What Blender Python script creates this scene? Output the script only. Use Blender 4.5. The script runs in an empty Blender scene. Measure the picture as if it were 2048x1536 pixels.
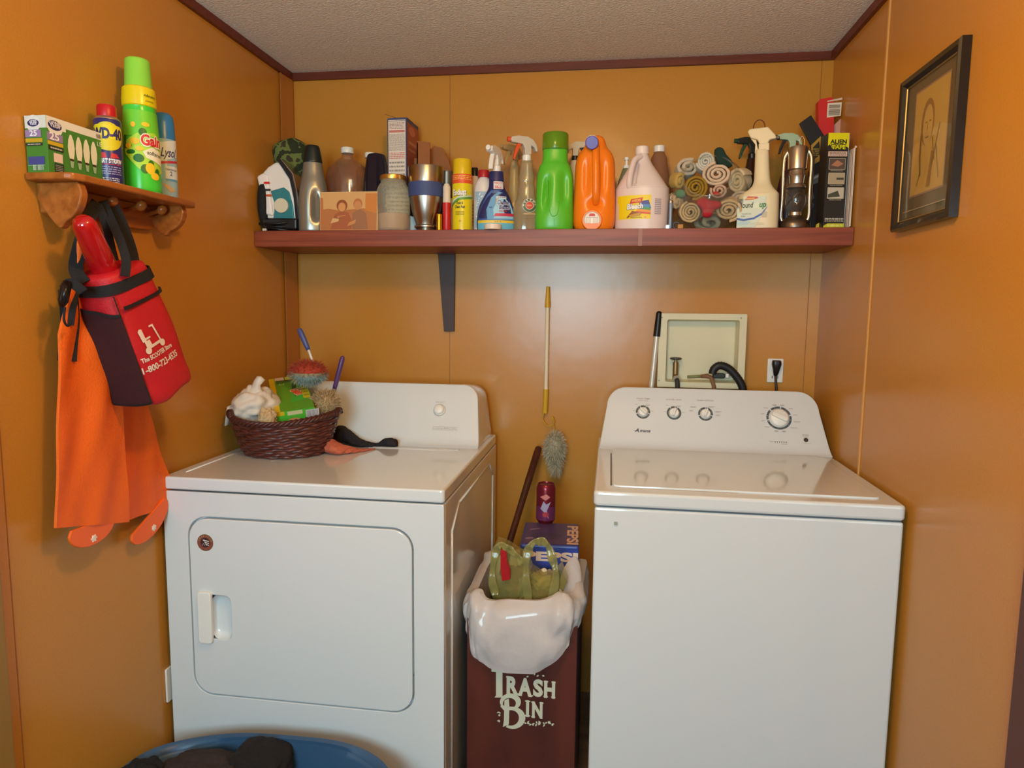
import bpy, bmesh, math, random
from mathutils import Vector, Matrix, noise
C = bpy.context.scene.collection
PI = math.pi
V3 = Vector
# ------------------------------------------------------------------ camera
F, YAW, PITCH, ROLL = 1356.88, -.1431, -.1101, .0107
CAM = V3((1.1036, -2.2849, 1.3453))
FW = V3((math.sin(YAW)*math.cos(PITCH), math.cos(YAW)*math.cos(PITCH), math.sin(PITCH)))
RT = FW.cross(V3((0, 0, 1))).normalized(); UP = RT.cross(FW)
RT, UP = math.cos(ROLL)*RT+math.sin(ROLL)*UP, -math.sin(ROLL)*RT+math.cos(ROLL)*UP
cd = bpy.data.cameras.new('camera'); cam = bpy.data.objects.new('camera', cd); C.objects.link(cam)
cam.matrix_world = Matrix(((RT.x, UP.x, -FW.x, CAM.x), (RT.y, UP.y, -FW.y, CAM.y), (RT.z, UP.z, -FW.z, CAM.z), (0, 0, 0, 1)))
cd.sensor_width = 36; cd.lens = F/2048*36; cd.clip_start = .02
bpy.context.scene.camera = cam
# ------------------------------------------------------------------ world, lamps, exposure
w = bpy.data.worlds.new('world'); bpy.context.scene.world = w; w.use_nodes = True
w.node_tree.nodes['Background'].inputs[0].default_value = (.8, .9, 1, 1)
w.node_tree.nodes['Background'].inputs[1].default_value = 1.0
W, H, YB = 1.7568, 2.1342, -3.5        # room width, height, rear wall
LX, LY, LZ = .98, -1.50, 2.04
ld = bpy.data.lights.new('ceiling_bulb', 'POINT'); ld.energy = 20; ld.color = (1, .56, .17); ld.shadow_soft_size = .055
lo = bpy.data.objects.new('ceiling_bulb', ld); C.objects.link(lo); lo.location = (LX, LY, LZ)
wd = bpy.data.lights.new('window_daylight', 'AREA'); wd.energy = 47; wd.color = (.53, .86, 1.0); wd.shape = 'RECTANGLE'; wd.size = .84; wd.size_y = .80
wo = bpy.data.objects.new('window_daylight', wd); C.objects.link(wo); wo.location = (.78, YB+.01, 1.48); wo.rotation_euler = (PI/2, 0, 0)
vs = bpy.context.scene.view_settings
vs.view_transform = 'Standard'; vs.look = 'None'; vs.exposure = 0.0; vs.gamma = 1; vs.use_curve_mapping = False

# ------------------------------------------------------------------ helpers
def atp(px, py, o, n):
    d = FW + RT*((px-1024)/F) - UP*((py-768)/F)
    o = V3(o); n = V3(n)
    return CAM + d*((o-CAM).dot(n)/d.dot(n))
def at(px, py, x=None, y=None, z=None):
    if x is not None: return atp(px, py, (x, 0, 0), (1, 0, 0))
    if y is not None: return atp(px, py, (0, y, 0), (0, 1, 0))
    return atp(px, py, (0, 0, z), (0, 0, 1))
def lin(c):
    r = []
    for v in c[:3]:
        v = v/255
        r.append(v/12.92 if v <= .04045 else ((v+.055)/1.055)**2.4)
    return (*r, 1)
_mats = {}
def mat(name, col=(200, 200, 200), rough=.5, metal=0, trans=0, ior=1.45, bump=0, bscale=200, vary=0, vscale=8, alpha=1, coat=0, thin=False, spec=None, emit=0, sub=0):
    key = (name, tuple(col), rough, metal, trans)
    if key in _mats: return _mats[key]
    m = bpy.data.materials.new(name); m.use_nodes = True
    nt = m.node_tree; b = nt.nodes['Principled BSDF']; L = nt.links
    b.inputs['Base Color'].default_value = lin(col)
    b.inputs['Roughness'].default_value = rough; b.inputs['Metallic'].default_value = metal
    b.inputs['Transmission Weight'].default_value = trans; b.inputs['IOR'].default_value = ior
    b.inputs['Alpha'].default_value = alpha; b.inputs['Coat Weight'].default_value = coat
    if spec is not None: b.inputs['Specular IOR Level'].default_value = spec
    if emit:
        b.inputs['Emission Color'].default_value = lin(col); b.inputs['Emission Strength'].default_value = emit
    tc = nt.nodes.new('ShaderNodeTexCoord')
    if vary:
        n = nt.nodes.new('ShaderNodeTexNoise'); n.inputs['Scale'].default_value = vscale; n.inputs['Detail'].default_value = 4
        L.new(tc.outputs['Object'], n.inputs['Vector'])
        mx = nt.nodes.new('ShaderNodeMix'); mx.data_type = 'RGBA'
        c = lin(col); mx.inputs[6].default_value = (*[v*(1-vary) for v in c[:3]], 1); mx.inputs[7].default_value = (*[min(1, v*(1+vary)) for v in c[:3]], 1)
        L.new(n.outputs['Fac'], mx.inputs[0]); L.new(mx.outputs[2], b.inputs['Base Color'])
    if bump:
        n2 = nt.nodes.new('ShaderNodeTexNoise'); n2.inputs['Scale'].default_value = bscale; n2.inputs['Detail'].default_value = 3
        L.new(tc.outputs['Object'], n2.inputs['Vector'])
        bp = nt.nodes.new('ShaderNodeBump'); bp.inputs['Strength'].default_value = bump; bp.inputs['Distance'].default_value = .004
        L.new(n2.outputs['Fac'], bp.inputs['Height']); L.new(bp.outputs[0], b.inputs['Normal'])
    _mats[key] = m
    return m
def wood(name, c1, c2, rough=.4, scale=(4, 60, 60), bump=.1):
    if name in _mats: return _mats[name]
    m = mat(name, c1, rough); nt = m.node_tree; L = nt.links; b = nt.nodes['Principled BSDF']
    tc = nt.nodes.new('ShaderNodeTexCoord'); mp = nt.nodes.new('ShaderNodeMapping'); mp.inputs['Scale'].default_value = scale
    n = nt.nodes.new('ShaderNodeTexNoise'); n.inputs['Scale'].default_value = 1; n.inputs['Detail'].default_value = 6; n.inputs['Distortion'].default_value = .6
    r = nt.nodes.new('ShaderNodeValToRGB'); r.color_ramp.elements[0].position = .3; r.color_ramp.elements[0].color = lin(c2)
    r.color_ramp.elements[1].position = .7; r.color_ramp.elements[1].color = lin(c1)
    L.new(tc.outputs['Object'], mp.inputs[0]); L.new(mp.outputs[0], n.inputs[0]); L.new(n.outputs['Fac'], r.inputs[0]); L.new(r.outputs[0], b.inputs['Base Color'])
    bp = nt.nodes.new('ShaderNodeBump'); bp.inputs['Strength'].default_value = bump; bp.inputs['Distance'].default_value = .002
    L.new(n.outputs['Fac'], bp.inputs['Height']); L.new(bp.outputs[0], b.inputs['Normal'])
    _mats[name] = m
    return m
def prop(o, label=None, cat=None, group=None, kind=None):
    for k, v in (('label', label), ('category', cat), ('group', group), ('kind', kind)):
        if v: o[k] = v
    return o
def thing(name, label, cat, loc=(0, 0, 0), rot=(0, 0, 0), group=None):
    o = bpy.data.objects.new(name, None); o.empty_display_size = .02; C.objects.link(o)
    o.location = loc; o.rotation_euler = rot
    return prop(o, label, cat, group)
def link(name, me, m, parent=None, smooth=False, bevel=0, subs=0, solid=0, angle=None):
    o = bpy.data.objects.new(name, me); C.objects.link(o)
    if m is not None:
        for x in (m if isinstance(m, (list, tuple)) else [m]): me.materials.append(x)
    if parent: o.parent = parent
    if smooth: me.polygons.foreach_set('use_smooth', [True]*len(me.polygons))
    if solid: md = o.modifiers.new('solid', 'SOLIDIFY'); md.thickness = solid; md.offset = 0
    if bevel: md = o.modifiers.new('bevel', 'BEVEL'); md.width = bevel; md.segments = 3; md.limit_method = 'ANGLE'; md.angle_limit = .6
    if subs: md = o.modifiers.new('subd', 'SUBSURF'); md.levels = md.render_levels = subs
    return o
class MB:
    def __init__(s): s.v = []; s.f = []; s.mi = []; s.cur = 0
    def add(s, vs, fs):
        o = len(s.v); s.v += [tuple(v) for v in vs]; s.f += [tuple(i+o for i in f) for f in fs]; s.mi += [s.cur]*len(fs); return s
    def box(s, a, b, M=None):
        x0, y0, z0 = a; x1, y1, z1 = b
        vs = [V3(p) for p in ((x0, y0, z0), (x1, y0, z0), (x1, y1, z0), (x0, y1, z0), (x0, y0, z1), (x1, y0, z1), (x1, y1, z1), (x0, y1, z1))]
        if M: vs = [M@v for v in vs]
        return s.add(vs, [(0, 3, 2, 1), (4, 5, 6, 7), (0, 1, 5, 4), (1, 2, 6, 5), (2, 3, 7, 6), (3, 0, 4, 7)])
    def prism(s, poly, axis, a, b, M=None):   # poly 2D, extruded along axis from a to b
        n = len(poly)
        def mk(p, t): return V3((t, p[0], p[1])) if axis == 0 else V3((p[0], t, p[1])) if axis == 1 else V3((p[0], p[1], t))
        vs = [mk(p, a) for p in poly]+[mk(p, b) for p in poly]
        if M: vs = [M@v for v in vs]
        return s.add(vs, [tuple(range(n))[::-1], tuple(range(n, 2*n))]+[(i, (i+1) % n, n+(i+1) % n, n+i) for i in range(n)])
    def tube(s, path, r, n=10, cap=True, flat=None, closed=False):
        path = [V3(p) for p in path]; N = len(path); rr = r if isinstance(r, (list, tuple)) else [r]*N
        vs = []; up = None
        for i, p in enumerate(path):
            if closed: t = (path[(i+1) % N]-path[i-1]).normalized()
            else: t = (path[min(i+1, N-1)]-path[max(i-1, 0)]).normalized()
            if up is None:
                up = V3((0, 0, 1)) if abs(t.z) < .9 else V3((1, 0, 0))
            a = (up-t*up.dot(t)).normalized(); b = t.cross(a); up = a
            f = flat or 1
            for k in range(n):
                q = 2*PI*k/n; vs.append(p+a*(math.cos(q)*rr[i]*f)+b*(math.sin(q)*rr[i]))
        fs = [(i*n+k, i*n+(k+1) % n, (i+1)*n+(k+1) % n, (i+1)*n+k) for i in range(N-1) for k in range(n)]
        if closed: fs += [((N-1)*n+k, (N-1)*n+(k+1) % n, (k+1) % n, k) for k in range(n)]
        elif cap: fs += [tuple(range(n))[::-1], tuple((N-1)*n+k for k in range(n))]
        return s.add(vs, fs)
    def loft(s, rings, cap0=True, cap1=True):
        n = len(rings[0]); vs = [v for r in rings for v in r]; N = len(rings)
        fs = [(i*n+k, i*n+(k+1) % n, (i+1)*n+(k+1) % n, (i+1)*n+k) for i in range(N-1) for k in range(n)]
        if cap0: fs.append(tuple(range(n))[::-1])
        if cap1: fs.append(tuple((N-1)*n+k for k in range(n)))
        return s.add(vs, fs)
    def sphere(s, c, r, n=14, m=9, sc=(1, 1, 1)):
        c = V3(c)
        return s.loft([[c+V3((math.sin(t)*math.cos(2*PI*k/n)*r*sc[0], math.sin(t)*math.sin(2*PI*k/n)*r*sc[1], -math.cos(t)*r*sc[2])) for k in range(n)] for t in [.02+(PI-.04)*j/m for j in range(m+1)]])
    def cyl(s, a, b, r, r2=None, n=20):
        return s.tube([a, b], [r, r2 if r2 is not None else r], n)
    def build(s, name, m, parent=None, smooth=False, **k):
        me = bpy.data.meshes.new(name); me.from_pydata(s.v, [], s.f)
        me.polygons.foreach_set('material_index', s.mi); me.update()
        return link(name, me, m, parent, smooth, **k)
def autosmooth(o, a=.7):
    me = o.data; bm = bmesh.new(); bm.from_mesh(me); bmesh.ops.recalc_face_normals(bm, faces=bm.faces)
    for e in bm.edges: e.smooth = not (len(e.link_faces) == 2 and e.calc_face_angle(0) > a)
    for f in bm.faces: f.smooth = True
    bm.to_mesh(me); bm.free(); return o
def cr(pts, sub=5):      # Catmull-Rom through points (tuples), a repeated point makes a corner
    out = []; n = len(pts)
    for i in range(n-1):
        p0 = pts[max(i-1, 0)]; p1 = pts[i]; p2 = pts[i+1]; p3 = pts[min(i+2, n-1)]
        if p1 == p2: continue
        for k in range(sub):
            t = k/sub
            out.append(tuple(.5*((2*b)+(c-a)*t+(2*a-5*b+4*c-d)*t*t+(-a+3*b-3*c+d)*t**3) for a, b, c, d in zip(p0, p1, p2, p3)))
    out.append(tuple(pts[-1])); return out
def sect(rx, ry, e, n, cx=0, cy=0, z=0):
    r = []
    for k in range(n):
        q = 2*PI*k/n; c = math.cos(q); s_ = math.sin(q)
        r.append(V3((cx+rx*math.copysign(abs(c)**(2/e), c), cy+ry*math.copysign(abs(s_)**(2/e), s_), z)))
    return r
def body(name, prof, m, parent, e=2, n=40, sub=5, deform=None, cap1=True, sm=.7):
    """prof rows: z, rx, ry, cx, cy"""
    P = cr([tuple(list(p)+[0]*(5-len(p))) for p in prof], sub)
    b = MB(); b.loft([sect(max(p[1], .0003), max(p[2], .0003), e, n, p[3], p[4], p[0]) for p in P], cap1=cap1)
    if deform: b.v = [tuple(deform(V3(v))) for v in b.v]
    return autosmooth(b.build(name, m, parent), sm)
def lathe(name, prof, m, parent, n=36, sub=1, cx=0, cy=0, cap1=True, sm=.6):
    return body(name, [(z, r, r, cx, cy) for r, z in prof], m, parent, 2, n, sub, cap1=cap1, sm=sm)
def plate(name, outs, depth, m, parent, M=None, bevel=0, bres=2):
    """2D outlines (first outer, others holes) filled and extruded; local xy plane mapped by M (z = thickness from 0 to depth)"""
    cu = bpy.data.curves.new('t', 'CURVE'); cu.dimensions = '2D'; cu.fill_mode = 'BOTH'; cu.extrude = max(depth/2-bevel, 0); cu.bevel_depth = bevel; cu.bevel_resolution = bres; cu.offset = -bevel
    for o_ in outs:
        sp = cu.splines.new('POLY'); sp.points.add(len(o_)-1)
        for i, p in enumerate(o_): sp.points[i].co = (p[0], p[1], 0, 1)
        sp.use_cyclic_u = True
    t = bpy.data.objects.new('t', cu); C.objects.link(t); bpy.context.view_layer.update()
    me = bpy.data.meshes.new_from_object(t.evaluated_get(bpy.context.evaluated_depsgraph_get()))
    bpy.data.objects.remove(t); bpy.data.curves.remove(cu); me.materials.clear()
    T = Matrix.Translation((0, 0, depth/2)); me.transform((M or Matrix())@T); me.name = name
    return autosmooth(link(name, me, m, parent), .5)
def rrect(x0, y0, x1, y1, r, n=6):
    o = []
    for cx, cy, a in ((x1-r, y1-r, 0), (x0+r, y1-r, 90), (x0+r, y0+r, 180), (x1-r, y0+r, 270)):
        for k in range(n+1):
            q = math.radians(a+90*k/n); o.append((cx+r*math.cos(q), cy+r*math.sin(q)))
    return o
def M_plane(o, U, Vv):      # local x->U, y->V, z->UxV
    U = V3(U).normalized(); Vv = V3(Vv).normalized(); N = U.cross(Vv)
    return Matrix(((U.x, Vv.x, N.x, o[0]), (U.y, Vv.y, N.y, o[1]), (U.z, Vv.z, N.z, o[2]), (0, 0, 0, 1)))
_txt = {}
def text_geo(s, bold=0, shear=0, space=1):
    k = (s, bold, shear, space)
    if k in _txt: return _txt[k]
    cu = bpy.data.curves.new('t', 'FONT'); cu.body = s; cu.size = 1; cu.offset = bold; cu.shear = shear; cu.space_character = space; cu.resolution_u = 3; cu.fill_mode = 'FRONT'
    t = bpy.data.objects.new('t', cu); C.objects.link(t); bpy.context.view_layer.update()
    me = bpy.data.meshes.new_from_object(t.evaluated_get(bpy.context.evaluated_depsgraph_get()))
    vs = [(v.co.x, v.co.y) for v in me.vertices]; fs = [tuple(p.vertices) for p in me.polygons]
    bpy.data.objects.remove(t); bpy.data.curves.remove(cu); bpy.data.meshes.remove(me)
    xs = [v[0] for v in vs]; x0, x1 = min(xs), max(xs)
    _txt[k] = ([((x-x0)/(x1-x0), y) for x, y in vs], fs, x1-x0)
    return _txt[k]
class Art:
    """flat printed artwork: coloured shapes laid on a surface function surf(u, v, off)"""
    def __init__(s, surf, step=None, rough=.45, base=.0003): s.s = surf; s.step = step; s.items = []; s.off = base; s.rough = rough
    def _put(s, vs, fs, col):
        s.items.append((vs, fs, tuple(col), s.off)); s.off += .00007; return s
    def poly(s, pts, col): return s._put(pts, [tuple(range(len(pts)))], col)
    def rect(s, u0, v0, u1, v1, col, r=0): return s.poly(rrect(u0, v0, u1, v1, r, 4) if r else [(u0, v0), (u1, v0), (u1, v1), (u0, v1)], col)
    def ell(s, u, v, a, b, col, n=28): return s.poly([(u+a*math.cos(2*PI*k/n), v+b*math.sin(2*PI*k/n)) for k in range(n)], col)
    def arc(s, u, v, r0, r1, a0, a1, col, n=12):
        A = [math.radians(a0+(a1-a0)*k/n) for k in range(n+1)]
        vs = [(u+r0*math.cos(a), v+r0*math.sin(a)) for a in A]+[(u+r1*math.cos(a), v+r1*math.sin(a)) for a in A]
        return s._put(vs, [(k, k+1, n+2+k, n+1+k) for k in range(n)], col)
    def line(s, p, q, w_, col):
        d = V3((q[0]-p[0], q[1]-p[1], 0)).normalized()*w_/2; return s.poly([(p[0]-d.y, p[1]+d.x), (p[0]+d.y, p[1]-d.x), (q[0]+d.y, q[1]-d.x), (q[0]-d.y, q[1]+d.x)], col)
    def text(s, t, u, v, h, col, w=None, bold=.02, shear=0, rot=0, al='C'):
        vs, fs, asp = text_geo(t, bold, shear); h = h/.7; W_ = w if w else asp*h
        k = {'C': -.5, 'L': 0, 'R': -1}[al]; c, s_ = math.cos(math.radians(rot)), math.sin(math.radians(rot)); o = []
        for x, y in vs:
            X = (x+k)*W_; Y = y*h; o.append((u+X*c-Y*s_, v+X*s_+Y*c))
        return s._put(o, fs, col)
    def lines(s, u0, v0, u1, v1, n, col, seed=1, fill=.45):      # greyed fine print
        R = random.Random(seed); dv = (v1-v0)/n
        for i in range(n):
            v = v0+dv*(i+.3); u = u0; vs = []; fs = []
            while u < u1-.0005:
                q = min(u1, u+R.uniform(.05, .2)*(u1-u0)); k = len(vs)
                vs += [(u, v), (q, v), (q, v+dv*fill), (u, v+dv*fill)]; fs.append((k, k+1, k+2, k+3)); u = q+.03*(u1-u0)
            s._put(vs, fs, col)
            s.off -= .00007
        s.off += .00007; return s
    def bars(s, u0, v0, u1, v1, n, col, seed=3, vert=True):
        R = random.Random(seed); vs = []; fs = []; L_ = (u1-u0) if vert else (v1-v0)
        for i in range(n):
            a = L_*i/n; b = a+L_/n*R.uniform(.25, .75); k = len(vs)
            vs += [(u0+a, v0), (u0+b, v0), (u0+b, v1), (u0+a, v1)] if vert else [(u0, v0+a), (u1, v0+a), (u1, v0+b), (u0, v0+b)]
            fs.append((k, k+1, k+2, k+3))
        return s._put(vs, fs, col)
    def build(s, name, parent):
        b = MB(); cols = []
        for vs, fs, col, off in s.items:
            if col not in cols: cols.append(col)
            b.cur = cols.index(col)
            if s.step:
                bm = bmesh.new(); vv = [bm.verts.new((x, y, 0)) for x, y in vs]
                for f in fs:
                    try: bm.faces.new([vv[i] for i in f])
                    except ValueError: pass
                xs = [v[0] for v in vs]; u = math.ceil(min(xs)/s.step)*s.step
                while u < max(xs):
                    bmesh.ops.bisect_plane(bm, geom=bm.verts[:]+bm.edges[:]+bm.faces[:], plane_co=(u, 0, 0), plane_no=(1, 0, 0), dist=1e-6); u += s.step
                bm.verts.ensure_lookup_table(); bm.verts.index_update()
                vs = [(v.co.x, v.co.y) for v in bm.verts]; fs = [tuple(v.index for v in f.verts) for f in bm.faces]; bm.free()
            b.add([s.s(u, v, off) for u, v in vs], fs)
        return b.build(name, [mat('print', c, s.rough) for c in cols], parent)
def splane(o, U, Vv):
    o = V3(o); U = V3(U).normalized(); Vv = V3(Vv).normalized(); N = U.cross(Vv)
    return lambda u, v, off: o+U*u+Vv*v+N*off
def scyl(r, a0=-90, cx=0, cy=0, ry=None):      # u = arc length from the angle a0, v = z ; r may be a function of z
    def f(u, v, off):
        R = r(v) if callable(r) else r; q = math.radians(a0)+u/R; k = (ry or R)/R
        return V3((cx+(R+off)*math.cos(q), cy+(R*k+off)*math.sin(q), v))
    return f
def ssup(rx, ry, e, cy=0, cx=0):       # front of a superelliptic body, u = x
    def f(u, v, off):
        RX = rx(v) if callable(rx) else rx; RY = ry(v) if callable(ry) else ry
        t = min(abs(u)/RX, .995); return V3((cx+u, cy-(RY+off)*(1-t**e)**(1/e)-off*.3, v))
    return f
def interp(tab):
    def f(z):
        for (a, b), (c, d) in zip(tab, tab[1:]):
            if z <= c: return b+(d-b)*(z-a)/(c-a)
        return tab[-1][1]
    return f
def pint(prof, k, sub=5):
    t_ = {}
    for p in cr([tuple(list(q)+[0]*(5-len(q))) for q in prof], sub): t_[p[0]] = max(p[k], t_.get(p[0], 0))
    return interp(sorted(t_.items()))
def fuzz(center, rad, n, ln, cols, seed, parent, name, w_=.0012, droop=0, squash=None):
    R = random.Random(seed); b = MB()
    for i in range(n):
        z = R.uniform(-1, 1); q = R.uniform(0, 2*PI); s_ = math.sqrt(1-z*z); d = V3((s_*math.cos(q), s_*math.sin(q), z))
        p = V3(center)+V3((d.x*rad[0], d.y*rad[1], d.z*rad[2]))*R.uniform(.3, .95)
        side = d.cross(V3((R.uniform(-1, 1), R.uniform(-1, 1), R.uniform(-1, 1)))).normalized()
        l = ln*R.uniform(.6, 1.2); k = V3((R.uniform(-.6, .6), R.uniform(-.6, .6), R.uniform(-.6, .6)-droop))
        p1 = p+(d+k*.4)*l*.5; p2 = p1+(d+k)*l*.5
        c = cols(d) if callable(cols) else R.randrange(len(cols)); b.cur = c
        ww = side*w_
        b.add([p-ww, p+ww, p1+ww, p1-ww, p2], [(0, 1, 2, 3), (3, 2, 4)])
    return b
# ------------------------------------------------------------------ palette
WHITE = mat('white_enamel', (216, 220, 222), .10, coat=.6)
WHITE.node_tree.nodes['Principled BSDF'].inputs['Coat Roughness'].default_value = .06
WHITE2 = mat('white_plastic', (232, 230, 224), .3)
BLACK = mat('black_plastic', (22, 22, 24), .35)
GREY = mat('grey_plastic', (120, 122, 122), .5)
CHROME = mat('steel', (190, 185, 178), .25, metal=1)
def thin(name, tint=(240, 244, 240), haze=0, hcol=(220, 220, 210), rough=.03, f0=1.35):
    if name in _mats: return _mats[name]
    m = bpy.data.materials.new(name); m.use_nodes = True; nt = m.node_tree; nt.nodes.clear(); L = nt.links
    o = nt.nodes.new('ShaderNodeOutputMaterial'); t_ = nt.nodes.new('ShaderNodeBsdfTransparent'); t_.inputs[0].default_value = lin(tint)
    g = nt.nodes.new('ShaderNodeBsdfGlossy'); g.inputs['Roughness'].default_value = rough; g.inputs[0].default_value = (1, 1, 1, 1)
    lw = nt.nodes.new('ShaderNodeLayerWeight'); lw.inputs[0].default_value = .5; pw = nt.nodes.new('ShaderNodeMath'); pw.operation = 'POWER'; pw.inputs[1].default_value = 4.5; L.new(lw.outputs['Facing'], pw.inputs[0])
    fr = nt.nodes.new('ShaderNodeMath'); fr.operation = 'MULTIPLY_ADD'; fr.inputs[1].default_value = .75*min(1, (f0-1)/.35); fr.inputs[2].default_value = .045*(f0-1)/.35; L.new(pw.outputs[0], fr.inputs[0]); mx = nt.nodes.new('ShaderNodeMixShader')
    L.new(fr.outputs[0], mx.inputs[0]); L.new(t_.outputs[0], mx.inputs[1]); L.new(g.outputs[0], mx.inputs[2]); last = mx
    if haze:
        d = nt.nodes.new('ShaderNodeBsdfDiffuse'); d.inputs[0].default_value = lin(hcol); m2 = nt.nodes.new('ShaderNodeMixShader'); m2.inputs[0].default_value = haze
        L.new(mx.outputs[0], m2.inputs[1]); L.new(d.outputs[0], m2.inputs[2]); last = m2
    L.new(last.outputs[0], o.inputs[0]); _mats[name] = m; return m
GLASS = mat('clear_glass', (245, 250, 248), .02, trans=1, ior=1.45)

# ------------------------------------------------------------------ room
def wallmat(name, horiz):
    m = mat(name, (192, 131, 50), .245, vary=.10, vscale=230)
    nt = m.node_tree; L = nt.links; b = nt.nodes['Principled BSDF']
    tc = nt.nodes.new('ShaderNodeTexCoord')
    n = nt.nodes.new('ShaderNodeTexNoise'); n.inputs['Scale'].default_value = 420; n.inputs['Detail'].default_value = 2
    n3 = nt.nodes.new('ShaderNodeTexNoise'); n3.inputs['Scale'].default_value = 9; n3.inputs['Detail'].default_value = 2
    L.new(tc.outputs['Object'], n.inputs['Vector']); L.new(tc.outputs['Object'], n3.inputs['Vector'])
    b1 = nt.nodes.new('ShaderNodeBump'); b1.inputs['Strength'].default_value = .16; b1.inputs['Distance'].default_value = .0008; L.new(n.outputs['Fac'], b1.inputs['Height'])
    b2 = nt.nodes.new('ShaderNodeBump'); b2.inputs['Strength'].default_value = .07; b2.inputs['Distance'].default_value = .012; L.new(n3.outputs['Fac'], b2.inputs['Height'])
    L.new(b1.outputs[0], b2.inputs['Normal']); L.new(b2.outputs[0], b.inputs['Normal'])
    return m
WALL = wallmat('tan_panel', 0)
def structure(name, b, m, **k):
    return prop(b.build(name, m, None, **k), kind='structure')
structure('wall_back', MB().box((-.1, 0, 0), (W+.1, .1, H+.05)), WALL)
structure('wall_left', MB().box((-.1, YB-.1, 0), (0, 0, H+.05)), WALL)
structure('wall_right', MB().box((W, YB-.1, 0), (W+.1, 0, H+.05)), WALL)
ceil = structure('ceiling', MB().box((0, YB, H), (W, 0, H+.05)), mat('stippled_ceiling', (246, 240, 226), .9, bump=1, bscale=150, vary=.28, vscale=120))
floor = structure('floor', MB().box((0, YB, -.05), (W, 0, 0)), wood('floor_vinyl', (140, 110, 82), (110, 82, 60), .45, (3, 30, 30)))
# rear wall with a window opening (behind the camera)
b = MB(); wx0, wx1, wz0, wz1 = .32, 1.24, 1.04, 1.92
b.box((0, YB-.1, 0), (W, YB, wz0)).box((0, YB-.1, wz1), (W, YB, H)).box((0, YB-.1, wz0), (wx0, YB, wz1)).box((wx1, YB-.1, wz0), (W, YB, wz1))
structure('wall_rear', b, WALL)
b = MB()
for a, c in (((wx0, YB-.06, wz0), (wx1, YB+.015, wz0+.03)), ((wx0, YB-.06, wz1-.03), (wx1, YB+.015, wz1)), ((wx0, YB-.06, wz0), (wx0+.03, YB+.015, wz1)), ((wx1-.03, YB-.06, wz0), (wx1, YB+.015, wz1))): b.box(a, c)
structure('window_1', b, WHITE2)
# trims
TRIM = wood('dark_trim', (112, 48, 24), (92, 38, 20), .45, (5, 60, 60))
structure('trim_1', MB().box((0, -.012, H-.024), (W, 0, H)), TRIM)
structure('trim_2', MB().box((0, -1.9, H-.024), (.012, -.012, H)), TRIM)
structure('trim_3', MB().box((W-.012, -1.9, H-.024), (W, -.012, H)), TRIM)
# corner strip and panel seams
STRIP = mat('tan_strip', (180, 116, 52), .4)
structure('trim_4', MB().prism([(0, -.006), (.003, -.09), (.008, -.094), (.009, -.05), (.012, -.012), (.004, -.004)], 2, 0, H-.024), STRIP, bevel=.001)
SEAM = mat('seam_light', (205, 150, 84), .35)
structure('trim_5', MB().prism([(W, -.421), (W-.003, -.424), (W-.003, -.431), (W, -.434)], 2, 0, H-.024), SEAM)
DSEAM = mat('seam_dark', (150, 94, 42), .5)
structure('trim_6', MB().box((.5555, -.0006, 0), (.5575, .001, H-.024)), DSEAM)
structure('trim_7', MB().box((-.001, -1.2065, 0), (.0006, -1.2045, H)), DSEAM)
structure('trim_8', MB().box((1.7215, -.0006, 0), (1.7235, .001, H-.024)), DSEAM)
# casings at the near ends of the side walls
structure('trim_9', MB().box((0, -1.31, 0), (.014, -1.236, H)), mat('olive_casing', (150, 112, 52), .45), bevel=.003)
structure('trim_10', MB().box((W-.014, -1.36, 0), (W, -1.172, H)), mat('dark_casing', (86, 44, 32), .5), bevel=.003)
# ceiling lamp holder above the bulb
t = thing('ceiling_lamp', 'round ceiling lamp holder with a bare warm bulb', 'lamp', (LX, LY, H))
MB().cyl((0, 0, -.001), (0, 0, -.025), .075, .06, 24).build('base', WHITE2, t)
# ------------------------------------------------------------------ long wall shelf
SZ = 1.578; SY = -.2783
MAHOG = wood('mahogany', (150, 74, 46), (116, 50, 30), .42, (3, 90, 90), .06)
t = thing('wall_shelf', 'long reddish brown wooden shelf across the back wall full of cleaning bottles', 'shelf', (0, 0, SZ))
MB().box((.001, SY+.018, -.049), (W-.001, -.001, 0)).build('board', MAHOG, t, bevel=.001)
MB().box((.001, SY, -.0492), (W-.001, SY+.018, 0)).build('front_edge', MAHOG, t, bevel=.0015)
MB().box((1.175, SY-.0006, -.0492), (1.186, SY+.01, 0)).build('seam', mat('seam_grey', (150, 96, 72), .4), t)
# dark bracket under it
t = thing('shelf_bracket', 'dark tapering metal bracket under the long shelf on the back wall', 'bracket', (0, 0, 1.529))
p0 = at(876, 505, y=-.012); p1 = at(910, 505, y=-.012); p2 = at(908, 663, y=-.012); p3 = at(888, 663, y=-.012)
BR = mat('bracket_brown', (66, 46, 42), .5)
MB().prism([(p0.x, -.001), (p1.x, -.001), (p2.x, p2.z-1.529), (p3.x, p2.z-1.529)], 1, -.014, -.001).build('upright', BR, t, bevel=.001)
MB().box((p0.x, -.030, -.003), (p1.x, -.014, -.0005)).build('top_tab', BR, t)

# ------------------------------------------------------------------ dryer
DX0, DX1, DY, DZ = .0135, .7297, -.7825, .9245
t = thing('clothes_dryer', 'white clothes dryer on the left with a round sticker on its front door', 'dryer', (0, 0, 0))
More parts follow.
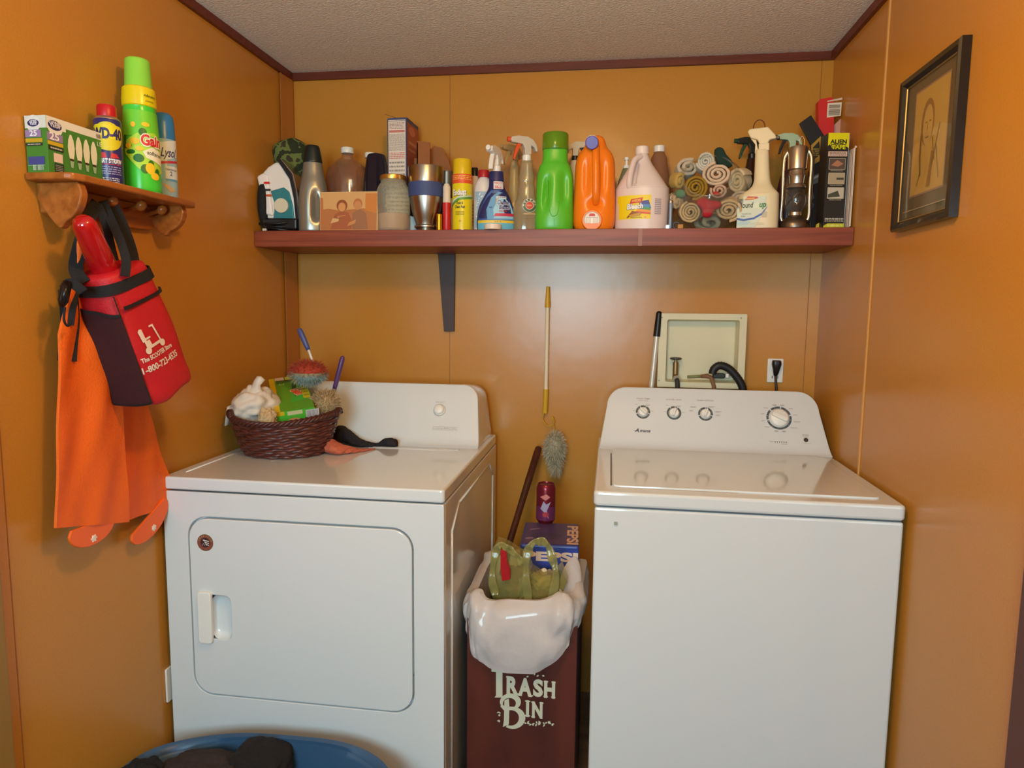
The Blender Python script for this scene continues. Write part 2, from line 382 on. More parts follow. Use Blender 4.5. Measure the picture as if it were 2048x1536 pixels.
# cabinet
MB().box((DX0, DY+.0175, .10), (DX1, -.05, .889)).build('cabinet', WHITE, t, bevel=.004)
MB().box((DX0+.02, DY+.06, .0), (DX1-.02, -.07, .10)).build('plinth', WHITE, t)
b = MB(); s0 = DX1
sp = lambda y0, z0, y1, z1: b.tube([(s0, y0, z0), (s0, y1, z1)], .003, 8)
sp(-.70, .12, -.70, .80); sp(-.70, .80, -.62, .85); sp(-.62, .85, -.18, .85); sp(-.18, .85, -.12, .8); sp(-.12, .8, -.12, .12)
b.build('side_ribs', WHITE, t, smooth=True)
ox = [DX0, .10, DX1, .889]
door_o = rrect(.081, .366, .652, .823, .05, 8)
Mf = M_plane((0, DY+.0175, 0), (1, 0, 0), (0, 0, 1))    # +z local = toward -y
gap = rrect(.077, .362, .656, .828, .053, 8)
plate('front_panel', [rrect(DX0, .10, DX1, .889, .004, 2), gap[::-1]], .0175, WHITE, t, Mf, .002)
hole = rrect(.105, .513, .186, .628, .017, 6)
door = plate('door', [door_o, hole[::-1]], .0185, WHITE, t, Mf, .0022)
# handle : raised grip beside a scooped recess
plate('handle', [rrect(.101, .503, .138, .637, .008, 4)], .012, WHITE2, door, Mf@Matrix.Translation((0, 0, .0165)), .003)
b = MB(); b.loft([[V3((x, DY+.0005+d, z)) for x, z in rrect(.136-.002*s_, .513+k, .186-k*.6, .628-k, .017, 6)] for d, k, s_ in ((0, 0, 0), (.008, .002, 0), (.0155, .010, 0), (.0165, .02, 0))][::-1], cap1=False)
autosmooth(b.build('handle_recess', WHITE, door), 1.2)
for z0, z1 in ((.715, .775), (.375, .46)): MB().box((.6525, DY+.004, z0), (.6556, DY+.012, z1)).build('hinge_shadow', mat('hinge_shadow_grey', (120, 124, 122), .5), t)  # grey strips in the door gap, painted shade at the hinges
# round sticker
cs = at(411, 1085, y=DY)
A = Art(splane((cs.x, DY-.001, cs.z), (1, 0, 0), (0, 0, 1)))
A.ell(0, 0, .0215, .0215, (112, 84, 58)).ell(0, 0, .0195, .0195, (134, 70, 56)).ell(0, 0, .0125, .0125, (60, 34, 42))
for i, ch in enumerate('AMERICAN'):
    q = math.radians(158-i*19.5); A.text(ch, .0160*math.cos(q), .0160*math.sin(q)-.001, .0035, (190, 160, 110), rot=math.degrees(q)-90, bold=.02)
for k in range(3): A.poly([(-.006+k*.004, .008-k*.005), (.010, .005-k*.005), (.011, .0025-k*.005), (-.005+k*.004, .005-k*.005)], (220, 214, 206))
for k in range(5): A.ell(-.007+k*.0026, -.006+(k % 2)*.003, .0011, .0011, (230, 225, 220), 5)
A.build('sticker', door)
# top deck
b = MB(); b.prism(rrect(DX0-.001, DY-.001, DX1+.001, -.06, .010, 5), 2, .893, DZ)
b.build('top_panel', WHITE, t, bevel=.005)
for p, q in (((.045, -.73), (.045, -.34)), ((.39, -.352), (.655, -.352))): MB().tube([(p[0], p[1], DZ-.0008), (q[0], q[1], DZ-.0008)], .0028, 8).build('top_ridge', WHITE, t, smooth=True)
# lint screen lid outlined near the console
MB().box((.40, -.345, DZ-.001), (.665, -.325, DZ+.0018)).build('lint_lid', WHITE, t, bevel=.001)
def console(x0, x1, xt0, xt1, zb, zt, yb, slope, r, yback, t):
    """leaning control housing with big rounded top corners and a smooth lower lip"""
    out = [(x0, zb), (x1, zb)]
    for cx, a0 in ((xt1-r, 0), (xt0+r, 90)):
        for k in range(9):
            q = math.radians(a0+90*k/8)
            out.append((cx+r*math.cos(q), zt-r+r*math.sin(q)*1))
    cxm = (x0+x1)/2
    def xs(x, z): return x
    yf = lambda z: yb+slope*(z-zb)
    lip = [(0, .0150), (.003, .0105), (.007, .0065), (.012, .0035), (.018, .0015), (.026, 0)]
    def side(z, s_):      # x of the slanted side at height z
        xa, xb = (x0, xt0) if s_ < 0 else (x1, xt1); return xa+(xb-xa)*(z-zb)/(zt-r-zb)
    out = [(side(zb+z, -1), zb+z) for z, d in lip[::-1]]+[(side(zb+z, 1), zb+z) for z, d in lip]+out[2:]
    off = {}
    for z, d in lip: off[round(zb+z, 5)] = d
    b = MB(); R = []; nl = len(lip)
    for d in (0, .35, 1):
        R.append([V3((x, (yf(z)-off.get(round(z, 5), 0))*(1-d)+yback*d, z-(.012*d if z > zb+.05 else 0))) for x, z in out])
    b.loft(R, cap0=False)
    n_ = len(out); F0 = R[0]; idx = lambda i: i
    for i in range(nl-1): b.f.append((nl-1-i, nl+i, nl+i+1, nl-2-i)); b.mi.append(0)
    b.f.append(tuple([0]+[2*nl-1+k for k in range(n_-2*nl+1)])[::1]); b.mi.append(0)
    o = b.build('console', WHITE, t, bevel=.012); o.modifiers['bevel'].segments = 4; o.modifiers['bevel'].angle_limit = .9
    bm = bmesh.new(); bm.from_mesh(o.data); bmesh.ops.recalc_face_normals(bm, faces=bm.faces); bm.to_mesh(o.data); bm.free()
    for p in o.data.polygons: p.use_smooth = True
    return o
dcon = console(.022, .7165, .045, .700, DZ, 1.106, -.2915, .5, .05, -.065, t)
dn = V3((0, -1, .5)).normalized()
def con_surf(yb, zb, px, py):
    o = atp(px, py, (0, yb, zb), (0, -1, .5)); return o, splane(o, (1, 0, 0), (0, .5, 1))
o, s_ = con_surf(-.2915, DZ, 879, 820)
Mk = M_plane(o, (1, 0, 0), (0, .5, 1))
b = MB(); b.loft([[Mk@V3((math.cos(q)*r, math.sin(q)*r, z)) for q in [2*PI*k/28 for k in range(28)]] for z, r in ((0, .0185), (.002, .0185), (.003, .0165), (.012, .0155), (.015, .012))])
autosmooth(b.build('start_button', WHITE2, dcon), .8)
A = Art(s_); A.ell(0, -.0005, .0197, .0197, (150, 140, 128)); A.text('PUSH TO START', 0, .0245, .0028, (140, 128, 118), w=.03, bold=.0)
o2, s2 = con_surf(-.2915, DZ, 890, 857)
A.build('dial_print', dcon)
A = Art(s2); A.text('COMMERCIAL', 0, -.0022, .0045, (160, 150, 140), w=.078, bold=0).rect(-.04, .0045, .04, .0052, (150, 138, 126)).rect(-.04, -.0052, .04, -.0045, (150, 138, 126))
A.build('lettering', dcon)

# ------------------------------------------------------------------ washer
WX0, WX1, WY, WZ = 1.0756, 1.7485, -.7469, .9305
t = thing('washing_machine', 'white top loading washing machine on the right with four dials', 'washer', (0, 0, 0))
MB().box((WX0+.002, WY+.003, .02), (WX1-.002, -.05, .892)).build('cabinet', WHITE, t, bevel=.006)
MB().box((WX0+.006, WY+.008, .890), (WX1-.006, -.06, .897)).build('seam', mat('seam_shadow', (92, 98, 104), .6), t)
b = MB(); b.prism(rrect(WX0-.001, WY-.001, WX1, -.06, .012, 5), 2, .896, WZ); b.build('top_panel', WHITE, t, bevel=.007)
lid = plate('lid', [rrect(1.118, -.700, 1.715, -.262, .018, 6)], .0065, WHITE, t, Matrix.Translation((0, 0, WZ-.0025)), .0022)
plate('lid_gap', [rrect(1.1125, -.69, 1.1165, -.32, .0015, 2)], .0012, mat('gap_grey', (112, 108, 104), .6), t, Matrix.Translation((0, 0, WZ-.0004)))
plate('lid_gap', [rrect(1.13, -.7065, 1.40, -.7035, .001, 2)], .0008, mat('gap_tan', (170, 150, 130), .6), t, Matrix.Translation((0, 0, WZ-.0004)))
MB().box((1.123, WY-.0005, .853), (1.131, WY+.004, .860)).build('chip_mark', mat('chip', (150, 152, 140), .6), t)
wcon = console(1.0785, 1.7465, 1.098, 1.724, WZ, 1.107, -.2436, .53, .058, -.075, t)
# rebuild the sloped sides: pull the rounded top corners out of the slanted sides
me = wcon.data
def wsurf(px, py):
    o = atp(px, py, (0, -.2436, WZ), (0, -1, .53)); return o, splane(o, (1, 0, 0), (0, .53, 1)), M_plane(o, (1, 0, 0), (0, .53, 1))
INK = (74, 82, 88); FINT = (158, 140, 130)
def knob(px, py, r, R0, gaps, ang, title=None, sub=None, ticks=0, marks=()):
    o, s_, Mk = wsurf(px, py)
    b = MB(); b.loft([[Mk@V3((math.cos(q)*rr, math.sin(q)*rr, z)) for q in [2*PI*k/32 for k in range(32)]] for z, rr in ((0, r), (.003, r), (.007, r*.9), (.009, r*.82))])
    kb = autosmooth(b.build('dial', WHITE2, wcon), .8)
    c, s2 = math.cos(ang), math.sin(ang); Mr = Mk@Matrix(((c, -s2, 0, 0), (s2, c, 0, 0), (0, 0, 1, .007), (0, 0, 0, 1)))
    plate('grip', [rrect(-r*.84, -r*.23, r*.84, r*.23, r*.2, 5)], .011, WHITE2, kb, Mr, .0022)
    A = Art(s_)
    for a0, a1 in gaps: A.arc(0, 0, r*1.06, R0, a0, a1, INK, 20)
    for k in range(ticks):
        a = math.radians(360*k/ticks+20); A.ell(math.cos(a)*(r*1.09+R0)/2, math.sin(a)*(r*1.09+R0)/2, .0009, .0009, (220, 215, 208), 8)
    if title: A.text(title, 0, R0+.0195, .0042, FINT, w=.042 if len(title) < 10 else .049, bold=.01)
    if sub: A.text(sub, 0, R0+.0135, .0022, FINT, w=.03, bold=0)
    for u, v, l in marks:
        A.rect(u, v, u+l, v+.0011, FINT)
        if l > .009: A.rect(u+.001, v-.0025, u+l*.8, v-.0017, FINT)
    if R0 > .03:
        Rk = random.Random(4)
        for a in range(15, 375, 30):
            q = math.radians(a); cx = math.cos(q)*.042; cy = math.sin(q)*.0425
            if abs(math.cos(q)) < .3: A.rect(cx-.006, cy-.0008, cx+.006, cy+.0004, FINT); A.rect(cx-.004, cy-.003, cx+.005, cy-.002, FINT)
            else:
                sgn = 1 if cx > 0 else -1; l = Rk.uniform(.010, .020); A.rect(min(cx, cx+sgn*l), cy-.0006, max(cx, cx+sgn*l), cy+.0006, FINT)
    A.build('dial_ring', kb)
    return s_, o
MK = ((-.024, .0235, .008), (.008, .0225, .013), (-.031, .002, .007), (.024, .002, .007))
GP = [(200, 340), (-12, 60), (66, 112), (118, 190)]
knob(1286, 824, .0152, .0218, GP, math.radians(-42), 'WASH TEMP', 'WASH / RINSE', 6, MK)
knob(1348, 826, .0152, .0218, [(-235, 55), (63, 80), (84, 118)], math.radians(72), 'WATER LEVEL', None, 0, MK)
knob(1411, 828, .0152, .0218, [(200, 340), (-12, 70), (76, 86), (92, 192)], math.radians(68), 'WASH OPTION', None, 6, ((-.045, .021, .018), (-.048, .009, .012), (.008, .023, .019), (.027, .008, .020), (.029, -.003, .014)))
ks, ko = knob(1558, 836, .0282, .0362, [(-165, 12), (18, 76), (82, 130), (136, 190)], math.radians(-26), None, None, 12)
_, s_, _ = wsurf(1285, 862); A = Art(s_)
A.text('A', -.0175, -.0035, .0110, (48, 54, 76), bold=.035, shear=.4, w=.0120).text('mana', .0075, -.0035, .0100, (48, 54, 76), bold=.025, shear=.3, w=.032).rect(-.026, -.0008, -.010, .0002, (48, 54, 76))
A.build('lettering', wcon)
o, s_, Mk = wsurf(1612, 880); A = Art(s_); A.ell(0, 0, .0066, .0066, (58, 50, 46)); A.text('START', 0, .0125, .0042, FINT, w=.0185, bold=.02).lines(-.007, .0075, .007, .0105, 2, FINT, 2); A.rect(-.011, -.0105, .0125, -.0096, (180, 150, 135)); A.build('start_button', wcon)
_, s_, _ = wsurf(1560, 884); A = Art(s_)
for k in range(6): A.rect(-.0150+k*.0062+(-.0005), -.0014, -.0150+k*.0062+.0030, .0010, (84, 82, 80)); A.rect(-.0155+k*.0062, -.0048, -.0125+k*.0062, -.0042, FINT)
A.rect(-.030, -.001, -.018, .0002, FINT).rect(.004, -.0070, .021, -.0063, FINT); A.build('status_marks', wcon)

# ------------------------------------------------------------------ valve box, outlet, hoses
o = at(1312, 767, y=0); q_ = at(1489, 628, y=0); bx0, bz0, bx1, bz1 = o.x, o.z-.006, q_.x, q_.z
CREAM = mat('cream_plastic', (214, 208, 176), .45)
# the hole in the wall is shown as a tub standing proud of the panel behind a flange
t = thing('washer_outlet_box', 'cream plastic washing machine valve box set in the back wall', 'outlet box', (0, 0, 0))
ix0, ix1, iz0, iz1 = bx0+.026, bx1-.022, bz0+.018, bz1-.020
Mw = M_plane((0, -.002, 0), (1, 0, 0), (0, 0, 1))
plate('flange', [rrect(bx0, bz0, bx1, bz1, .004, 3), rrect(ix0, iz0, ix1, iz1, .006, 3)[::-1]], .006, CREAM, t, Mw@Matrix.Translation((0, 0, .042)), .001)
b = MB(); ring = lambda k, y: [V3((x, y, z)) for x, z in rrect(ix0+k, iz0+k, ix1-k, iz1-k, .006, 3)]
b.loft([ring(-.001, -.047), ring(0, -.044), ring(.004, -.006), ring(.006, -.003)][::-1], cap1=False); b.build('tub', CREAM, t)
b = MB()
b.loft([[V3((x, y, z)) for x, z in rrect(bx0+.002, bz0+.002, bx1-.002, bz1-.002, .004, 3)] for y in (-.044, -.001)], cap0=False, cap1=False); b.build('rim', CREAM, t)
for px, py in ((1324, 635), (1482, 636), (1318, 761)):
    p = at(px, py, y=-.048); MB().cyl((p.x, -.0505, p.z), (p.x, -.0475, p.z), .0022, n=10).build('screw', GREY, t)
def valve(px, py, parent, k=1):
    p = at(px, py, y=-.03); x, z = p.x, p.z
    BRASS = mat('brass_dull', (150, 124, 84), .4, metal=.8); GM = mat('grey_metal', (84, 84, 84), .45, metal=.6)
    b = MB(); b.cyl((x, -.03, z-.035), (x, -.03, z+.022), .009); b.cyl((x, -.03, z-.022), (x+.002, -.052, z-.030), .0085); b.cyl((x, -.03, z+.022), (x, -.03, z+.032), .005)
    b.build('valve_body', BRASS, parent, smooth=False)
    b = MB(); b.tube([(x+.016*math.cos(a), -.03+.016*math.sin(a), z+.034) for a in [2*PI*i/16 for i in range(16)]], .0032, 8, closed=True)
    for i in range(4): a = PI/4+i*PI/2; b.tube([(x, -.03, z+.034), (x+.016*math.cos(a), -.03+.016*math.sin(a), z+.034)], .0024, 6)
    b.build('valve_handle', GM, parent, smooth=True)
    return x, z
t = thing('water_valve', 'brass water valve with a grey round handle in the left of the valve box', 'valve', (0, 0, 0))
vx, vz = valve(1351, 738, t)
MB().cyl((vx+.002, -.052, vz-.03), (vx+.0025, -.058, vz-.031), .012, n=20).build('washer_ring', mat('pale_metal', (200, 196, 180), .35, metal=.7), t)
t2 = thing('inlet_hose', 'thin dark inlet hose dropping from the water valve', 'hose', (0, 0, 0))
MB().tube([(vx+.002, -.060, vz-.031), (vx+.004, -.064, vz-.036), (vx+.005, -.064, vz-.055), (vx+.005, -.062, vz-.15)], .0075, 12).build('hose', mat('hose_dark', (46, 44, 42), .6), t2, smooth=True)
# second valve : rusty tap lying at the bottom of the box with a short line
t = thing('corroded_tap', 'corroded brown tap lying low in the valve box beside the drain hose', 'valve', (0, 0, 0))
p = at(1402, 753, y=-.05); q = at(1432, 772, y=-.05); RUST = mat('rusty', (128, 92, 66), .7, bump=.4)
b = MB(); b.tube([(p.x, -.045, p.z), (p.x+.02, -.048, p.z+.002), (p.x+.033, -.05, p.z-.004), (p.x+.041, -.052, p.z-.03), (p.x+.043, -.055, p.z-.07)], [.006, .0075, .007, .0065, .0065], 10)
b.build('tap_body', RUST, t, smooth=True)
MB().tube([(p.x-.042, -.045, p.z-.003), (p.x, -.045, p.z)], .005, 10).build('supply_stub', mat('green_brass', (128, 132, 88), .6), t, smooth=True)
t = thing('drain_hose', 'thick black corrugated drain hose arching out of the valve box', 'hose', (0, 0, 0))
pp = [at(*a) for a in ()]
ctr = [(1425, 748), (1428, 738), (1440, 731), (1457, 737), (1472, 752), (1484, 772), (1490, 800)]
path = [tuple(at(a, b_, y=-.058)) for a, b_ in ctr]; path[-1] = (path[-1][0], -.055, path[-1][2]); path = cr(path, 8)
rr = [.0125+.0006*(1 if i % 2 else -1) for i in range(len(path))]
MB().tube(path, rr, 16).build('hose', mat('hose_black', (26, 26, 28), .5), t, smooth=True)
p = at(1436, 750, y=-.052); MB().box((p.x-.016, -.066, p.z-.010), (p.x+.02, -.036, p.z+.006)).build('clamp_cap', mat('dark_green_rubber', (34, 46, 42), .5), t, bevel=.004)
p = at(1454, 751, y=-.05); MB().box((p.x-.005, -.056, p.z-.007), (p.x+.005, -.044, p.z+.006)).build('white_tie', WHITE2, t, bevel=.002)
pw = cr([tuple(at(a, b_, y=-.06)) for a, b_ in ((1424, 744), (1426, 732), (1436, 727), (1452, 728))], 6); MB().tube(pw, .0010, 6).build('wire', BLACK, t)
# wall outlet with plug
o = at(1550, 741, y=-.002); hw, hh = .0245, .0385
t = thing('wall_outlet', 'white wall outlet plate right of the valve box', 'outlet', (o.x, 0, o.z))
Mo = M_plane((0, -.0005, 0), (1, 0, 0), (0, 0, 1))
plate('cover_plate', [rrect(-hw, -hh, hw, hh, .004, 4)], .0055, WHITE2, t, Mo, .0018)
b = MB()
for x in (-.0085, .0085): b.box((x-.001, -.0066, -.026), (x+.001, -.0055, -.017))
b.cyl((-.0085, -.0075, -.021), (-.0085, -.005, -.021), .002, n=8); b.build('socket_slots', mat('slot', (110, 80, 70), .6), t)
t = thing('power_plug', 'black plug and cord pushed into the wall outlet', 'plug', (o.x, 0, o.z))
b = MB(); b.loft([sect(a, c_, 3, 24, 0, -.006-c_, z) for z, a, c_ in ((.034, .011, .009), (.032, .0135, .012), (.022, .0145, .013), (.005, .0105, .011), (-.006, .0085, .009), (-.016, .0055, .006))])
autosmooth(b.build('plug_body', BLACK, t), .9)
MB().tube([(0, -.012, -.012), (.001, -.014, -.03), (.003, -.02, -.06), (.003, -.022, -.12)], .0042, 10).build('cord', mat('cord_brown', (60, 40, 32), .5), t, smooth=True)
# pole leaning by the valve box
def stick(name, label, cat, segs, group=None):
    """segs: list of (part, material, p0, p1, r0, r1)"""
    t = thing(name, label, cat, segs[0][2] if False else (0, 0, 0), group=group)
    for nm, m, a, b_, r0, r1 in segs:
        n = 8; pth = [V3(a).lerp(V3(b_), i/n) for i in range(n+1)]
        rr = [r0+(r1-r0)*i/n for i in range(n+1)]
        o_ = MB().tube(pth, rr, 18).build(nm, m, t); autosmooth(o_, .8)
    return t
a = at(1318, 628, y=-.045); c_ = at(1300, 800, y=-.060); j = a.lerp(c_, .26); c2 = a+(c_-a)*2.2
t = stick('mop_pole', 'white metal mop pole with a black grip leaning behind the washing machine', 'pole', [('grip', BLACK, a, j, .0095, .0115), ('pole', mat('white_metal', (205, 198, 186), .3, metal=.2), j, c2, .0088, .0088)])
MB().sphere(a, .0098, 16, 8).build('grip_end', BLACK, t, smooth=True)
# yellow and white pole hung on the back wall with a wool duster
YEL = mat('yellow_plastic', (204, 160, 30), .4)
a = at(1096, 573, y=-.014); b1 = at(1095, 615, y=-.014); b2 = at(1092, 778, y=-.014); b3 = at(1090, 826, y=-.014)
t = stick('duster_pole', 'long white and yellow pole hanging upright on the back wall between the machines', 'pole', [('grip', YEL, a, b1, .0055, .0095), ('pole', mat('cream_paint', (226, 214, 186), .4), b1, b2, .0068, .0068), ('socket', YEL, b2, b3, .0088, .0088)])
p = at(1094, 843, y=-.025); c_ = at(1111, 895, y=-.04)
t = thing('lambswool_duster', 'grey fluffy wool duster hanging below the yellow pole', 'duster', (0, 0, 0))
MB().tube(cr([tuple(at(x, y, y=-.02)) for x, y in ((1088, 824), (1086, 840), (1096, 852), (1108, 846), (1104, 832), (1110, 866))], 5), .0016, 6).build('hanging_cord', YEL, t, smooth=True)
gm = [mat('wool_a', (190, 178, 150), .9), mat('wool_b', (168, 156, 126), .9), mat('wool_c', (208, 196, 172), .9)]
b = MB(); b.sphere((c_.x-.002, -.045, c_.z), .027, 16, 10, (1, .8, 1.6)); b.cur = 0; b.build('core', gm, t, smooth=True)
b = fuzz((c_.x-.002, -.047, c_.z), (.038, .026, .064), 6000, .012, lambda d: random.randrange(3), 5, t, 'wool', .0006, .6)
b2_ = fuzz((c_.x+.002, -.047, c_.z-.06), (.020, .016, .03), 1200, .014, lambda d: random.randrange(3), 6, t, 'wool', .0006, 1.0)
b.add(b2_.v, b2_.f); b.mi = b.mi[:len(b.mi)-len(b2_.f)]+b2_.mi; b.build('wool', gm, t)

# ------------------------------------------------------------------ picture on the right wall
t = thing('framed_picture', 'black framed pencil portrait on the right wall', 'picture', (0, 0, 0))
y0, y1, z0, z1 = -.856, -.572, 1.528, 1.868
c_ = [(-.573, 1.862), (-.842, 1.857), (-.858, 1.528), (-.592, 1.535)]
fx = lambda x: W-x
y0, y1, z0, z1 = -.850, -.580, 1.530, 1.862
Mp = M_plane((W, 0, 0), (0, -1, 0), (0, 0, 1))  # local x = -y , z = toward -x
fr = lambda i: rrect(-y1+i, z0+i, -y0-i, z1-i, .001, 1)
FR = mat('frame_black', (24, 20, 18), .3, coat=.4)
b = MB()
rg = lambda i, x: [V3((W-x, -u, v)) for u, v in ((-y1+i, z0+i), (-y0-i, z0+i), (-y0-i, z1-i), (-y1+i, z1-i))]
b.loft([rg(0, .001), rg(0, .018), rg(.004, .022), rg(.012, .020), rg(.019, .012), rg(.020, .006)], cap0=True, cap1=False); b.build('frame', FR, t)
MB().box((W-.008, y0+.019, z0+.019), (W-.0065, y1-.019, z1-.019)).build('mat_board', mat('mat_grey', (104, 92, 70), .6), t)
b = MB(); b.loft([rg(.0195, .013), rg(.0205, .0135), rg(.022, .0115)], cap0=False, cap1=False); b.build('gilt_fillet', mat('gilt', (186, 160, 106), .3, metal=.8), t)
A = Art(splane((W-.0085, (y0+y1)/2, (z0+z1)/2), (0, -1, 0), (0, 0, 1)))
pw_, ph = .075, .108; cu, cv = .004, .012
A.rect(cu-pw_-.004, cv-ph-.004, cu+pw_+.004, cv+ph+.004, (150, 120, 104)).rect(cu-pw_, cv-ph, cu+pw_, cv+ph, (196, 160, 84))
SK = (132, 96, 52)
A.ell(cu-.012, cv+.035, .030, .048, (150, 112, 62)).ell(cu-.010, cv+.028, .022, .042, (200, 164, 92))
A.poly([(cu-.04, cv+.03), (cu-.036, cv+.04), (cu-.034, cv-.03), (cu-.028, cv-.07), (cu-.034, cv-.075), (cu-.043, cv-.03)], SK)
for p, q in (((-.022, .035), (-.014, .036)), ((-.004, .036), (.004, .035)), ((-.010, .032), (-.012, .018)), ((-.017, .004), (-.003, .004)), ((.014, .0), (.03, -.05)), ((.03, -.03), (.012, -.09)), ((-.03, -.06), (-.045, -.09)), ((.034, -.02), (.055, -.09)), ((.045, .02), (.03, -.03))): A.line((cu+p[0], cv+p[1]), (cu+q[0], cv+q[1]), .0025, SK)
A.poly([(cu+.002, cv-.10), (cu+.016, cv-.03), (cu+.024, cv-.03), (cu+.018, cv-.10)], (156, 118, 66))
A.rect(-.10, -.128, .10, -.126, (180, 160, 130))
A.build('portrait_sketch', t)
MB().box((W-.0120, y0+.021, z0+.021), (W-.0112, y1-.021, z1-.021)).build('glazing', thin('picture_glass', (250, 250, 250), f0=1.12), t)
# outlet low on the left wall, beside the dryer
p = at(337, 1370, x=.004)
t = thing('wall_outlet', 'white outlet half hidden behind the lower left edge of the dryer', 'outlet', (0, p.y+.022, p.z))
Mo = M_plane((.0005, 0, 0), (0, 1, 0), (0, 0, 1)); plate('cover_plate', [rrect(-.03, -.045, .03, .045, .004, 4)], .005, WHITE2, t, Mo, .0015)
# ------------------------------------------------------------------ things on the long shelf
def fit(px0, px1, pt, Y, z=SZ):
    a = at(px0, 440, y=Y); b = at(px1, 440, y=Y); tp = at((px0+px1)/2, pt, y=Y)
    return (a.x+b.x)/2, abs(b.x-a.x), tp.z-z
def yaw_to_cam(x, y): return math.atan2(x-CAM.x, -(CAM.y-y))*-1   # rotation making local -y face the camera
def place(name, label, cat, px0, px1, pt, Y, rz=None, group=None):
    x, w_, h = fit(px0, px1, pt, Y)
    t = thing(name, label, cat, (x, Y, SZ), (0, 0, yaw_to_cam(x, Y) if rz is None else rz), group)
    return t, w_/2, h
P = lambda n, c, r=.35, **k: mat(n, c, r, **k)

# camouflage cap and black round cap behind the iron
t, r, h = place('camouflage_cap', 'dark green camouflage cap perched behind the iron at the left end of the shelf', 'cap', 552, 632, 277, -.115)
CAMO = P('camo_cloth', (64, 74, 38), .9, vary=.0)
nt = CAMO.node_tree; n_ = nt.nodes.new('ShaderNodeTexNoise'); n_.inputs['Scale'].default_value = 28; n_.inputs['Detail'].default_value = 2; rp = nt.nodes.new('ShaderNodeValToRGB'); rp.color_ramp.interpolation = 'CONSTANT'
rp.color_ramp.elements[0].color = lin((44, 50, 28)); rp.color_ramp.elements[1].position = .48; rp.color_ramp.elements[1].color = lin((104, 116, 58)); e = rp.color_ramp.elements.new(.58); e.color = lin((60, 52, 34))
tc_ = nt.nodes.new('ShaderNodeTexCoord'); nt.links.new(tc_.outputs['Object'], n_.inputs['Vector']); nt.links.new(n_.outputs['Fac'], rp.inputs[0]); nt.links.new(rp.outputs[0], nt.nodes['Principled BSDF'].inputs['Base Color'])
def capdef(v): return v+V3((.010*math.sin(v.z*40+v.y*20), .01*math.sin(v.z*30), 0))
body('crown', [(0, r*.8, .035), (.04, r*.86, .04), (.10, r, .044), (.155, r*.98, .044), (h-.045, r*.86, .040), (h-.015, r*.60, .028), (h, r*.12, .01)], CAMO, t, 2.3, 28, 4, deform=capdef)
t = thing('black_round_case', 'black round padded case leaning on the left wall beside the iron', 'case', (.020, -.222, SZ))
b = MB(); b.loft([[V3((x, math.cos(q)*ry_, .090+math.sin(q)*ry_*1.85)) for q in [2*PI*k/30 for k in range(30)]] for x, ry_ in ((-.016, .030), (-.014, .040), (-.006, .0465), (.006, .0465), (.012, .040), (.014, .028), (.0145, .004))])
autosmooth(b.build('case', P('black_fabric', (24, 26, 28), .8), t), .9)
# iron standing on its heel
t = thing('clothes_iron', 'white and teal clothes iron standing on its heel at the left end of the shelf', 'iron', (at(566, 440, y=-.212).x, -.212, SZ), (0, 0, .06))
IW = P('iron_white', (232, 226, 218), .3)
# side silhouette in local xz, tip up, soleplate to the right and sloping
o0 = at(566, 440, y=-.23)
def sil(pts, Y=-.23): return [((at(a, b_, y=Y).x-o0.x), at(a, b_, y=Y).z-SZ) for a, b_ in pts]
shell = sil([(527, 357), (545, 336), (561, 325), (572, 328), (590, 362), (598, 400), (602, 442), (536, 440)])
b = MB(); b.prism(shell, 1, -.036, .036); o = b.build('shell', IW, t, bevel=.009)
sole = sil([(564, 322), (571, 320), (594, 350), (602, 385), (608, 440), (601, 442), (597, 398), (589, 360)])
MB().prism(sole, 1, -.042, .042).build('soleplate', P('sole_black', (30, 28, 30), .3), t, bevel=.002)
sp2 = sil([(573, 321), (596, 349), (604, 386), (610, 440), (608, 440), (602, 385), (594, 350), (571, 320)])
MB().prism(sp2, 1, -.040, .040).build('soleplate_metal', CHROME, t)
tank = sil([(551, 384), (577, 376), (588, 385), (595, 412), (598, 441), (556, 440), (560, 412)])
MB().prism(tank, 1, -.0385, .0385).build('water_tank', P('teal_tank', (40, 126, 136), .15, coat=.5), t, bevel=.004)
hd = sil([(526, 356), (537, 349), (548, 352), (550, 372), (558, 434), (537, 430), (531, 380)])
MB().prism(hd, 1, -.027, -.0405+.0) if 0 else None
MB().prism(hd, 1, -.043, .030).build('handle', P('iron_pale', (240, 232, 226), .3), t, bevel=.006)
b = MB(); c0 = at(563, 410, y=-.255); 
A = Art(splane((0, -.0436, 0), (1, 0, 0), (0, 0, 1)))
def pl(px, py): q = at(px, py, y=-.255); return q.x-o0.x, q.z-SZ
for (px, py), col in (((538, 366), (206, 40, 36)), ((540, 380), (40, 40, 44)), ((542, 391), (196, 84, 44))):
    u, v = pl(px, py); A.rect(u-.0095, v-.0035, u+.0095, v+.0035, col, .003)
A.build('buttons', t)
u, v = pl(566, 411)
b = MB(); b.cyl((u, -.046, v), (u, -.036, v), .0225, n=32); b.build('dial', P('dial_cream', (214, 206, 178), .4), t, bevel=.002)
heel = sil([(534, 438), (604, 438), (604, 461), (540, 461)])
MB().prism(heel, 1, -.045, .045).build('heel', BLACK, t, bevel=.006)
b = MB()
for k in range(3): b.tube([(math.cos(a)*(.052+.003*k)-.004, math.sin(a)*(.050+.003*k), .008+.009*k+.004*math.sin(a*2+k)) for a in [2*PI*i/28 for i in range(28)]], .0038, 8, closed=True)
b.tube(cr([(-.04, -.03, .02), (-.062, -.03, .026), (-.078, -.02, .022), (-.072, .0, .012), (-.05, .02, .010)], 6), .0036, 8)
b.build('cord', P('cord_black', (20, 20, 22), .35), t, smooth=True)
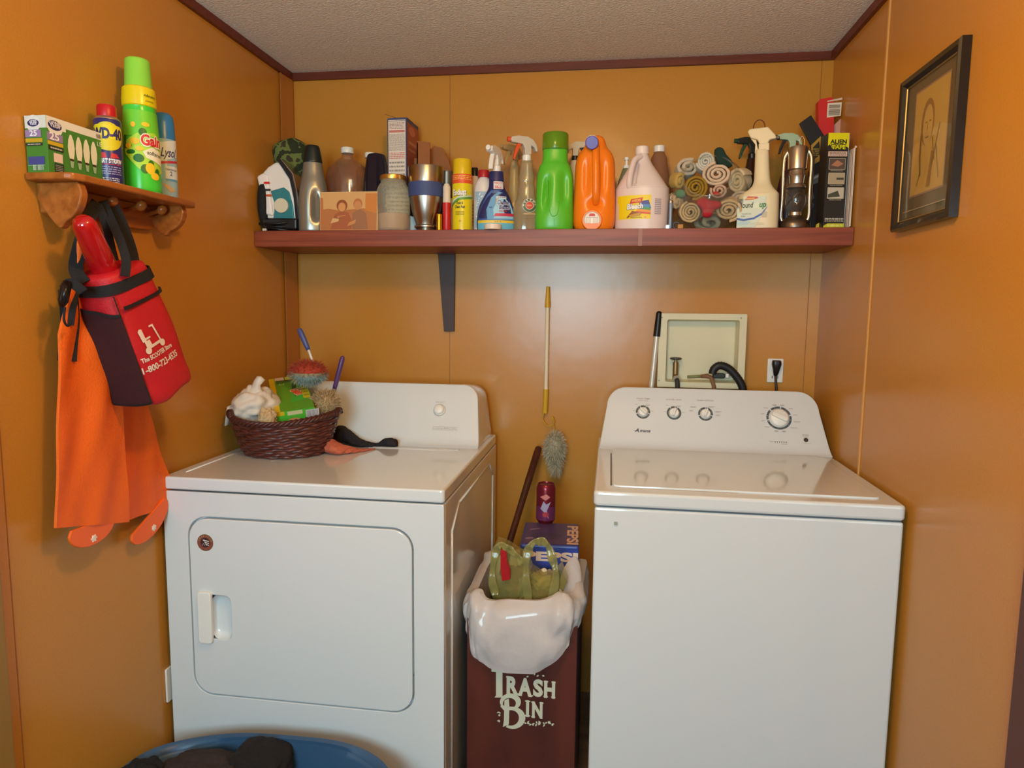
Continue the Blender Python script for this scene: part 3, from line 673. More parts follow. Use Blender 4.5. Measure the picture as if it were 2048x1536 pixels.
q = pl(538, 458); MB().box((q[0]-.008, -.058, 0), (q[0]+.004, -.048, .008)).build('plug_prong', P('pale_plastic', (206, 200, 190), .4), t, bevel=.0015)

# silver grey bottle with black cap
t, r, h = place('grey_bottle', 'silver grey detergent bottle with a tall black cap beside the iron', 'bottle', 600, 656, 291, -.225)
SIL = P('silver_plastic', (150, 146, 134), .28, metal=.55)
hb = h-.052
def dent(v):
    # grip hollow on the right front
    if .03 < v.z < .13 and v.y < .01:
        k = math.exp(-((v.x-.006)/.010)**2)*min(1, (v.z-.03)/.012)*min(1, (.13-v.z)/.03); return V3((v.x, v.y+.013*k, v.z))
    return v
body('bottle', [(0, r*.86, .030), (0, r*.90, .032), (.006, r, .036), (.05, r, .036), (.10, r*.98, .036), (.145, r*.86, .033), (.175, r*.72, .028), (hb, r*.60, .024), (hb, r*.56, .022)], SIL, t, 2.3, 64, 6, deform=dent)
body('cap', [(hb-.002, r*.62, .025), (hb, r*.63, .0255), (hb+.008, r*.62, .025), (h-.012, r*.50, .021), (h-.002, r*.42, .018), (h, r*.30, .012)], P('cap_green_black', (22, 32, 32), .35), t, 2.2, 36, 4)
# big clear jug behind the photo block
t, r, h = place('clear_jug', 'large clear plastic jug with a white cap behind the old photograph', 'jug', 654, 740, 296, -.12)
CP = thin('clear_plastic', (238, 222, 208), .10, (200, 170, 150), .08, 1.5)
body('jug', [(0, r*.94, r*.9), (0, r*.98, r*.92), (.01, r, r*.95), (.09, r, r*.95), (h-.085, r*.92, r*.9), (h-.05, r*.62, r*.6), (h-.032, r*.32, r*.32), (h-.02, .0165, .0165), (h-.012, .0165, .0165)], CP, t, 2.1, 40, 5)
lathe('cap', [(.020, h-.018), (.0205, h-.016), (.0205, h-.003), (.019, h)], WHITE2, t)
A = Art(scyl(r*.99, -90), .006); A.rect(-.035, .02, .035, .065, (70, 92, 66)).rect(-.03, .045, .03, .056, (206, 202, 190)).rect(-.03, .025, .01, .034, (196, 190, 180)).lines(-.028, .047, .028, .055, 2, (70, 70, 70), 5); A.build('label', t)
# small white-capped bottle behind, black bottle with orange label
t, r, h = place('white_capped_bottle', 'bottle with a white cap mostly hidden behind the dark curvy bottle', 'bottle', 727, 756, 306, -.10)
lathe('bottle', [(r*.9, 0), (r, .004), (r, .15), (.012, h-.02), (.012, h-.014)], P('dark_amber', (60, 40, 34), .2), t); lathe('cap', [(.0165, h-.016), (.0165, h-.001), (.015, h)], WHITE2, t)
t, r, h = place('dark_bottle', 'dark navy curvy squeeze bottle with a small orange label behind the glass jar', 'bottle', 732, 776, 308, -.17)
body('bottle', [(0, r*.8, r*.6), (0, r*.84, r*.62), (.01, r*.88, r*.66), (.07, r*.86, r*.64), (.11, r*.98, r*.7), (.15, r*.98, r*.68), (h-.02, r*.84, r*.58), (h-.002, r*.66, r*.5), (h-.006, r*.40, r*.4), (h-.012, .004, .004)], P('navy_plastic', (28, 26, 42), .25), t, 2.2, 36, 5, deform=lambda v: V3((v.x, v.y-.007*math.exp(-(v.x/.007)**2)*(1 if v.z > .05 else 0)*(1 if v.y < 0 else 0), v.z)))
A = Art(ssup(r*.92, r*.68, 2.2), .004); A.rect(.002, .05, r*.75, .116, (206, 74, 34)).rect(.004, .052, r*.7, .072, (220, 140, 44)).text('J', .010, .09, .020, (230, 225, 220), w=.008, bold=.03).rect(.004, .112, r*.7, .114, (240, 230, 220)); A.build('label', t)

# tall carton with an open flap
x0 = at(775, 300, y=-.16).x; x1 = at(814, 300, y=-.16).x; hh = at(795, 236, y=-.16).z-SZ
t = thing('tall_carton', 'tall blue edged carton printed with small text, its top flap open', 'box', (x0, -.16, SZ), (0, 0, -.05))
wc = x1-x0; MB().box((0, 0, 0), (wc, .112, hh)).build('carton', P('carton_blue', (62, 72, 112), .5), t, bevel=.0008)
MB().prism([(0, hh), (.055, hh+.018), (.056, hh+.0168), (.002, hh-.001)], 0, .002, wc) if 0 else None
b = MB(); b.box((-.008, .0, hh), (wc*.45, .001, hh+.0012)); b.v = [(x, y+(.0), z+(.012 if x < 0 else 0)) for x, y, z in b.v]
b.box((wc*.30, .002, hh), (wc, .06, hh+.001)); b.build('flap', P('flap_dark', (60, 48, 58), .6), t)
A = Art(splane((0, 0, 0), (1, 0, 0), (0, 0, 1)))
A.rect(.0035, .004, wc-.0035, hh-.006, (226, 214, 200)).rect(.004, hh-.010, wc-.004, hh-.0085, (60, 60, 90))
A.lines(.007, hh-.034, wc-.007, hh-.013, 5, (150, 110, 110), 1).rect(.006, hh-.044, wc-.006, hh-.037, (196, 120, 110)).lines(.006, hh-.10, wc-.006, hh-.048, 16, (150, 140, 132), 2).lines(.006, hh-.125, wc-.006, hh-.104, 4, (198, 110, 100), 3).lines(.006, .02, wc-.006, hh-.13, 17, (150, 140, 132), 4)
A.build('printed_panel', t)
A = Art(splane((wc, 0, 0), (0, 1, 0), (0, 0, 1)))
A.rect(.004, .10, .108, hh-.012, (170, 84, 64)).ell(.05, hh-.03, .03, .014, (206, 120, 100)).rect(.01, .01, .10, .095, (74, 62, 104)).text('OATS', .055, hh-.075, .012, (222, 190, 180), w=.08, bold=.03) if 0 else A.rect(.004, .10, .108, hh-.012, (166, 82, 62)).ell(.05, hh-.032, .03, .014, (200, 118, 98)).rect(.01, .01, .10, .095, (78, 64, 100)).rect(.02, hh-.075, .09, hh-.065, (196, 130, 110)).rect(.02, hh-.095, .08, hh-.088, (196, 130, 110))
A.build('side_print', t)

# old photograph mounted on a block
a = at(638, 383, y=-.262); c_ = at(755, 462, y=-.262)
pw_ = c_.x-a.x; ph = a.z-SZ
t = thing('photo_block', 'faded orange photograph of two people mounted on a pale block', 'photograph', (a.x, -.262, SZ), (math.radians(-4), 0, 0))
MB().box((0, 0, 0), (pw_, .012, ph)).build('block', P('pale_wood', (214, 182, 132), .5), t, bevel=.0008)
A = Art(splane((0, 0, 0), (1, 0, 0), (0, 0, 1)))
sx, sz_ = pw_/117, ph/79
R_ = lambda x, y: (x*sx, (79-y)*sz_)
A.rect(.0018, .0012, pw_-.0018, ph-.0018, (214, 166, 104))
A.poly([R_(1, 36), R_(18, 34), R_(40, 38), R_(60, 36), R_(88, 34), R_(115, 38), R_(115, 77), R_(1, 77)], (186, 118, 66))
A.poly([R_(92, 4), R_(115, 4), R_(115, 44), R_(92, 38)], (204, 128, 56)).poly([R_(1, 12), R_(6, 12), R_(8, 60), R_(1, 70)], (190, 116, 60))
A.poly([R_(30, 46), R_(44, 38), R_(58, 42), R_(66, 60), R_(64, 76), R_(22, 76)], (172, 96, 58)).poly([R_(66, 44), R_(80, 34), R_(94, 44), R_(98, 76), R_(66, 76)], (160, 108, 72))
A.ell(*R_(45, 28), 11*sx, 12*sz_, (150, 78, 36)).ell(*R_(45, 31), 7.5*sx, 9*sz_, (216, 150, 92)).ell(*R_(77, 25), 9*sx, 11*sz_, (186, 112, 62)).ell(*R_(77, 28), 7.5*sx, 9*sz_, (204, 138, 84))
A.poly([R_(26, 54), R_(40, 52), R_(38, 60), R_(22, 64)], (222, 176, 120)).poly([R_(60, 62), R_(74, 56), R_(72, 64), R_(56, 70)], (206, 140, 84)).line(R_(30, 53), R_(40, 54), .0015, (110, 66, 40)).line(R_(36, 50), R_(52, 48), .002, (214, 150, 90))
A.rect(.0018, .0012, pw_-.0018, .0022, (150, 80, 50)); A.build('photo_print', t)

# glass jar of salt with a brass lid
t, r, h = place('salt_jar', 'textured glass jar half full of pink salt with a gold lid', 'jar', 755, 819, 352, -.225)
body('glass', [(0, r*.84, r*.84), (0, r*.90, r*.90), (.008, r*.98, r*.98), (.06, r, r), (h-.050, r*.98, r*.98), (h-.030, r*.86, r*.86), (h-.020, r*.74, r*.74), (h-.004, r*.74, r*.74)], mat('jar_glass', (226, 220, 200), .10, trans=.75, ior=1.15, bump=.9, bscale=70), t, 2, 40, 5)
lathe('salt', [(r*.84, .003), (r*.93, .008), (r*.94, .045), (r*.9, .052), (.002, .054)], P('pink_salt', (222, 176, 138), .8, bump=.5, bscale=700), t)
lathe('lid', [(r*.78, h-.014), (r*.79, h-.012), (r*.79, h-.002), (r*.75, h)], mat('brass_lid', (206, 158, 78), .3, metal=.9), t)
# steel travel mug with blue band
t, r, h = place('travel_mug', 'stainless steel travel mug with a wide blue rubber band', 'mug', 818, 887, 335, -.225)
rt = r; rb = r*.68
lathe('shell', [(rb*.9, 0), (rb*.92, .001), (rb*.80, .006), (rb*.98, .012), (rb*.98, .016), (rb*.86, .020), (rb*.9, .028), (rb*1.02, .040), (r*.80, .060), (r*.93, h*.52), (r*.96, h*.74), (r, h-.003), (r*.985, h), (r*.93, h), (r*.90, h-.03), (0.001, h-.03)], mat('brushed_steel', (176, 168, 158), .28, metal=1), t, 44, sm=.5)
z0, z1 = h*.53, h*.75
lathe('band', [(r*.93, z0), (r*.965, z0+.001), (r*1.0, z1-.001), (r*.965, z1)], P('blue_rubber', (62, 76, 124), .6), t, 44)
# cardboard / brown paper behind the mug
q0 = at(828, 320, y=-.09); q1 = at(905, 320, y=-.09)
t = thing('cardboard_tray', 'folded piece of brown cardboard with a notched end behind the steel mug', 'cardboard', (q0.x, -.09, SZ))
sc = (q1.x-q0.x)/77
zz = lambda py: at(866, py, y=-.09).z-SZ
b = MB(); b.prism([(0, 0), (77*sc, 0), (77*sc, zz(348)), (70*sc, zz(322)), (58*sc, zz(297)), (40*sc, zz(292)), (36*sc, zz(298)), (30*sc, zz(297)), (26*sc, zz(291)), (16*sc, zz(289)), (15*sc, zz(316)), (0, zz(316))], 1, -.003, .003)
b.prism([(15*sc, 0), (15*sc, zz(289)), (40*sc, zz(292)), (40*sc, 0)], 1, -.05, -.045)
b.box((15*sc, -.05, 0), (15*sc+.003, .0, zz(292)))
b.build('cardboard', P('cardboard', (150, 92, 50), .8, vary=.1, vscale=30), t)
# metal shaker, lighter and small things by the mug
t, r, h = place('metal_tumbler', 'small metal tumbler behind the red lighter', 'tumbler', 880, 908, 343, -.17)
lathe('tumbler', [(r*.8, 0), (r*.85, .002), (r, h-.004), (r*1.05, h-.002), (r*1.02, h), (r*.9, h), (r*.85, h-.03), (.001, h-.03)], mat('dull_steel', (170, 160, 146), .35, metal=.9), t)
t, r, h = place('utility_lighter', 'red and white long lighter standing beside the yellow spray can', 'lighter', 884, 903, 368, -.235, .1)
lathe('handle', [(r*.85, 0), (r*.9, .002), (r*.85, .06), (r*.9, h*.60)], P('red_plastic', (196, 36, 34), .35), t, 20); lathe('sleeve', [(r*.8, h*.6), (r*.8, h-.01), (r*.5, h)], P('cream_sleeve', (220, 204, 184), .4), t, 20)
t, r, h = place('gold_tube', 'short gold lipstick size tube in front of the red lighter', 'tube', 873, 884, 428, -.262)
lathe('tube', [(r*.9, 0), (r, .001), (r, h-.002), (r*.8, h)], mat('gold', (226, 172, 40), .25, metal=1), t, 20)
t, r, h = place('foil_packet', 'small crumpled pale blue packet at the foot of the steel mug', 'packet', 818, 838, 433, -.205)
body('packet', [(0, r, .006), (.01, r*.9, .006), (h-.006, r*.9, .004), (h, r*.6, .002)], P('pale_blue_foil', (176, 196, 206), .4), t, 3, 20, 3, deform=lambda v: v+V3((0, .003*math.sin(v.x*300), .002*math.sin(v.x*400))))
t, r, h = place('folded_card', 'small folded white card leaning behind the red lighter', 'card', 896, 906, 396, -.20)
MB().box((-r, 0, 0), (r, .001, h)).build('card', P('off_white', (222, 208, 196), .6), t)

# aerosol builder
def can(t, r, h, hc, cbody, ccap, art=None, crim=None, rc=.93, dome=.008, capm=None):
    lathe('can', [(r*.93, 0), (r, .002), (r, h-hc-dome-.002), (r*.985, h-hc-dome), (r*.8, h-hc), (r*.7, h-hc+.002)], cbody, t, 44)
    lathe('cap', [(r*rc, h-hc-dome+.001 if rc > .85 else h-hc), (r*rc*.99, h-.003), (r*rc*.93, h)], ccap, t, 40)
    lathe('rim', [(r*1.01, .0), (r*1.015, .0015), (r*1.0, .003)], crim or CHROME, t, 40)
t, r, h = place('spray_can', 'bright yellow aerosol dusting spray can with an orange collar on the long shelf', 'spray can', 905, 944, 320, -.232, None)
t.rotation_euler.z += -.28
YC = P('can_yellow', (226, 206, 30), .3); hc = h*.21
lathe('can', [(r*.95, 0), (r, .002), (r, h-hc-.003), (r*.96, h-hc)], YC, t, 44); lathe('cap', [(r*.93, h-hc-.001), (r*.93, h-.004), (r*.86, h)], P('cap_yellow', (220, 184, 26), .3), t, 40); lathe('rim', [(r*1.01, 0), (r*1.015, .0015), (r, .003)], CHROME, t, 40)
A = Art(scyl(r), .004)
f = 1.0; z = lambda q: h*(1-q)
A.rect(-r*1.6, z(.345), r*2.6, z(.215), (222, 84, 38)).lines(-r*.8, z(.30), r*1.4, z(.23), 3, (240, 190, 90), 9)
A.poly([(-r*1.5, z(.66)), (-r*.2, z(.54)), (r*1.6, z(.52)), (r*1.6, z(.55)), (0, z(.58)), (-r*1.5, z(.71))], (96, 150, 60)).poly([(-r*1.5, z(.62)), (0, z(.52)), (r*1.6, z(.50)), (r*1.6, z(.52)), (-r*.1, z(.55)), (-r*1.5, z(.655))], (196, 216, 190))
A.text('Endust', .0005, z(.50)-.0025, .0165, (40, 44, 60), w=.0445, bold=.06, rot=3).text('Endust', 0, z(.50)-.0015, .0165, (244, 244, 240), w=.043, bold=.035, rot=3)
A.text('Dust &', .001, z(.635), .0075, (48, 44, 40), w=.020, bold=.03).text('Clean Fast', .001, z(.69), .0075, (48, 44, 40), w=.031, bold=.03).lines(-.012, z(.79), .014, z(.73), 3, (120, 110, 30), 2).ell(.002, z(.87), .004, .003, (196, 160, 24))
A.build('label', t)
# white bottles behind
t, r, h = place('white_bottle', 'slim white bottle with a black cap between the yellow can and the red capped bottle', 'bottle', 939, 959, 336, -.16)
lathe('bottle', [(r*.92, 0), (r, .003), (r, h-.05), (r*.8, h-.032), (r*.62, h-.024)], P('bottle_cream', (216, 196, 170), .4), t, 30); lathe('cap', [(r*.66, h-.026), (r*.66, h-.002), (r*.6, h)], BLACK, t, 24)
A = Art(scyl(r), .004); A.rect(-r, .02, r, .10, (196, 150, 90)).lines(-r*.8, .03, r*.8, .09, 6, (120, 90, 60), 7); A.build('label', t)
t, r, h = place('red_capped_bottle', 'white and blue speckled bottle with a red cap left of the blue trigger spray', 'bottle', 948, 986, 341, -.205)
body('bottle', [(0, r*.95, r*.62), (0, r*.98, r*.64), (.004, r, r*.66), (h-.07, r, r*.66), (h-.04, r*.86, r*.6), (h-.026, r*.55, r*.5), (h-.02, r*.45, r*.45)], P('bottle_white', (214, 206, 204), .35), t, 2.3, 40, 4)
lathe('cap', [(r*.56, h-.022), (r*.57, h-.003), (r*.52, h)], P('cap_red', (176, 36, 44), .35), t, 30)
A = Art(ssup(r, r*.66, 2.3), .004); A.rect(-r*.85, .012, r*.85, h-.065, (150, 176, 200))
Rn = random.Random(8)
for k in range(26): A.ell(Rn.uniform(-r*.75, r*.75), Rn.uniform(.02, h-.07), .0016, .002, (232, 232, 236), 8)
A.poly([(r*.2, .08), (r*.8, .08), (r*.8, .13), (r*.45, .125)], (150, 50, 90)); A.build('label', t)
# trigger sprayer head
def sprayer(t, z, s, m_head, m_trig, m_collar, dirx=-1, yaw=0, mode=0):
    """sprayer head, nozzle toward local dirx; s = scale"""
    Rz = Matrix.Translation((0, 0, z))@Matrix.Rotation(yaw, 4, 'Z')
    def T(v): return tuple(Rz@V3((v[0]*s*dirx, v[1]*s, v[2]*s)))
    b = MB(); b.loft([[V3(T((c.x, c.y, zz_))) for c in sect(rr_, rr_, 2, 24)] for zz_, rr_ in ((-.002, .0135), (.0, .0142), (.016, .0138), (.018, .011))]); autosmooth(b.build('collar', m_collar, t), .6)
    prof = [(-.012, .018), (.010, .018), (.010, .036), (.016, .048), (.030, .050), (.052, .052), (.056, .060), (.052, .068), (.030, .073), (.0, .072), (-.018, .064), (-.030, .048), (-.034, .030), (-.028, .028), (-.022, .040), (-.012, .046)]
    b = MB(); b.prism(prof, 1, -.0105, .0105); b.v = [T(v) for v in b.v]; h_ = b.build('spray_head', m_head, t, bevel=.0022*s)
    b = MB(); b.cyl((.052, 0, .061), (.064, 0, .061), .0078, n=16); b.v = [T(v) for v in b.v]; b.build('nozzle', m_trig if mode else m_head, t, bevel=.001)
    prof = [(.018, .050), (.032, .050), (.038, .036), (.044, .016), (.046, .002), (.041, .000), (.036, .014), (.029, .030)]
    b = MB(); b.prism(prof, 1, -.007, .007); b.v = [T(v) for v in b.v]; b.build('trigger', m_trig, t, bevel=.0018*s)
# blue trigger bottle : cleaner with bleach
t, r, h = place('spray_bottle', 'blue trigger spray bottle with white sprayer, label reading Cleaner with Bleach', 'spray bottle', 953, 1029, 372, -.232)
t.location.x = at(992, 440, y=-.232).x
hb = at(992, 344, y=-.232).z-SZ; xo = 0
NB = P('bottle_navy', (40, 44, 96), .25)
PR = [(0, r*.92, .024, 0), (0, r*.95, .025, 0), (.005, r*.98, .027, 0), (.040, r*.98, .028, 0), (.075, r*.86, .027, 0), (.105, r*.62, .025, .002), (.128, r*.42, .021, .001), (hb-.014, r*.38, .0165, 0), (hb, r*.36, .0145, 0)]
body('bottle', PR, NB, t, 2.4, 44, 5)
rxf = pint(PR, 1); ryf = pint(PR, 2)
A = Art(ssup(rxf, ryf, 2.4), .004, base=.0006)
rr_ = r
A.poly([(-rr_*.90, .026), (rr_*.94, .026), (rr_*.94, .05), (rr_*.74, .082), (rr_*.48, .112), (rr_*.36, .116), (-rr_*.25, .116), (-rr_*.45, .104), (-rr_*.72, .075), (-rr_*.9, .045)], (50, 92, 160))
A.poly([(-rr_*.45, .030), (rr_*.92, .030), (rr_*.92, .05), (rr_*.72, .080), (rr_*.46, .108), (rr_*.1, .112), (-rr_*.25, .095), (-rr_*.5, .06)], (86, 150, 196)).poly([(-rr_*.1, .034), (rr_*.90, .034), (rr_*.9, .05), (rr_*.70, .078), (rr_*.40, .098), (rr_*.1, .09), (-rr_*.15, .06)], (150, 200, 222))
A.rect(-rr_*.93, .021, rr_*.95, .0285, (226, 190, 40)).rect(-rr_*.93, .002, rr_*.95, .021, (96, 176, 206)).text('52.5', rr_*.1, .0228, .0035, (150, 90, 40), w=.02)
A.rect(0, .092, rr_*.52, .0985, (228, 232, 238)).lines(.001, .093, rr_*.5, .098, 1, (60, 80, 140), 1)
A.text('Cleaner', rr_*.38, .074, .0125, (236, 238, 244), w=.038, bold=.06, shear=.2).text('Cleaner', rr_*.38, .0745, .0125, (52, 50, 110), w=.0365, bold=.03, shear=.2)
A.text('with', -rr_*.28, .064, .0045, (52, 50, 110), w=.009, shear=.2).text('Bleach', rr_*.42, .0605, .0115, (236, 238, 244), w=.033, bold=.06, shear=.2).text('Bleach', rr_*.42, .061, .0115, (52, 50, 110), w=.0315, bold=.03, shear=.2)
A.text('Kills Mold', rr_*.35, .0535, .0042, (200, 50, 70), w=.022, bold=.02).poly([(-rr_*.12, .040), (rr_*.92, .041), (rr_*.92, .049), (-rr_*.02, .049)], (196, 44, 76))
A.build('label', t)
A = Art(ssup(rxf, ryf, 2.4), .004, base=.0008); A.rect(-rr_*.14, .120, rr_*.36, .143, (214, 208, 210)).text('VALUE', rr_*.11, .133, .0072, (206, 44, 52), w=rr_*.44, bold=.03).text('SIZE', rr_*.12, .1225, .0072, (206, 44, 52), w=rr_*.36, bold=.03); A.build('neck_label', t)
sprayer(t, hb, .96, WHITE2, WHITE2, WHITE2, -1, 1.15)
# loose white cap in front
t, r, h = place('loose_bottle_cap', 'small white screw cap lying in front of the blue trigger spray', 'cap', 969, 1003, 449, -.268)
lathe('cap', [(r*.98, 0), (r, .001), (r, h-.001), (r*.94, h)], P('cap_cream', (232, 214, 198), .4), t, 36)
# translucent sprayer bottle behind
t, r, h = place('trigger_bottle', 'empty yellowish translucent spray bottle behind the blue trigger spray', 'spray bottle', 1003, 1052, 385, -.16)
TR = thin('yellowed_plastic', (226, 206, 160), .45, (214, 186, 130), .2, 1.4)
hb = at(1030, 330, y=-.16).z-SZ
body('bottle', [(0, r*.92, .022), (0, r, .024), (.05, r, .026), (.09, r*.85, .024), (.13, r*.5, .018), (hb, .013, .013)], TR, t, 2.2, 36, 4)
sprayer(t, hb-.004, .85, TR, TR, TR, -1, 0.7)
# clear bottle with white and orange sprayer
t, r, h = place('clear_spray_bottle', 'clear spray bottle with white and orange trigger head and round green label', 'spray bottle', 1026, 1078, 372, -.225)
hb = at(1053, 322, y=-.225).z-SZ
PR = [(0, r*.93, .022), (0, r*.97, .024), (.004, r, .026), (.068, r, .026), (.085, r*.86, .025), (.100, r*.70, .022), (.125, r*.66, .020), (.140, r*.56, .018), (.150, r*.60, .018), (hb-.012, r*.46, .014), (hb, r*.44, .013)]
CL = thin('clear_bottle', (226, 214, 186), .25, (220, 206, 170), .08, 1.5)
body('bottle', PR, CL, t, 2.3, 44, 5)
A = Art(ssup(pint(PR, 1), pint(PR, 2), 2.3), .003, base=.0006)
cu, cv = .010, .072
A.ell(cu, cv, .0205, .0205, (222, 216, 196)).ell(cu, cv, .0195, .0195, (62, 92, 66)).ell(cu, cv, .0120, .0120, (222, 216, 196)).ell(cu, cv, .0108, .0108, (200, 70, 52)).rect(cu-.007, cv-.002, cu+.007, cv+.002, (222, 150, 120))
for i, ch in enumerate('MURPHY'):
    q = math.radians(172-i*31); A.text(ch, cu+.0157*math.cos(q)-.0*math.sin(q), cv+.0157*math.sin(q)-.002, .0052, (232, 228, 214), rot=math.degrees(q)-90, bold=.04, w=.005)
A.rect(-r*.2, .045, r*.8, .050, (180, 150, 100)); A.build('label', t)
OR = P('orange_trigger', (214, 84, 44), .4)
sprayer(t, hb, .95, P('cloudy_white', (216, 206, 190), .35, trans=.2), OR, WHITE2, -1, .35, 1)

# green bottle
t, r, h = place('green_bottle', 'large bright green detergent bottle with a clear green measuring cap', 'bottle', 1070, 1147, 268, -.225)
GR = P('green_plastic', (88, 186, 44), .3)
hb = h-.046
def gdent(v):
    k = 0
    if v.y < 0:
        for cx, w_ in ((-.020, .009), (.027, .013)):
            zc = (.12 if cx > 0 else .105); k += math.exp(-((v.x-cx+(.16-v.z)*(.08 if cx < 0 else -.02))/w_)**2)*math.exp(-((v.z-zc)/.045)**4)
    return V3((v.x, v.y+.012*k, v.z))
PR = [(0, r*.88, .034), (0, r*.93, .036), (.006, r*.98, .040), (.03, r, .042), (.08, r*.97, .042), (.12, r*.96, .041), (.155, r*.93, .039), (.185, r*.80, .034), (.200, r*.66, .029), (hb, r*.63, .027)]
body('bottle', PR, GR, t, 2.6, 72, 6, deform=gdent)
GC = P('green_clear_cap', (120, 170, 40), .15, trans=.45, ior=1.35)
lathe('cap', [(r*.66, hb-.001), (r*.67, hb+.001), (r*.66, h-.004), (r*.62, h)], GC, t, 44)
MB().tube([(0, -.0425, .012), (0, -.044, .03)], .0008, 6).build('mould_line', GR, t)
b = MB(); b.tube(cr([(-.021, -.0405, .140), (-.019, -.0418, .09), (-.012, -.0432, .048), (-.002, -.0437, .038), (.010, -.0432, .048), (.013, -.0420, .08)], 6), .0011, 8); b.build('grip_line', GR, t, smooth=True)
# sprayer behind between green and orange
t, r, h = place('grey_spray_bottle', 'off white spray bottle with a dark nozzle hidden between the green and orange bottles', 'spray bottle', 1128, 1168, 330, -.10)
hb = at(1152, 322, y=-.10).z-SZ
body('bottle', [(0, r, .022), (.12, r, .022), (hb-.02, .016, .016), (hb, .013, .013)], P('off_white_plastic', (206, 190, 160), .4), t, 2.2, 30, 4)
sprayer(t, hb, .8, P('sprayer_beige', (206, 190, 160), .4), BLACK, BLACK, 1, 0.2, 1)
# orange jug
t, r, h = place('orange_jug', 'orange laundry detergent jug with a purple cap lying on its top front', 'jug', 1146, 1230, 272, -.215)
OJ = P('orange_plastic', (244, 126, 22), .3)
def odent(v):
    k = 0
    if v.y < 0:
        for cx in (-.024, .024): k += .55*math.exp(-((v.x-cx)/.010)**2)*math.exp(-((v.z-.150)/.05)**4)
        k += 1.1*math.exp(-((v.x-.004)/.018)**2-((v.z-.073)/.012)**2)
    return V3((v.x, v.y+.016*k, v.z))
body('jug', [(0, r*.72, .034), (0, r*.80, .038), (.008, r*.93, .043), (.03, r, .046), (.08, r*.99, .046), (.13, r*.96, .045), (.19, r*.93, .043), (.22, r*.80, .038), (.240, r*.55, .030), (h-.012, r*.42, .024), (h-.002, r*.25, .014), (h, .002, .002)], OJ, t, 2.5, 80, 7, deform=odent)
b = MB(); b.tube(cr([(.001, -.030, .236), (.001, -.050, .20), (.003, -.052, .15), (.004, -.046, .098), (.004, -.030, .080)], 6), .0115, 14); autosmooth(b.build('handle', OJ, t), 1)
p = at(1183, 283, y=-.262); lp = V3((p.x-t.location.x, -.047, p.z-SZ))
b = MB(); b.cyl(lp+V3((0, .02, 0)), lp, .0175, .0185, 32); o = b.build('spout', WHITE2, t, bevel=.002)
b = MB(); b.cyl(lp+V3((0, .006, -.002)), lp+V3((0, -.012, -.006)), .0195, .0185, 32); o = b.build('cap', P('purple_cap', (96, 78, 170), .35), t, bevel=.002)
p = at(1183, 440, y=-.262)
su = splane((p.x-t.location.x, -.0487, p.z-SZ), (1, 0, 0), (0, -.1, 1))
b = MB(); b.cyl((p.x-t.location.x, -.040, p.z-SZ), (p.x-t.location.x, -.0482, p.z-SZ+.0), .031, .029, 36); b.build('boss', OJ, t, bevel=.002)
A = Art(su); A.ell(0, 0, .0232, .0232, (120, 110, 130)).ell(0, 0, .0222, .0222, (234, 222, 206)).rect(-.004, -.016, .004, .008, (250, 240, 228), .002).rect(-.017, .006, .017, .0075, (170, 160, 160)).rect(-.0165, -.012, -.0155, .006, (180, 180, 200)).rect(.0155, -.012, .0165, .006, (180, 180, 200)).rect(-.0052, -.015, -.0042, .006, (180, 170, 170)).rect(.0042, -.015, .0052, .006, (180, 170, 170))
A.poly([(-.009, .0105), (.009, .0105), (.008, .016), (.004, .0185), (-.004, .0185), (-.008, .016)], (206, 56, 36)); A.build('emblem', t)
# small green tinted spritzer behind bleach
t, r, h = place('pump_spritzer', 'small clear green spritzer with a white pump behind the left shoulder of the bleach jug', 'spray bottle', 1234, 1266, 330, -.13)
lathe('bottle', [(r*.95, 0), (r, .004), (r, h-.05), (r*.5, h-.014), (r*.42, h-.01)], P('green_tint', (170, 186, 150), .1, trans=.7, ior=1.2), t); hq = at(1256, 315, y=-.13).z-SZ
lathe('pump', [(r*.44, h-.012), (r*.4, h-.002), (r*.18, h), (r*.18, hq-.008), (r*.3, hq-.008), (r*.3, hq)], WHITE2, t, 20)
# bleach jug
t, r, h = place('bleach_jug', 'white bleach jug with a yellow and rainbow label', 'jug', 1230, 1336, 293, -.205, None)
t.rotation_euler.z += -.12
BW = P('bleach_white', (224, 206, 200), .35)
hb = h-.020; dp = .058
def bdent(v):
    if v.y < 0 and .118 < v.z < .20:
        k = math.exp(-((v.x+.020+(v.z-.12)*-.08)/.006)**2)*math.exp(-((v.z-.158)/.034)**6); return V3((v.x, v.y+.020*k, v.z))
    return v
nx = -.004+.002
PR = [(0, r*.93, dp*.93, 0), (0, r*.97, dp*.97, 0), (.005, r, dp, 0), (.105, r, dp, 0), (.118, r*.99, dp*.99, 0), (.128, r*.93, dp*.95, -.001), (.160, r*.68, dp*.75, -.003), (.190, r*.42, dp*.5, -.004), (hb-.010, .0205, .0205, -.004), (hb, .017, .017, -.004)]
body('jug', [(0, r*.93, dp*.93, 0), (0, r*.97, dp*.97, 0), (.005, r, dp, 0), (.0, 0, 0, 0)][:3]+PR[3:], BW, t, 2.5, 88, 6, deform=bdent)
b = MB(); b.tube(cr([(-.004, -.020, hb-.012), (-.020, -.036, hb-.025), (-.028, -.047, .165), (-.031, -.054, .135), (-.031, -.048, .118)], 6), .0085, 14); autosmooth(b.build('handle', BW, t), 1)
b = MB(); b.loft([[v+V3((-.004, 0, 0)) for v in sect(rr_, rr_, 2, 40, 0, 0, z_)] for z_, rr_ in ((hb-.003, .0185), (hb-.002, .0195), (h-.003, .0190), (h-.001, .0175), (h, .014))]); autosmooth(b.build('cap', P('cap_white', (236, 220, 212), .35), t), .6)
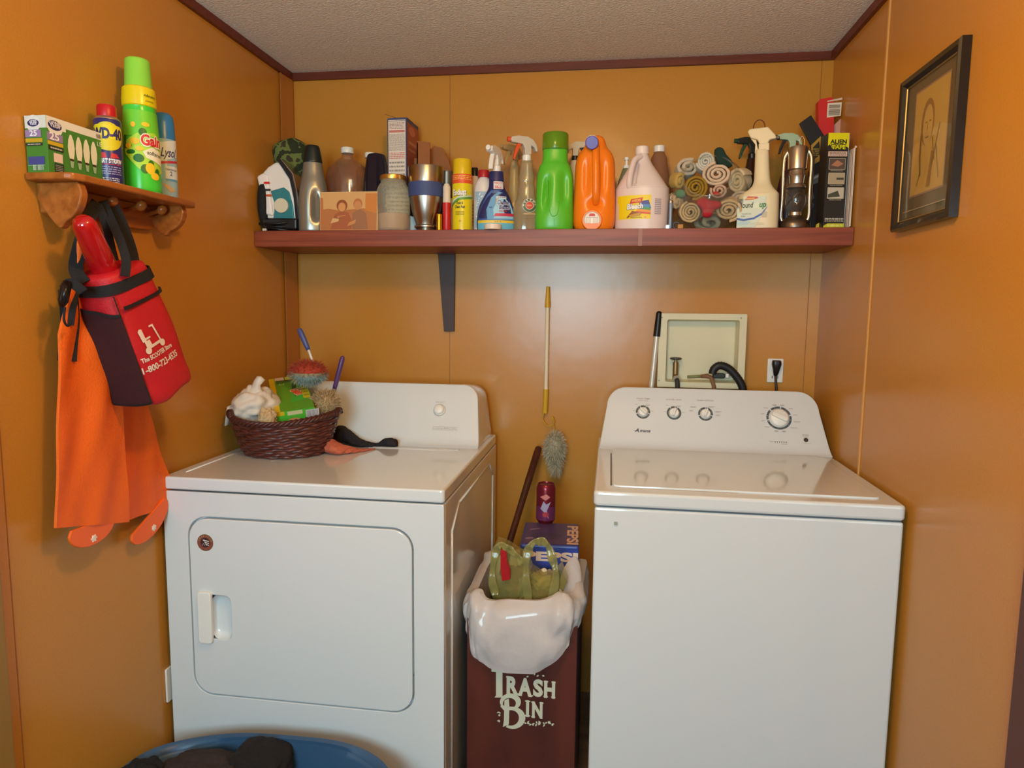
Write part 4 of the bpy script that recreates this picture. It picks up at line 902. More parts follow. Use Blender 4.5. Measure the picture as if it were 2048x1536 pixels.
for zz_ in (.1195,): b = MB(); b.loft([sect(r*1.004, dp*1.004, 2.5, 60, 0, 0, zz_+k) for k in (-.001, 0, .001)], cap0=False, cap1=False); b.build('mould_line', BW, t, smooth=True)
A = Art(ssup(r, dp, 2.5), .005)
lx0, lx1, lz0, lz1 = -r*.86, r*.42, .029, .096
A.rect(lx0, lz0, lx1, lz1, (236, 208, 22))
A.poly([(.0, .078), (.026, .082), (.034, .058), (.0, .062)], (70, 62, 140)).poly([(.010, .070), (.030, .070), (.033, .060), (.0, .062)], (70, 130, 190)).poly([(.0, .063), (lx1-.001, .060), (lx1, .053), (-.004, .056)], (80, 150, 80)).poly([(-.004, .057), (lx1, .053), (lx1, .047), (-.010, .050)], (232, 150, 40)).poly([(-.010, .051), (lx1, .046), (lx1, .041), (-.008, .045)], (214, 80, 50))
A.poly([(-.028, .072), (.006, .075), (.010, .089), (-.024, .085)], (204, 50, 56)).text('AWESOME', -.009, .0775, .0065, (236, 180, 60), w=.026, bold=.04, rot=4)
A.text('Bleach', -.0125, .0575, .0145, (66, 76, 150), w=.048, bold=.08, shear=.15, rot=3).text('Bleach', -.0125, .0578, .0145, (244, 240, 232), w=.046, bold=.035, shear=.15, rot=3)
A.poly([(-.036, .034), (-.020, .052), (.006, .046), (.004, .040), (-.014, .044), (-.034, .031)], (150, 84, 50)).poly([(-.030, .040), (.004, .047), (.003, .037), (-.024, .034)], (196, 150, 50)).lines(-.024, .031, .008, .035, 1, (120, 90, 30), 4).ell(.018, .034, .0035, .0025, (236, 150, 90))
A.lines(r*.56, .040, r*.78, .086, 9, (150, 134, 150), 12, .55); A.build('label', t)
# amber bottle with white cap behind the bleach
t, r, h = place('amber_bottle', 'brown tinted bottle with a white cap right behind the bleach jug', 'bottle', 1288, 1340, 292, -.10)
lathe('bottle', [(r*.95, 0), (r, .004), (r, .13), (r*.9, .16), (r*.6, h-.035), (.014, h-.018)], P('amber_tint', (176, 128, 96), .12, trans=.5, ior=1.2), t, 36); lathe('cap', [(.0165, h-.019), (.0170, h-.002), (.015, h)], WHITE2, t, 30)
# blue metal tool
t, r, h = place('pipe_stem_tool', 'narrow grey blue tube with a shiny metal tip between the bleach and the glass bowl', 'tube', 1335, 1346, 392, -.235)
lathe('tube', [(.005, 0), (.0052, .004), (.0052, h-.02), (.004, h-.016)], P('steel_blue', (130, 150, 176), .35, metal=.3), t, 18); lathe('tip', [(.0062, h-.020), (.0062, h-.014), (.003, h-.010), (.003, h)], CHROME, t, 18)
b = MB(); b.tube([(.018+.009*math.cos(a), -.004, .012+.009*math.sin(a)) for a in [2*PI*i/16 for i in range(16)]], .0028, 8, closed=True); b.build('ring', P('dark_ring', (70, 66, 70), .4), t, smooth=True)
MB().box((-.012, -.022, 0), (-.002, -.018, .012)).build('hook', CHROME, t, bevel=.0005)
# ------------------------------------------------------------------ round glass bowl of rolled washcloths
bc = V3((1.381, -.175, SZ+.1095)); br = .1085
t = thing('glass_bowl', 'round clear glass fishbowl lying on its side, stuffed with rolled washcloths', 'bowl', tuple(bc-V3((0, 0, br))), (0, 0, 0))
# axis points toward the viewer and slightly up ; open mouth
ax = V3((-.15, -.86, .50)).normalized(); a1 = ax.cross(V3((0, 0, 1))).normalized(); a2 = a1.cross(ax)
BG = thin('bowl_glass', (246, 248, 244), .05, (220, 226, 220), .02, 1.42)
b = MB(); R = []
cc = V3((0, 0, br))
seq = [(br, th) for th in [PI-.02-(PI-.02-.72)*k/22 for k in range(23)]]
for rad, th in seq: R.append([cc+ax*(rad*math.cos(th))+(a1*math.cos(q)+a2*math.sin(q))*(rad*math.sin(th)) for q in [2*PI*k/48 for k in range(48)]])
autosmooth(MB().loft(R, cap1=False).build('glass', BG, t), 1.2)
b = MB(); mc = cc+ax*(br*math.cos(.72)); mr = br*math.sin(.72)
b.tube([mc+(a1*math.cos(q)+a2*math.sin(q))*mr for q in [2*PI*k/48 for k in range(48)]], .0022, 8, closed=True); b.build('rim', BG, t, smooth=True)
def towel(px, py, Y, r, ln, col, tilt=(0, 0), label='', turns=3.2, ov=1.0):
    r *= 1.28
    c_ = at(px, py, y=Y)
    t = thing('rolled_washcloth', label, 'washcloth', tuple(c_), (0, 0, 0), 'washcloths in the glass bowl')
    d = (V3((c_.x, c_.y, c_.z))-CAM).normalized(); d = -(d+V3((tilt[0], 0, tilt[1]))).normalized()
    u = d.cross(V3((0, 0, 1))).normalized(); v = u.cross(d)
    Rn = random.Random(int(px*7+py)); n = int(turns*22); pts = []
    for i in range(n+1):
        f = i/n; q = f*turns*2*PI+px; rr = r*(.12+.80*f)
        pts.append((rr*math.cos(q)*ov, rr*math.sin(q), 0))
    th = r*.80/turns*.92; outer = []
    # section of the spiral strip, extruded along d with a puffy rounded front edge
    lay = [(-ln, 0, 1.0), (-.004, 0, 1.0), (-.0015, 0, .86), (.0, 0, .5)]
    b = MB(); N = len(pts); rows = []
    for (dz, _, k) in lay:
        for sgn in (1,):
            a_ = []; o_ = []
            for i, p in enumerate(pts):
                l = math.hypot(p[0], p[1]); nx_, ny_ = p[0]/l, p[1]/l; w_ = th*.5*k; bump = .0007*math.sin(i*2.3+px)
                e_ = .004*math.cos(i*.09)  # slightly uneven roll
                a_.append(u*(p[0]+nx_*(w_+bump))+v*(p[1]+ny_*(w_+bump))+d*(dz+e_)); o_.append(u*(p[0]-nx_*w_)+v*(p[1]-ny_*w_)+d*(dz+e_))
            rows.append(a_+o_[::-1])
    b.loft(rows)
    autosmooth(b.build('cloth', P('terry_'+str(col[0])+str(col[2]), col, .95, bump=.7, bscale=900), t), 1.0)
CR_ = (224, 200, 164); WT = (226, 220, 206)
towel(1411, 322, -.205, .0235, .045, WT, (0, -.3), 'white rolled washcloth at the top of the glass bowl, left of the dark green one', 3.4, .9)
towel(1434, 348, -.235, .0270, .05, (232, 204, 174), (.1, -.1), 'cream washcloth below the white topmost roll in the glass bowl', 3.0, 1.25)
towel(1473, 362, -.215, .0280, .05, (226, 204, 166), (.5, 0), 'cream washcloth roll pressed against the upper right side of the glass bowl', 3.0, .78)
towel(1391, 375, -.245, .0275, .05, (170, 132, 42), (-.1, 0), 'mustard brown rolled washcloth left of the centre of the glass bowl', 3.4, 1.0)
towel(1362, 363, -.215, .0185, .04, (206, 170, 90), (-.5, 0), 'yellow and cream washcloth at the upper left edge of the glass bowl', 1.6, .7)
towel(1438, 381, -.257, .0170, .04, (214, 176, 150), (0, 0), 'small pinkish white washcloth at the middle of the glass bowl', 2.2, 1.15)
towel(1381, 424, -.232, .0255, .05, (214, 186, 140), (-.1, 0), 'cream washcloth roll at the lower left of the glass bowl', 3.4, 1.0)
towel(1356, 405, -.205, .0200, .04, (222, 186, 146), (-.5, .1), 'peach washcloth against the left side of the glass bowl', 1.8, .7)
towel(1456, 421, -.235, .0265, .05, (230, 196, 150), (.1, .2), 'peach washcloth roll at the lower right of the glass bowl', 3.0, 1.2)
towel(1476, 396, -.212, .0175, .04, (216, 190, 168), (.4, 0), 'beige washcloth with a pink edge at the right side of the glass bowl', 1.8, 1.3)
towel(1418, 446, -.180, .0240, .05, (206, 192, 156), (0, .3), 'pale folded washcloth at the bottom of the glass bowl', 1.5, 1.5)
towel(1378, 333, -.170, .0220, .04, (216, 200, 176), (-.2, -.4), 'pale washcloth behind the white roll at the top left of the glass bowl', 2.0, 1.3)
# folded ones
def wad(name, label, pts, Y, th, col, seed):
    c_ = at(*pts[0], y=Y); q = [at(a, b_, y=Y) for a, b_ in pts]
    cx = sum(p.x for p in q)/len(q); cz = sum(p.z for p in q)/len(q)
    t = thing(name, label, 'washcloth', (cx, Y, cz), group='washcloths in the glass bowl')
    b = MB(); rows = []
    for dy, k in ((-th, .55), (-th*.75, .85), (-th*.3, 1), (th*.5, 1), (th, .8)): rows.append([V3(((p.x-cx)*k, dy+.003*math.sin(i*2+seed), (p.z-cz)*k)) for i, p in enumerate(q)])
    b.loft(rows); b.build('cloth', P('terry_'+str(col), col, .95, bump=.7, bscale=900), t, smooth=True, subs=1)
wad('folded_washcloth', 'bright red folded washcloth at the centre of the glass bowl', [(1389, 402), (1406, 392), (1412, 399), (1428, 402), (1440, 400), (1446, 411), (1436, 419), (1428, 418), (1424, 436), (1410, 436), (1403, 432), (1406, 420), (1394, 410)], -.250, .012, (196, 36, 50), 1)
wad('folded_washcloth', 'dark green folded washcloth sticking out of the top right of the glass bowl', [(1426, 298), (1440, 292), (1449, 300), (1450, 309), (1466, 323), (1467, 334), (1452, 338), (1432, 333), (1430, 312)], -.205, .016, (36, 62, 52), 2)
wad('folded_washcloth', 'mint green washcloth showing at the left edge of the glass bowl', [(1348, 378), (1372, 378), (1374, 398), (1348, 398)], -.205, .014, (104, 156, 116), 3)
wad('folded_washcloth', 'white and red patterned washcloth just above the bright red one in the glass bowl', [(1424, 384), (1434, 382), (1444, 388), (1440, 392), (1426, 391)], -.268, .006, (196, 60, 56), 4)

# small wooden block at foot of bowl
q = at(1360, 456, y=-.26)
t = thing('wooden_block', 'small tan wooden block at the lower left foot of the glass bowl', 'block', (q.x, -.262, SZ)); MB().box((-.007, -.006, 0), (.008, .006, .012)).build('block', P('tan_block', (190, 130, 60), .6), t, bevel=.001)
# dark amber bottle with green black sprayer and wire loop
t, r, h = place('dark_spray_bottle', 'dark brown bottle with black trigger head and rusty wire loop behind the glass bowl', 'spray bottle', 1472, 1524, 310, -.115)
hb = at(1498, 318, y=-.115).z-SZ
body('bottle', [(0, r*.95, .03), (0, r, .032), (.10, r, .034), (.15, r*.95, .032), (hb-.06, r*.8, .028), (hb-.03, r*.5, .02), (hb, .014, .014)], P('brown_bottle', (52, 26, 20), .12, trans=.1), t, 2.1, 36, 5)
sprayer(t, hb, .85, P('green_black', (24, 34, 32), .35), P('green_trigger', (28, 70, 50), .4), BLACK, -1, .3, 1)
p0_ = at(1508, 246, y=-.10); cz_ = p0_.z-SZ-.012
MB().tube([(.016+.016*math.cos(a), .0, cz_+.022*math.sin(a)-.006) for a in [-.6+ (PI+1.2)*i/18 for i in range(19)]], .0014, 8).build('wire_loop', P('rust_wire', (110, 60, 28), .5, metal=.6), t, smooth=True)
# white weed killer sprayer
t, r, h = place('weed_spray_bottle', 'cream white weed killer spray bottle just right of the glass bowl', 'spray bottle', 1474, 1556, 300, -.225, None)
t.rotation_euler.z += -.10
RW = P('roundup_white', (226, 208, 168), .4)
hn = at(1530, 300, y=-.225).z-SZ
PR = [(0, r*.96, .028, 0), (0, r*.98, .030, 0), (.005, r, .032, .0), (.088, r*.97, .032, 0), (.100, r*.90, .030, .002), (.112, r*.62, .027, .007), (.130, r*.42, .021, .008), (.165, r*.36, .018, .006), (hn-.012, r*.33, .016, .004), (hn, r*.30, .0145, .004)]
body('bottle', PR, RW, t, 3, 60, 5)
# flat sprayer head with long T shape
def T_(pts, y0_, y1_, nm, m, bv=.002):
    q = [(at(a, b_, y=-.232).x-t.location.x, at(a, b_, y=-.232).z-SZ) for a, b_ in pts]
    return MB().prism(q, 1, y0_, y1_).build(nm, m, t, bevel=bv)
T_([(1519, 288), (1540, 287), (1540, 302), (1519, 303)], -.013, .013, 'collar', RW)
T_([(1497, 262), (1502, 257), (1538, 255), (1552, 272), (1554, 279), (1541, 281), (1537, 289), (1521, 290), (1517, 280), (1503, 275)], -.013, .013, 'spray_head', RW, .003)
T_([(1503, 275), (1514, 279), (1518, 300), (1515, 308), (1511, 306), (1512, 288)], -.006, .006, 'trigger', RW, .0015)
T_([(1552, 272), (1560, 274), (1560, 279), (1554, 280)], -.007, .007, 'nozzle', BLACK, .001)
A = Art(splane((0, 0, 0), (1, 0, 0), (0, 0, 1)), base=.0335)
# the printed panel is nearly flat
xx = lambda px: (px-1515)*.00147-.0; zv = lambda py: (460-py)*.00146+.0
A.poly([(-r*.93, .004), (-r*.05, .004), (r*.30, .045), (r*.44, .088), (-r*.60, .090), (-r*.93, .060)], (206, 214, 196))
A.poly([(-r*.93, .010), (-r*.4, .010), (-r*.25, .020), (-r*.93, .022)], (176, 202, 206))
A.poly([(-r*.60, .080), (-r*.20, .080), (r*.06, .084), (r*.00, .088), (-r*.45, .090)], (196, 60, 40)).rect(-r*.55, .0815, -r*.12, .086, (226, 160, 90))
A.text('Roundup', -r*.22, .0585, .0150, (220, 226, 200), w=.060, bold=.07, shear=.15).text('Round', -r*.50, .0590, .0150, (36, 60, 34), w=.0375, bold=.03, shear=.15).text('up', r*.28, .0590, .0150, (52, 120, 56), w=.0185, bold=.04, shear=.2)
A.poly([(-r*.93, .026), (-r*.60, .022), (-r*.1, .026), (r*.28, .038), (r*.52, .062), (r*.22, .042), (-r*.15, .031), (-r*.6, .028), (-r*.93, .032)], (50, 92, 170))
A.text('Weed & Grass', -r*.48, .040, .0045, (60, 90, 80), w=.026, bold=0).text('Killer', -r*.62, .0335, .0045, (60, 90, 80), w=.012, bold=0)
A.bars(-r*.93, .058, -r*.62, .084, 6, (40, 50, 44), 3).lines(r*.25, .030, r*.50, .046, 5, (190, 170, 130), 3).lines(-r*.3, .010, r*.4, .018, 2, (214, 200, 170), 5)
A.build('label', t)
# sprayer top seen right behind (green white cap)
t, r, h = place('green_topped_spray_bottle', 'spray bottle with a pale green head hidden behind the lantern', 'spray bottle', 1552, 1600, 330, -.09)
hb = at(1580, 308, y=-.09).z-SZ
body('bottle', [(0, r, .024), (.14, r, .026), (hb-.03, .016, .016), (hb, .013, .013)], P('dark_plum', (70, 30, 50), .35), t, 2.2, 30, 4)
sprayer(t, hb, .82, P('pale_green', (176, 196, 160), .4), BLACK, BLACK, -1, .2, 1)
# hurricane lantern
t, r, h = place('hurricane_lantern', 'antique metal hurricane lantern with a glass chimney', 'lantern', 1558, 1620, 292, -.215)
LM = mat('lantern_metal', (196, 184, 166), .28, metal=.95); LD = mat('lantern_dark', (120, 106, 92), .35, metal=.9)
gy = r*.62
lathe('fuel_tank', [(r*.90, 0), (r*.98, .004), (r*1.0, .014), (r*.92, .022), (r*.72, .030), (r*.45, .036), (r*.42, .040)], LD, t, 44)
lathe('burner', [(r*.42, .038), (r*.46, .040), (r*.46, .048), (r*.30, .054), (.004, .056)], LM, t, 30)
lathe('globe', [(r*.42, .047), (r*.60, .060), (r*.70, .078), (r*.66, .098), (r*.50, .114), (r*.46, .118)], thin('lantern_glass', (236, 236, 230), .03, (200, 200, 190), .02, 1.45), t, 36, cap1=False)
lathe('hood', [(r*.62, .116), (r*.64, .118), (r*.60, .122), (r*.50, .128), (r*.54, .146), (r*.58, .150), (r*.54, .153), (r*.50, .164), (r*.62, .168), (r*.66, h-.012), (r*.60, h-.004), (r*.3, h)], LM, t, 40, sm=.4)
for sgn in (-1, 1):
    b = MB(); b.tube(cr([(sgn*r*.50, 0, h-.012), (sgn*r*.72, 0, h-.020), (sgn*r*.86, 0, h-.045), (sgn*r*.84, 0, .10), (sgn*r*.88, 0, .040), (sgn*r*.74, 0, .024)], 6), .0058, 12); b.build('side_tube', LM, t, smooth=True)
b = MB(); b.tube(cr([(-r*.62, -.012, .065), (-r*.2, -.034, .085), (r*.25, -.033, .098), (r*.62, -.012, .075)], 6), .0010, 6); b.tube(cr([(-r*.62, -.012, .105), (-r*.2, -.034, .085), (r*.25, -.030, .070), (r*.62, -.012, .10)], 6), .0010, 6); b.build('globe_guard', LD, t, smooth=True)
b = MB(); b.tube(cr([(r*.05, 0, h-.002), (r*.04, 0, h+.016), (r*.20, 0, h+.026), (r*.34, 0, h+.014), (r*.34, 0, h-.004)], 6), .0011, 6); b.build('top_loop', LM, t, smooth=True)
b = MB(); b.tube(cr([(-r*.86, 0, h-.05), (-r*1.0, .01, h-.03), (-r*.9, .02, h-.005), (0, .022, h-.02), (r*.95, .02, h-.012), (r*1.03, .01, h-.05), (r*.98, .0, .03)], 6), .0011, 6); b.build('bail_handle', LD, t, smooth=True)
# box stack at right : yellow and black pack, boxes, tape
def card(name, label, cat, pts, Y, th, col, rough=.5, arts=None, group=None, part='panel'):
    q = [at(a, b_, y=Y) for a, b_ in pts]; z0 = max(min(p.z for p in q), SZ)
    t = thing(name, label, cat, (q[0].x, Y, z0), (0, 0, 0), group)
    MB().prism([(p.x-q[0].x, p.z-z0) for p in q], 1, 0, th).build(part, P(name, col, rough), t, bevel=.0006)
    return t, [(p.x-q[0].x, p.z-z0) for p in q]
t, q = card('black_gold_pack', 'tilted black and gold package sticking up behind the lantern', 'package', [(1622, 288), (1600, 246), (1622, 230), (1648, 270), (1648, 462), (1628, 462)], -.135, .012, (24, 20, 20))
A = Art(splane((0, 0, 0), (1, 0, 0), (0, 0, 1))); k = .00140
A.poly([(q[0][0], q[0][1]-.004), (q[0][0]+.026, q[0][1]+.022), (q[0][0]+.034, q[0][1]-.045), (q[0][0]+.008, q[0][1]-.06)], (176, 132, 44)).poly([(.006, q[0][1]-.01), (.022, q[0][1]+.008), (.028, q[0][1]-.03), (.010, q[0][1]-.045)], (40, 34, 24)).lines(.008, q[0][1]-.035, .024, q[0][1]-.012, 4, (186, 150, 60), 3)
A.build('gold_print', t)
t, q = card('clear_blister_pack', 'dark coiled item in clear packaging between the lantern and the black tape box', 'package', [(1620, 340), (1646, 326), (1648, 462), (1620, 462)], -.175, .022, (58, 46, 44), .15)
A = Art(splane((0, 0, 0), (1, 0, 0), (0, 0, 1))); A.poly([(q[0][0]+.001, .150), (q[1][0]-.002, .168), (q[1][0]-.002, .140), (q[0][0]+.001, .128)], (96, 90, 74)).poly([(q[0][0]+.003, .148), (q[1][0]-.004, .162), (q[1][0]-.004, .156), (q[0][0]+.003, .142)], (180, 150, 140))
for i in range(5): A.arc(.020, .085, .010+.0045*i, .012+.0045*i, 110, 250, (120, 96, 100), 14)
A.build('pack_print', t)
t, q = card('yellow_pack_edge', 'yellow bottom corner of a package beside the lantern base', 'package', [(1630, 462), (1634, 448), (1648, 440), (1648, 462)], -.235, .01, (196, 172, 40))
t, q = card('red_box', 'tall red box with a white barcode standing at the right end of the shelf', 'box', [(1638, 462), (1637, 203), (1641, 198), (1664, 194), (1668, 203), (1668, 462)], -.12, .03, (206, 34, 30))
A = Art(splane((0, 0, 0), (1, 0, 0), (0, 0, 1))); zt = q[1][1]; A.poly([(.003, zt-.046), (.041, zt-.042), (.042, zt-.004), (.003, zt-.006)], (228, 214, 196)).bars(.007, zt-.040, .038, zt-.010, 11, (90, 80, 60), 5, vert=False); A.poly([(.0015, zt+.001), (.042, zt+.009), (.043, zt+.003), (.0015, zt-.002)], (214, 190, 170)); A.build('barcode', t)
t, q = card('pink_card', 'pale pink paper card leaning at the right end of the shelf behind the tape box', 'card', [(1670, 462), (1668, 250), (1702, 218), (1699, 300), (1698, 462)], -.10, .002, (206, 150, 132), .7)
# tape box
a = at(1643, 454, y=-.262); c_ = at(1690, 265, y=-.262); hh = c_.z-SZ; wbx = at(1690, 440, y=-.262).x-at(1647, 440, y=-.262).x
t = thing('tape_box', 'tall black and yellow adhesive tape box at the right end of the long shelf', 'box', (at(1646, 454, y=-.262).x, -.262, SZ), (0, 0, .12))
MB().box((0, 0, 0), (wbx, .05, hh)).build('carton', P('box_black', (38, 36, 32), .35), t, bevel=.0006)
A = Art(splane((0, 0, 0), (1, 0, 0), (0, 0, 1)))
A.rect(.0005, .0005, wbx-.0005, hh-.0005, (38, 36, 32))
A.poly([(0, hh), (wbx, hh), (wbx, hh-.040), (wbx*.9, hh-.036), (wbx*.72, hh-.042), (wbx*.5, hh-.036), (wbx*.25, hh-.044), (wbx*.1, hh-.030), (0, hh-.034)], (226, 216, 20))
A.text('ALIEN', wbx*.5, hh-.028, .0105, (30, 34, 20), w=wbx*.80, bold=.045).text('TAPE', wbx*.52, hh-.043, .0115, (30, 34, 20), w=wbx*.72, bold=.13).text('TAPE', wbx*.52, hh-.0425, .0105, (222, 214, 30), w=wbx*.66, bold=.03)
A.rect(wbx*.04, hh-.062, wbx*.95, hh-.049, (222, 190, 170)).lines(wbx*.1, hh-.0605, wbx*.9, hh-.051, 3, (60, 40, 40), 4)
for i, (v, c1, c2) in enumerate(((.098, (92, 76, 66), (176, 120, 92)), (.137, (176, 160, 130), (70, 70, 60)), (.176, (196, 186, 168), (74, 76, 64)))):
    A.rect(wbx*.10, hh-v, wbx*.90, hh-v+.031, (190, 180, 160), .002).rect(wbx*.12, hh-v+.001, wbx*.88, hh-v+.030, c1, .002)
    A.poly([[(wbx*.2, hh-v+.012), (wbx*.5, hh-v+.026), (wbx*.8, hh-v+.016), (wbx*.55, hh-v+.008)], [(wbx*.5, hh-v+.012), (wbx*.85, hh-v+.012), (wbx*.85, hh-v+.018), (wbx*.5, hh-v+.018)], [(wbx*.14, hh-v+.003), (wbx*.14, hh-v+.012), (wbx*.6, hh-v+.022), (wbx*.72, hh-v+.006)]][i], c2)
    A.lines(wbx*.2, hh-v-.0045, wbx*.8, hh-v-.0015, 1, (190, 180, 160), i)
A.lines(wbx*.05, .0165, wbx*.95, .0275, 3, (220, 210, 190), 7).poly([(0, .001), (wbx, .001), (wbx, .0125), (wbx*.2, .0125), (0, .006)], (196, 196, 40)).text('AS SEEN ON TV', wbx*.55, .004, .0055, (240, 236, 150), w=wbx*.75, bold=.03)
A.build('box_print', t)
x_ = W-.014-(at(1646, 454, y=-.262).x)
b = MB(); b.box((wbx+.0004, 0, .0008), (wbx+.0010, .046, hh)); b.build('side_panel', P('bluish_white', (206, 214, 226), .5), t)
# white folded sheet between the box and the wall
t = thing('folded_paper', 'white folded paper standing between the tape box and the right wall', 'paper', (W-.010, -.262, SZ), (0, 0, 0))
zt = at(1708, 298, y=-.25).z-SZ; zt2 = at(1690, 264, y=-.262).z-SZ
b = MB(); b.prism([(.0, 0), (.0, zt), (.03, zt+.002), (.09, zt+.001), (.09, 0)], 0, .0, .0012)
b.prism([(.0, 0.002), (.0, zt-.02), (.03, zt-.002), (.09, zt+.004), (.09, 0.002)], 0, -.004, -.003)
b.tube(cr([(.003, .0, 0.004), (.004, .001, zt*.5), (.003, .0, zt-.004), (.007, -.001, zt+.001)], 5), .0016, 8); b.build('sheet', P('sheet_white', (224, 206, 192), .6), t)

# ------------------------------------------------------------------ small peg shelf on the left wall
OAK = wood('honey_oak', (176, 104, 44), (140, 76, 28), .3, (60, 6, 60), .05)
LZ_ = 1.592; ly0, ly1 = -1.116, -.737
t = thing('peg_shelf', 'small honey coloured wooden peg shelf on the left wall', 'shelf', (0, 0, LZ_))
b = MB(); b.prism([(.001, ly0), (.085, ly0), (.097, ly0+.008), (.104, ly0+.03), (.112, ly1-.03), (.109, ly1-.008), (.100, ly1), (.001, ly1)], 2, -.014, 0); b.build('top_board', OAK, t, bevel=.004)
b = MB(); b.prism([(ly0+.03, -.014), (ly1-.03, -.014), (ly1-.03, -.060), (ly1-.05, -.070), (ly0+.05, -.078), (ly0+.03, -.07)], 0, .001, .018); b.build('back_rail', OAK, t, bevel=.003)
for y, kz in ((ly0+.026, 1), (ly1-.040, .82)):
    b = MB(); prof = [(a_, b2_*kz) for a_, b2_ in cr([(.001, -.014), (.001, -.014), (.090, -.014), (.090, -.014), (.097, -.035), (.090, -.060), (.076, -.078), (.060, -.088), (.050, -.099), (.042, -.099), (.030, -.086), (.014, -.066), (.001, -.046), (.001, -.046)], 4)]
    b.prism(prof, 1, y, y+.018); b.build('side_bracket', OAK, t, bevel=.003)
for px, py in ((206, 414), (264, 421), (306, 429)):
    p = at(px, py, x=.035); b = MB()
    b.loft([[V3((x, p.y+math.cos(q)*rr_, p.z-LZ_+math.sin(q)*rr_+.25*(x-.018))) for q in [2*PI*k/18 for k in range(18)]] for x, rr_ in ((.016, .007), (.020, .006), (.040, .0052), (.048, .006), (.054, .0105), (.062, .011), (.068, .006), (.069, .001))])
    autosmooth(b.build('peg', OAK, t), .8)
# LED bulb box
LT = LZ_
def lat(px, py, x): return at(px, py, x=x)
yb0 = -1.205; yb1 = at(202, 355, x=.105).y
t = thing('light_bulb_box', 'green and white carton of LED candle bulbs on the left end of the peg shelf', 'box', (.015, yb0, LT), (0, 0, 0))
bw = .046; bl = .150; bh = .104
# front (long) face looks toward +x, end face toward -y
t.location = (.004, -1.110, LT); t.rotation_euler = (0, 0, -.03)
MB().box((0, 0, 0), (bw, bl, bh)).build('carton', P('box_green', (70, 130, 50), .4), t, bevel=.0006)
Ae = Art(splane((0, 0, 0), (1, 0, 0), (0, 0, 1)))
Ae.rect(0, bh*.78, bw, bh, (214, 214, 206)).ell(bw*.40, bh*.86, bw*.33, bh*.15, (222, 222, 218)).ell(bw*.40, bh*.87, bw*.27, bh*.065, (40, 40, 96)).text('Great', bw*.4, bh*.875, .0075, (220, 220, 230), w=.017, bold=.02).text('Value', bw*.4, bh*.835, .0065, (220, 220, 230), w=.015, bold=.02)
Ae.rect(0, bh*.62, bw*.75, bh*.75, (150, 126, 168)).text('25', bw*.38, bh*.645, .010, (236, 236, 240), w=.016, bold=.02).rect(0, bh*.53, bw*.8, bh*.60, (196, 160, 40)).rect(0, bh*.47, bw*.8, bh*.52, (52, 56, 48)).lines(bw*.1, bh*.475, bw*.7, bh*.515, 1, (180, 180, 170), 2)
Ae.rect(bw*.08, bh*.14, bw*.85, bh*.28, (66, 72, 140)).rect(bw*.06, bh*.12, bw*.87, bh*.13, (150, 180, 160)).bars(bw*.3, .004, bw*.8, .014, 9, (180, 200, 180), 2).build('end_print', t)
Af = Art(splane((bw, 0, 0), (0, 1, 0), (0, 0, 1)))
Af.poly([(0, bh*.78), (bl*.30, bh*.80), (bl*.30, bh*.86), (bl, bh*.86), (bl, bh), (0, bh)], (226, 222, 212))
Af.ell(bl*.13, bh*.84, bl*.12, bh*.16, (226, 224, 216)).ell(bl*.13, bh*.86, bl*.105, bh*.085, (40, 40, 96)).text('Great', bl*.13, bh*.875, .0085, (222, 222, 232), w=.028, bold=.02).text('Value', bl*.13, bh*.825, .0075, (222, 222, 232), w=.024, bold=.02)
Af.rect(0, bh*.58, bl*.24, bh*.72, (150, 126, 168)).text('25', bl*.11, bh*.60, .013, (236, 236, 240), w=.022, bold=.02).rect(0, bh*.50, bl*.24, bh*.565, (206, 170, 40)).rect(.002, bh*.41, bl*.24, bh*.49, (40, 44, 38)).lines(.006, bh*.42, bl*.22, bh*.48, 1, (190, 190, 180), 5)
Af.rect(bl*.08, bh*.21, bl*.22, bh*.37, (226, 200, 184)).rect(bl*.09, bh*.03, bl*.23, bh*.19, (40, 50, 34)).lines(bl*.1, bh*.05, bl*.22, bh*.17, 4, (150, 150, 140), 5)
for i in range(4):
    cu = bl*(.365+.125*i); Af.poly([(cu-.0075, bh*.45), (cu-.0085, bh*.55), (cu-.0065, bh*.68), (cu-.002, bh*.78), (cu+.002, bh*.78), (cu+.0065, bh*.68), (cu+.0085, bh*.55), (cu+.0075, bh*.45), (cu+.005, bh*.34), (cu-.005, bh*.34)], (226, 222, 196)).rect(cu-.0038, bh*.30, cu+.0038, bh*.345, (70, 40, 40)).poly([(cu-.005, bh*.30), (cu+.005, bh*.30), (cu+.003, bh*.18), (cu-.003, bh*.18)], (150, 180, 140))
Af.text('LED', bl*.88, bh*.73, .0085, (230, 230, 222), w=.022, bold=.0).bars(bl*.80, bh*.88, bl*.97, bh*.96, 12, (110, 90, 70), 3).rect(bl*.88, .002, bl*.99, bh*.14, (206, 190, 190)).text('15', bl*.935, .005, .008, (176, 50, 70), w=.012, bold=.03).lines(bl*.4, .001, bl*.75, .005, 1, (150, 190, 130), 2)
Af.build('front_print', t)
def lplace(name, label, cat, px0, px1, pt, X, rz, pb=380):
    pc = (px0+px1)/2; dc = at(pc, pb, x=X)
    t = thing(name, label, cat, (X, dc.y, LT), (0, 0, rz))
    # measure with a plane facing the camera through that point
    n = V3((CAM.x-X, CAM.y-dc.y, 0)).normalized(); o = (X, dc.y, LT)
    a = atp(px0, pb, o, n); b_ = atp(px1, pb, o, n); tp = atp(pc, pt, o, n)
    return t, (a-b_).length/2, tp.z-LT
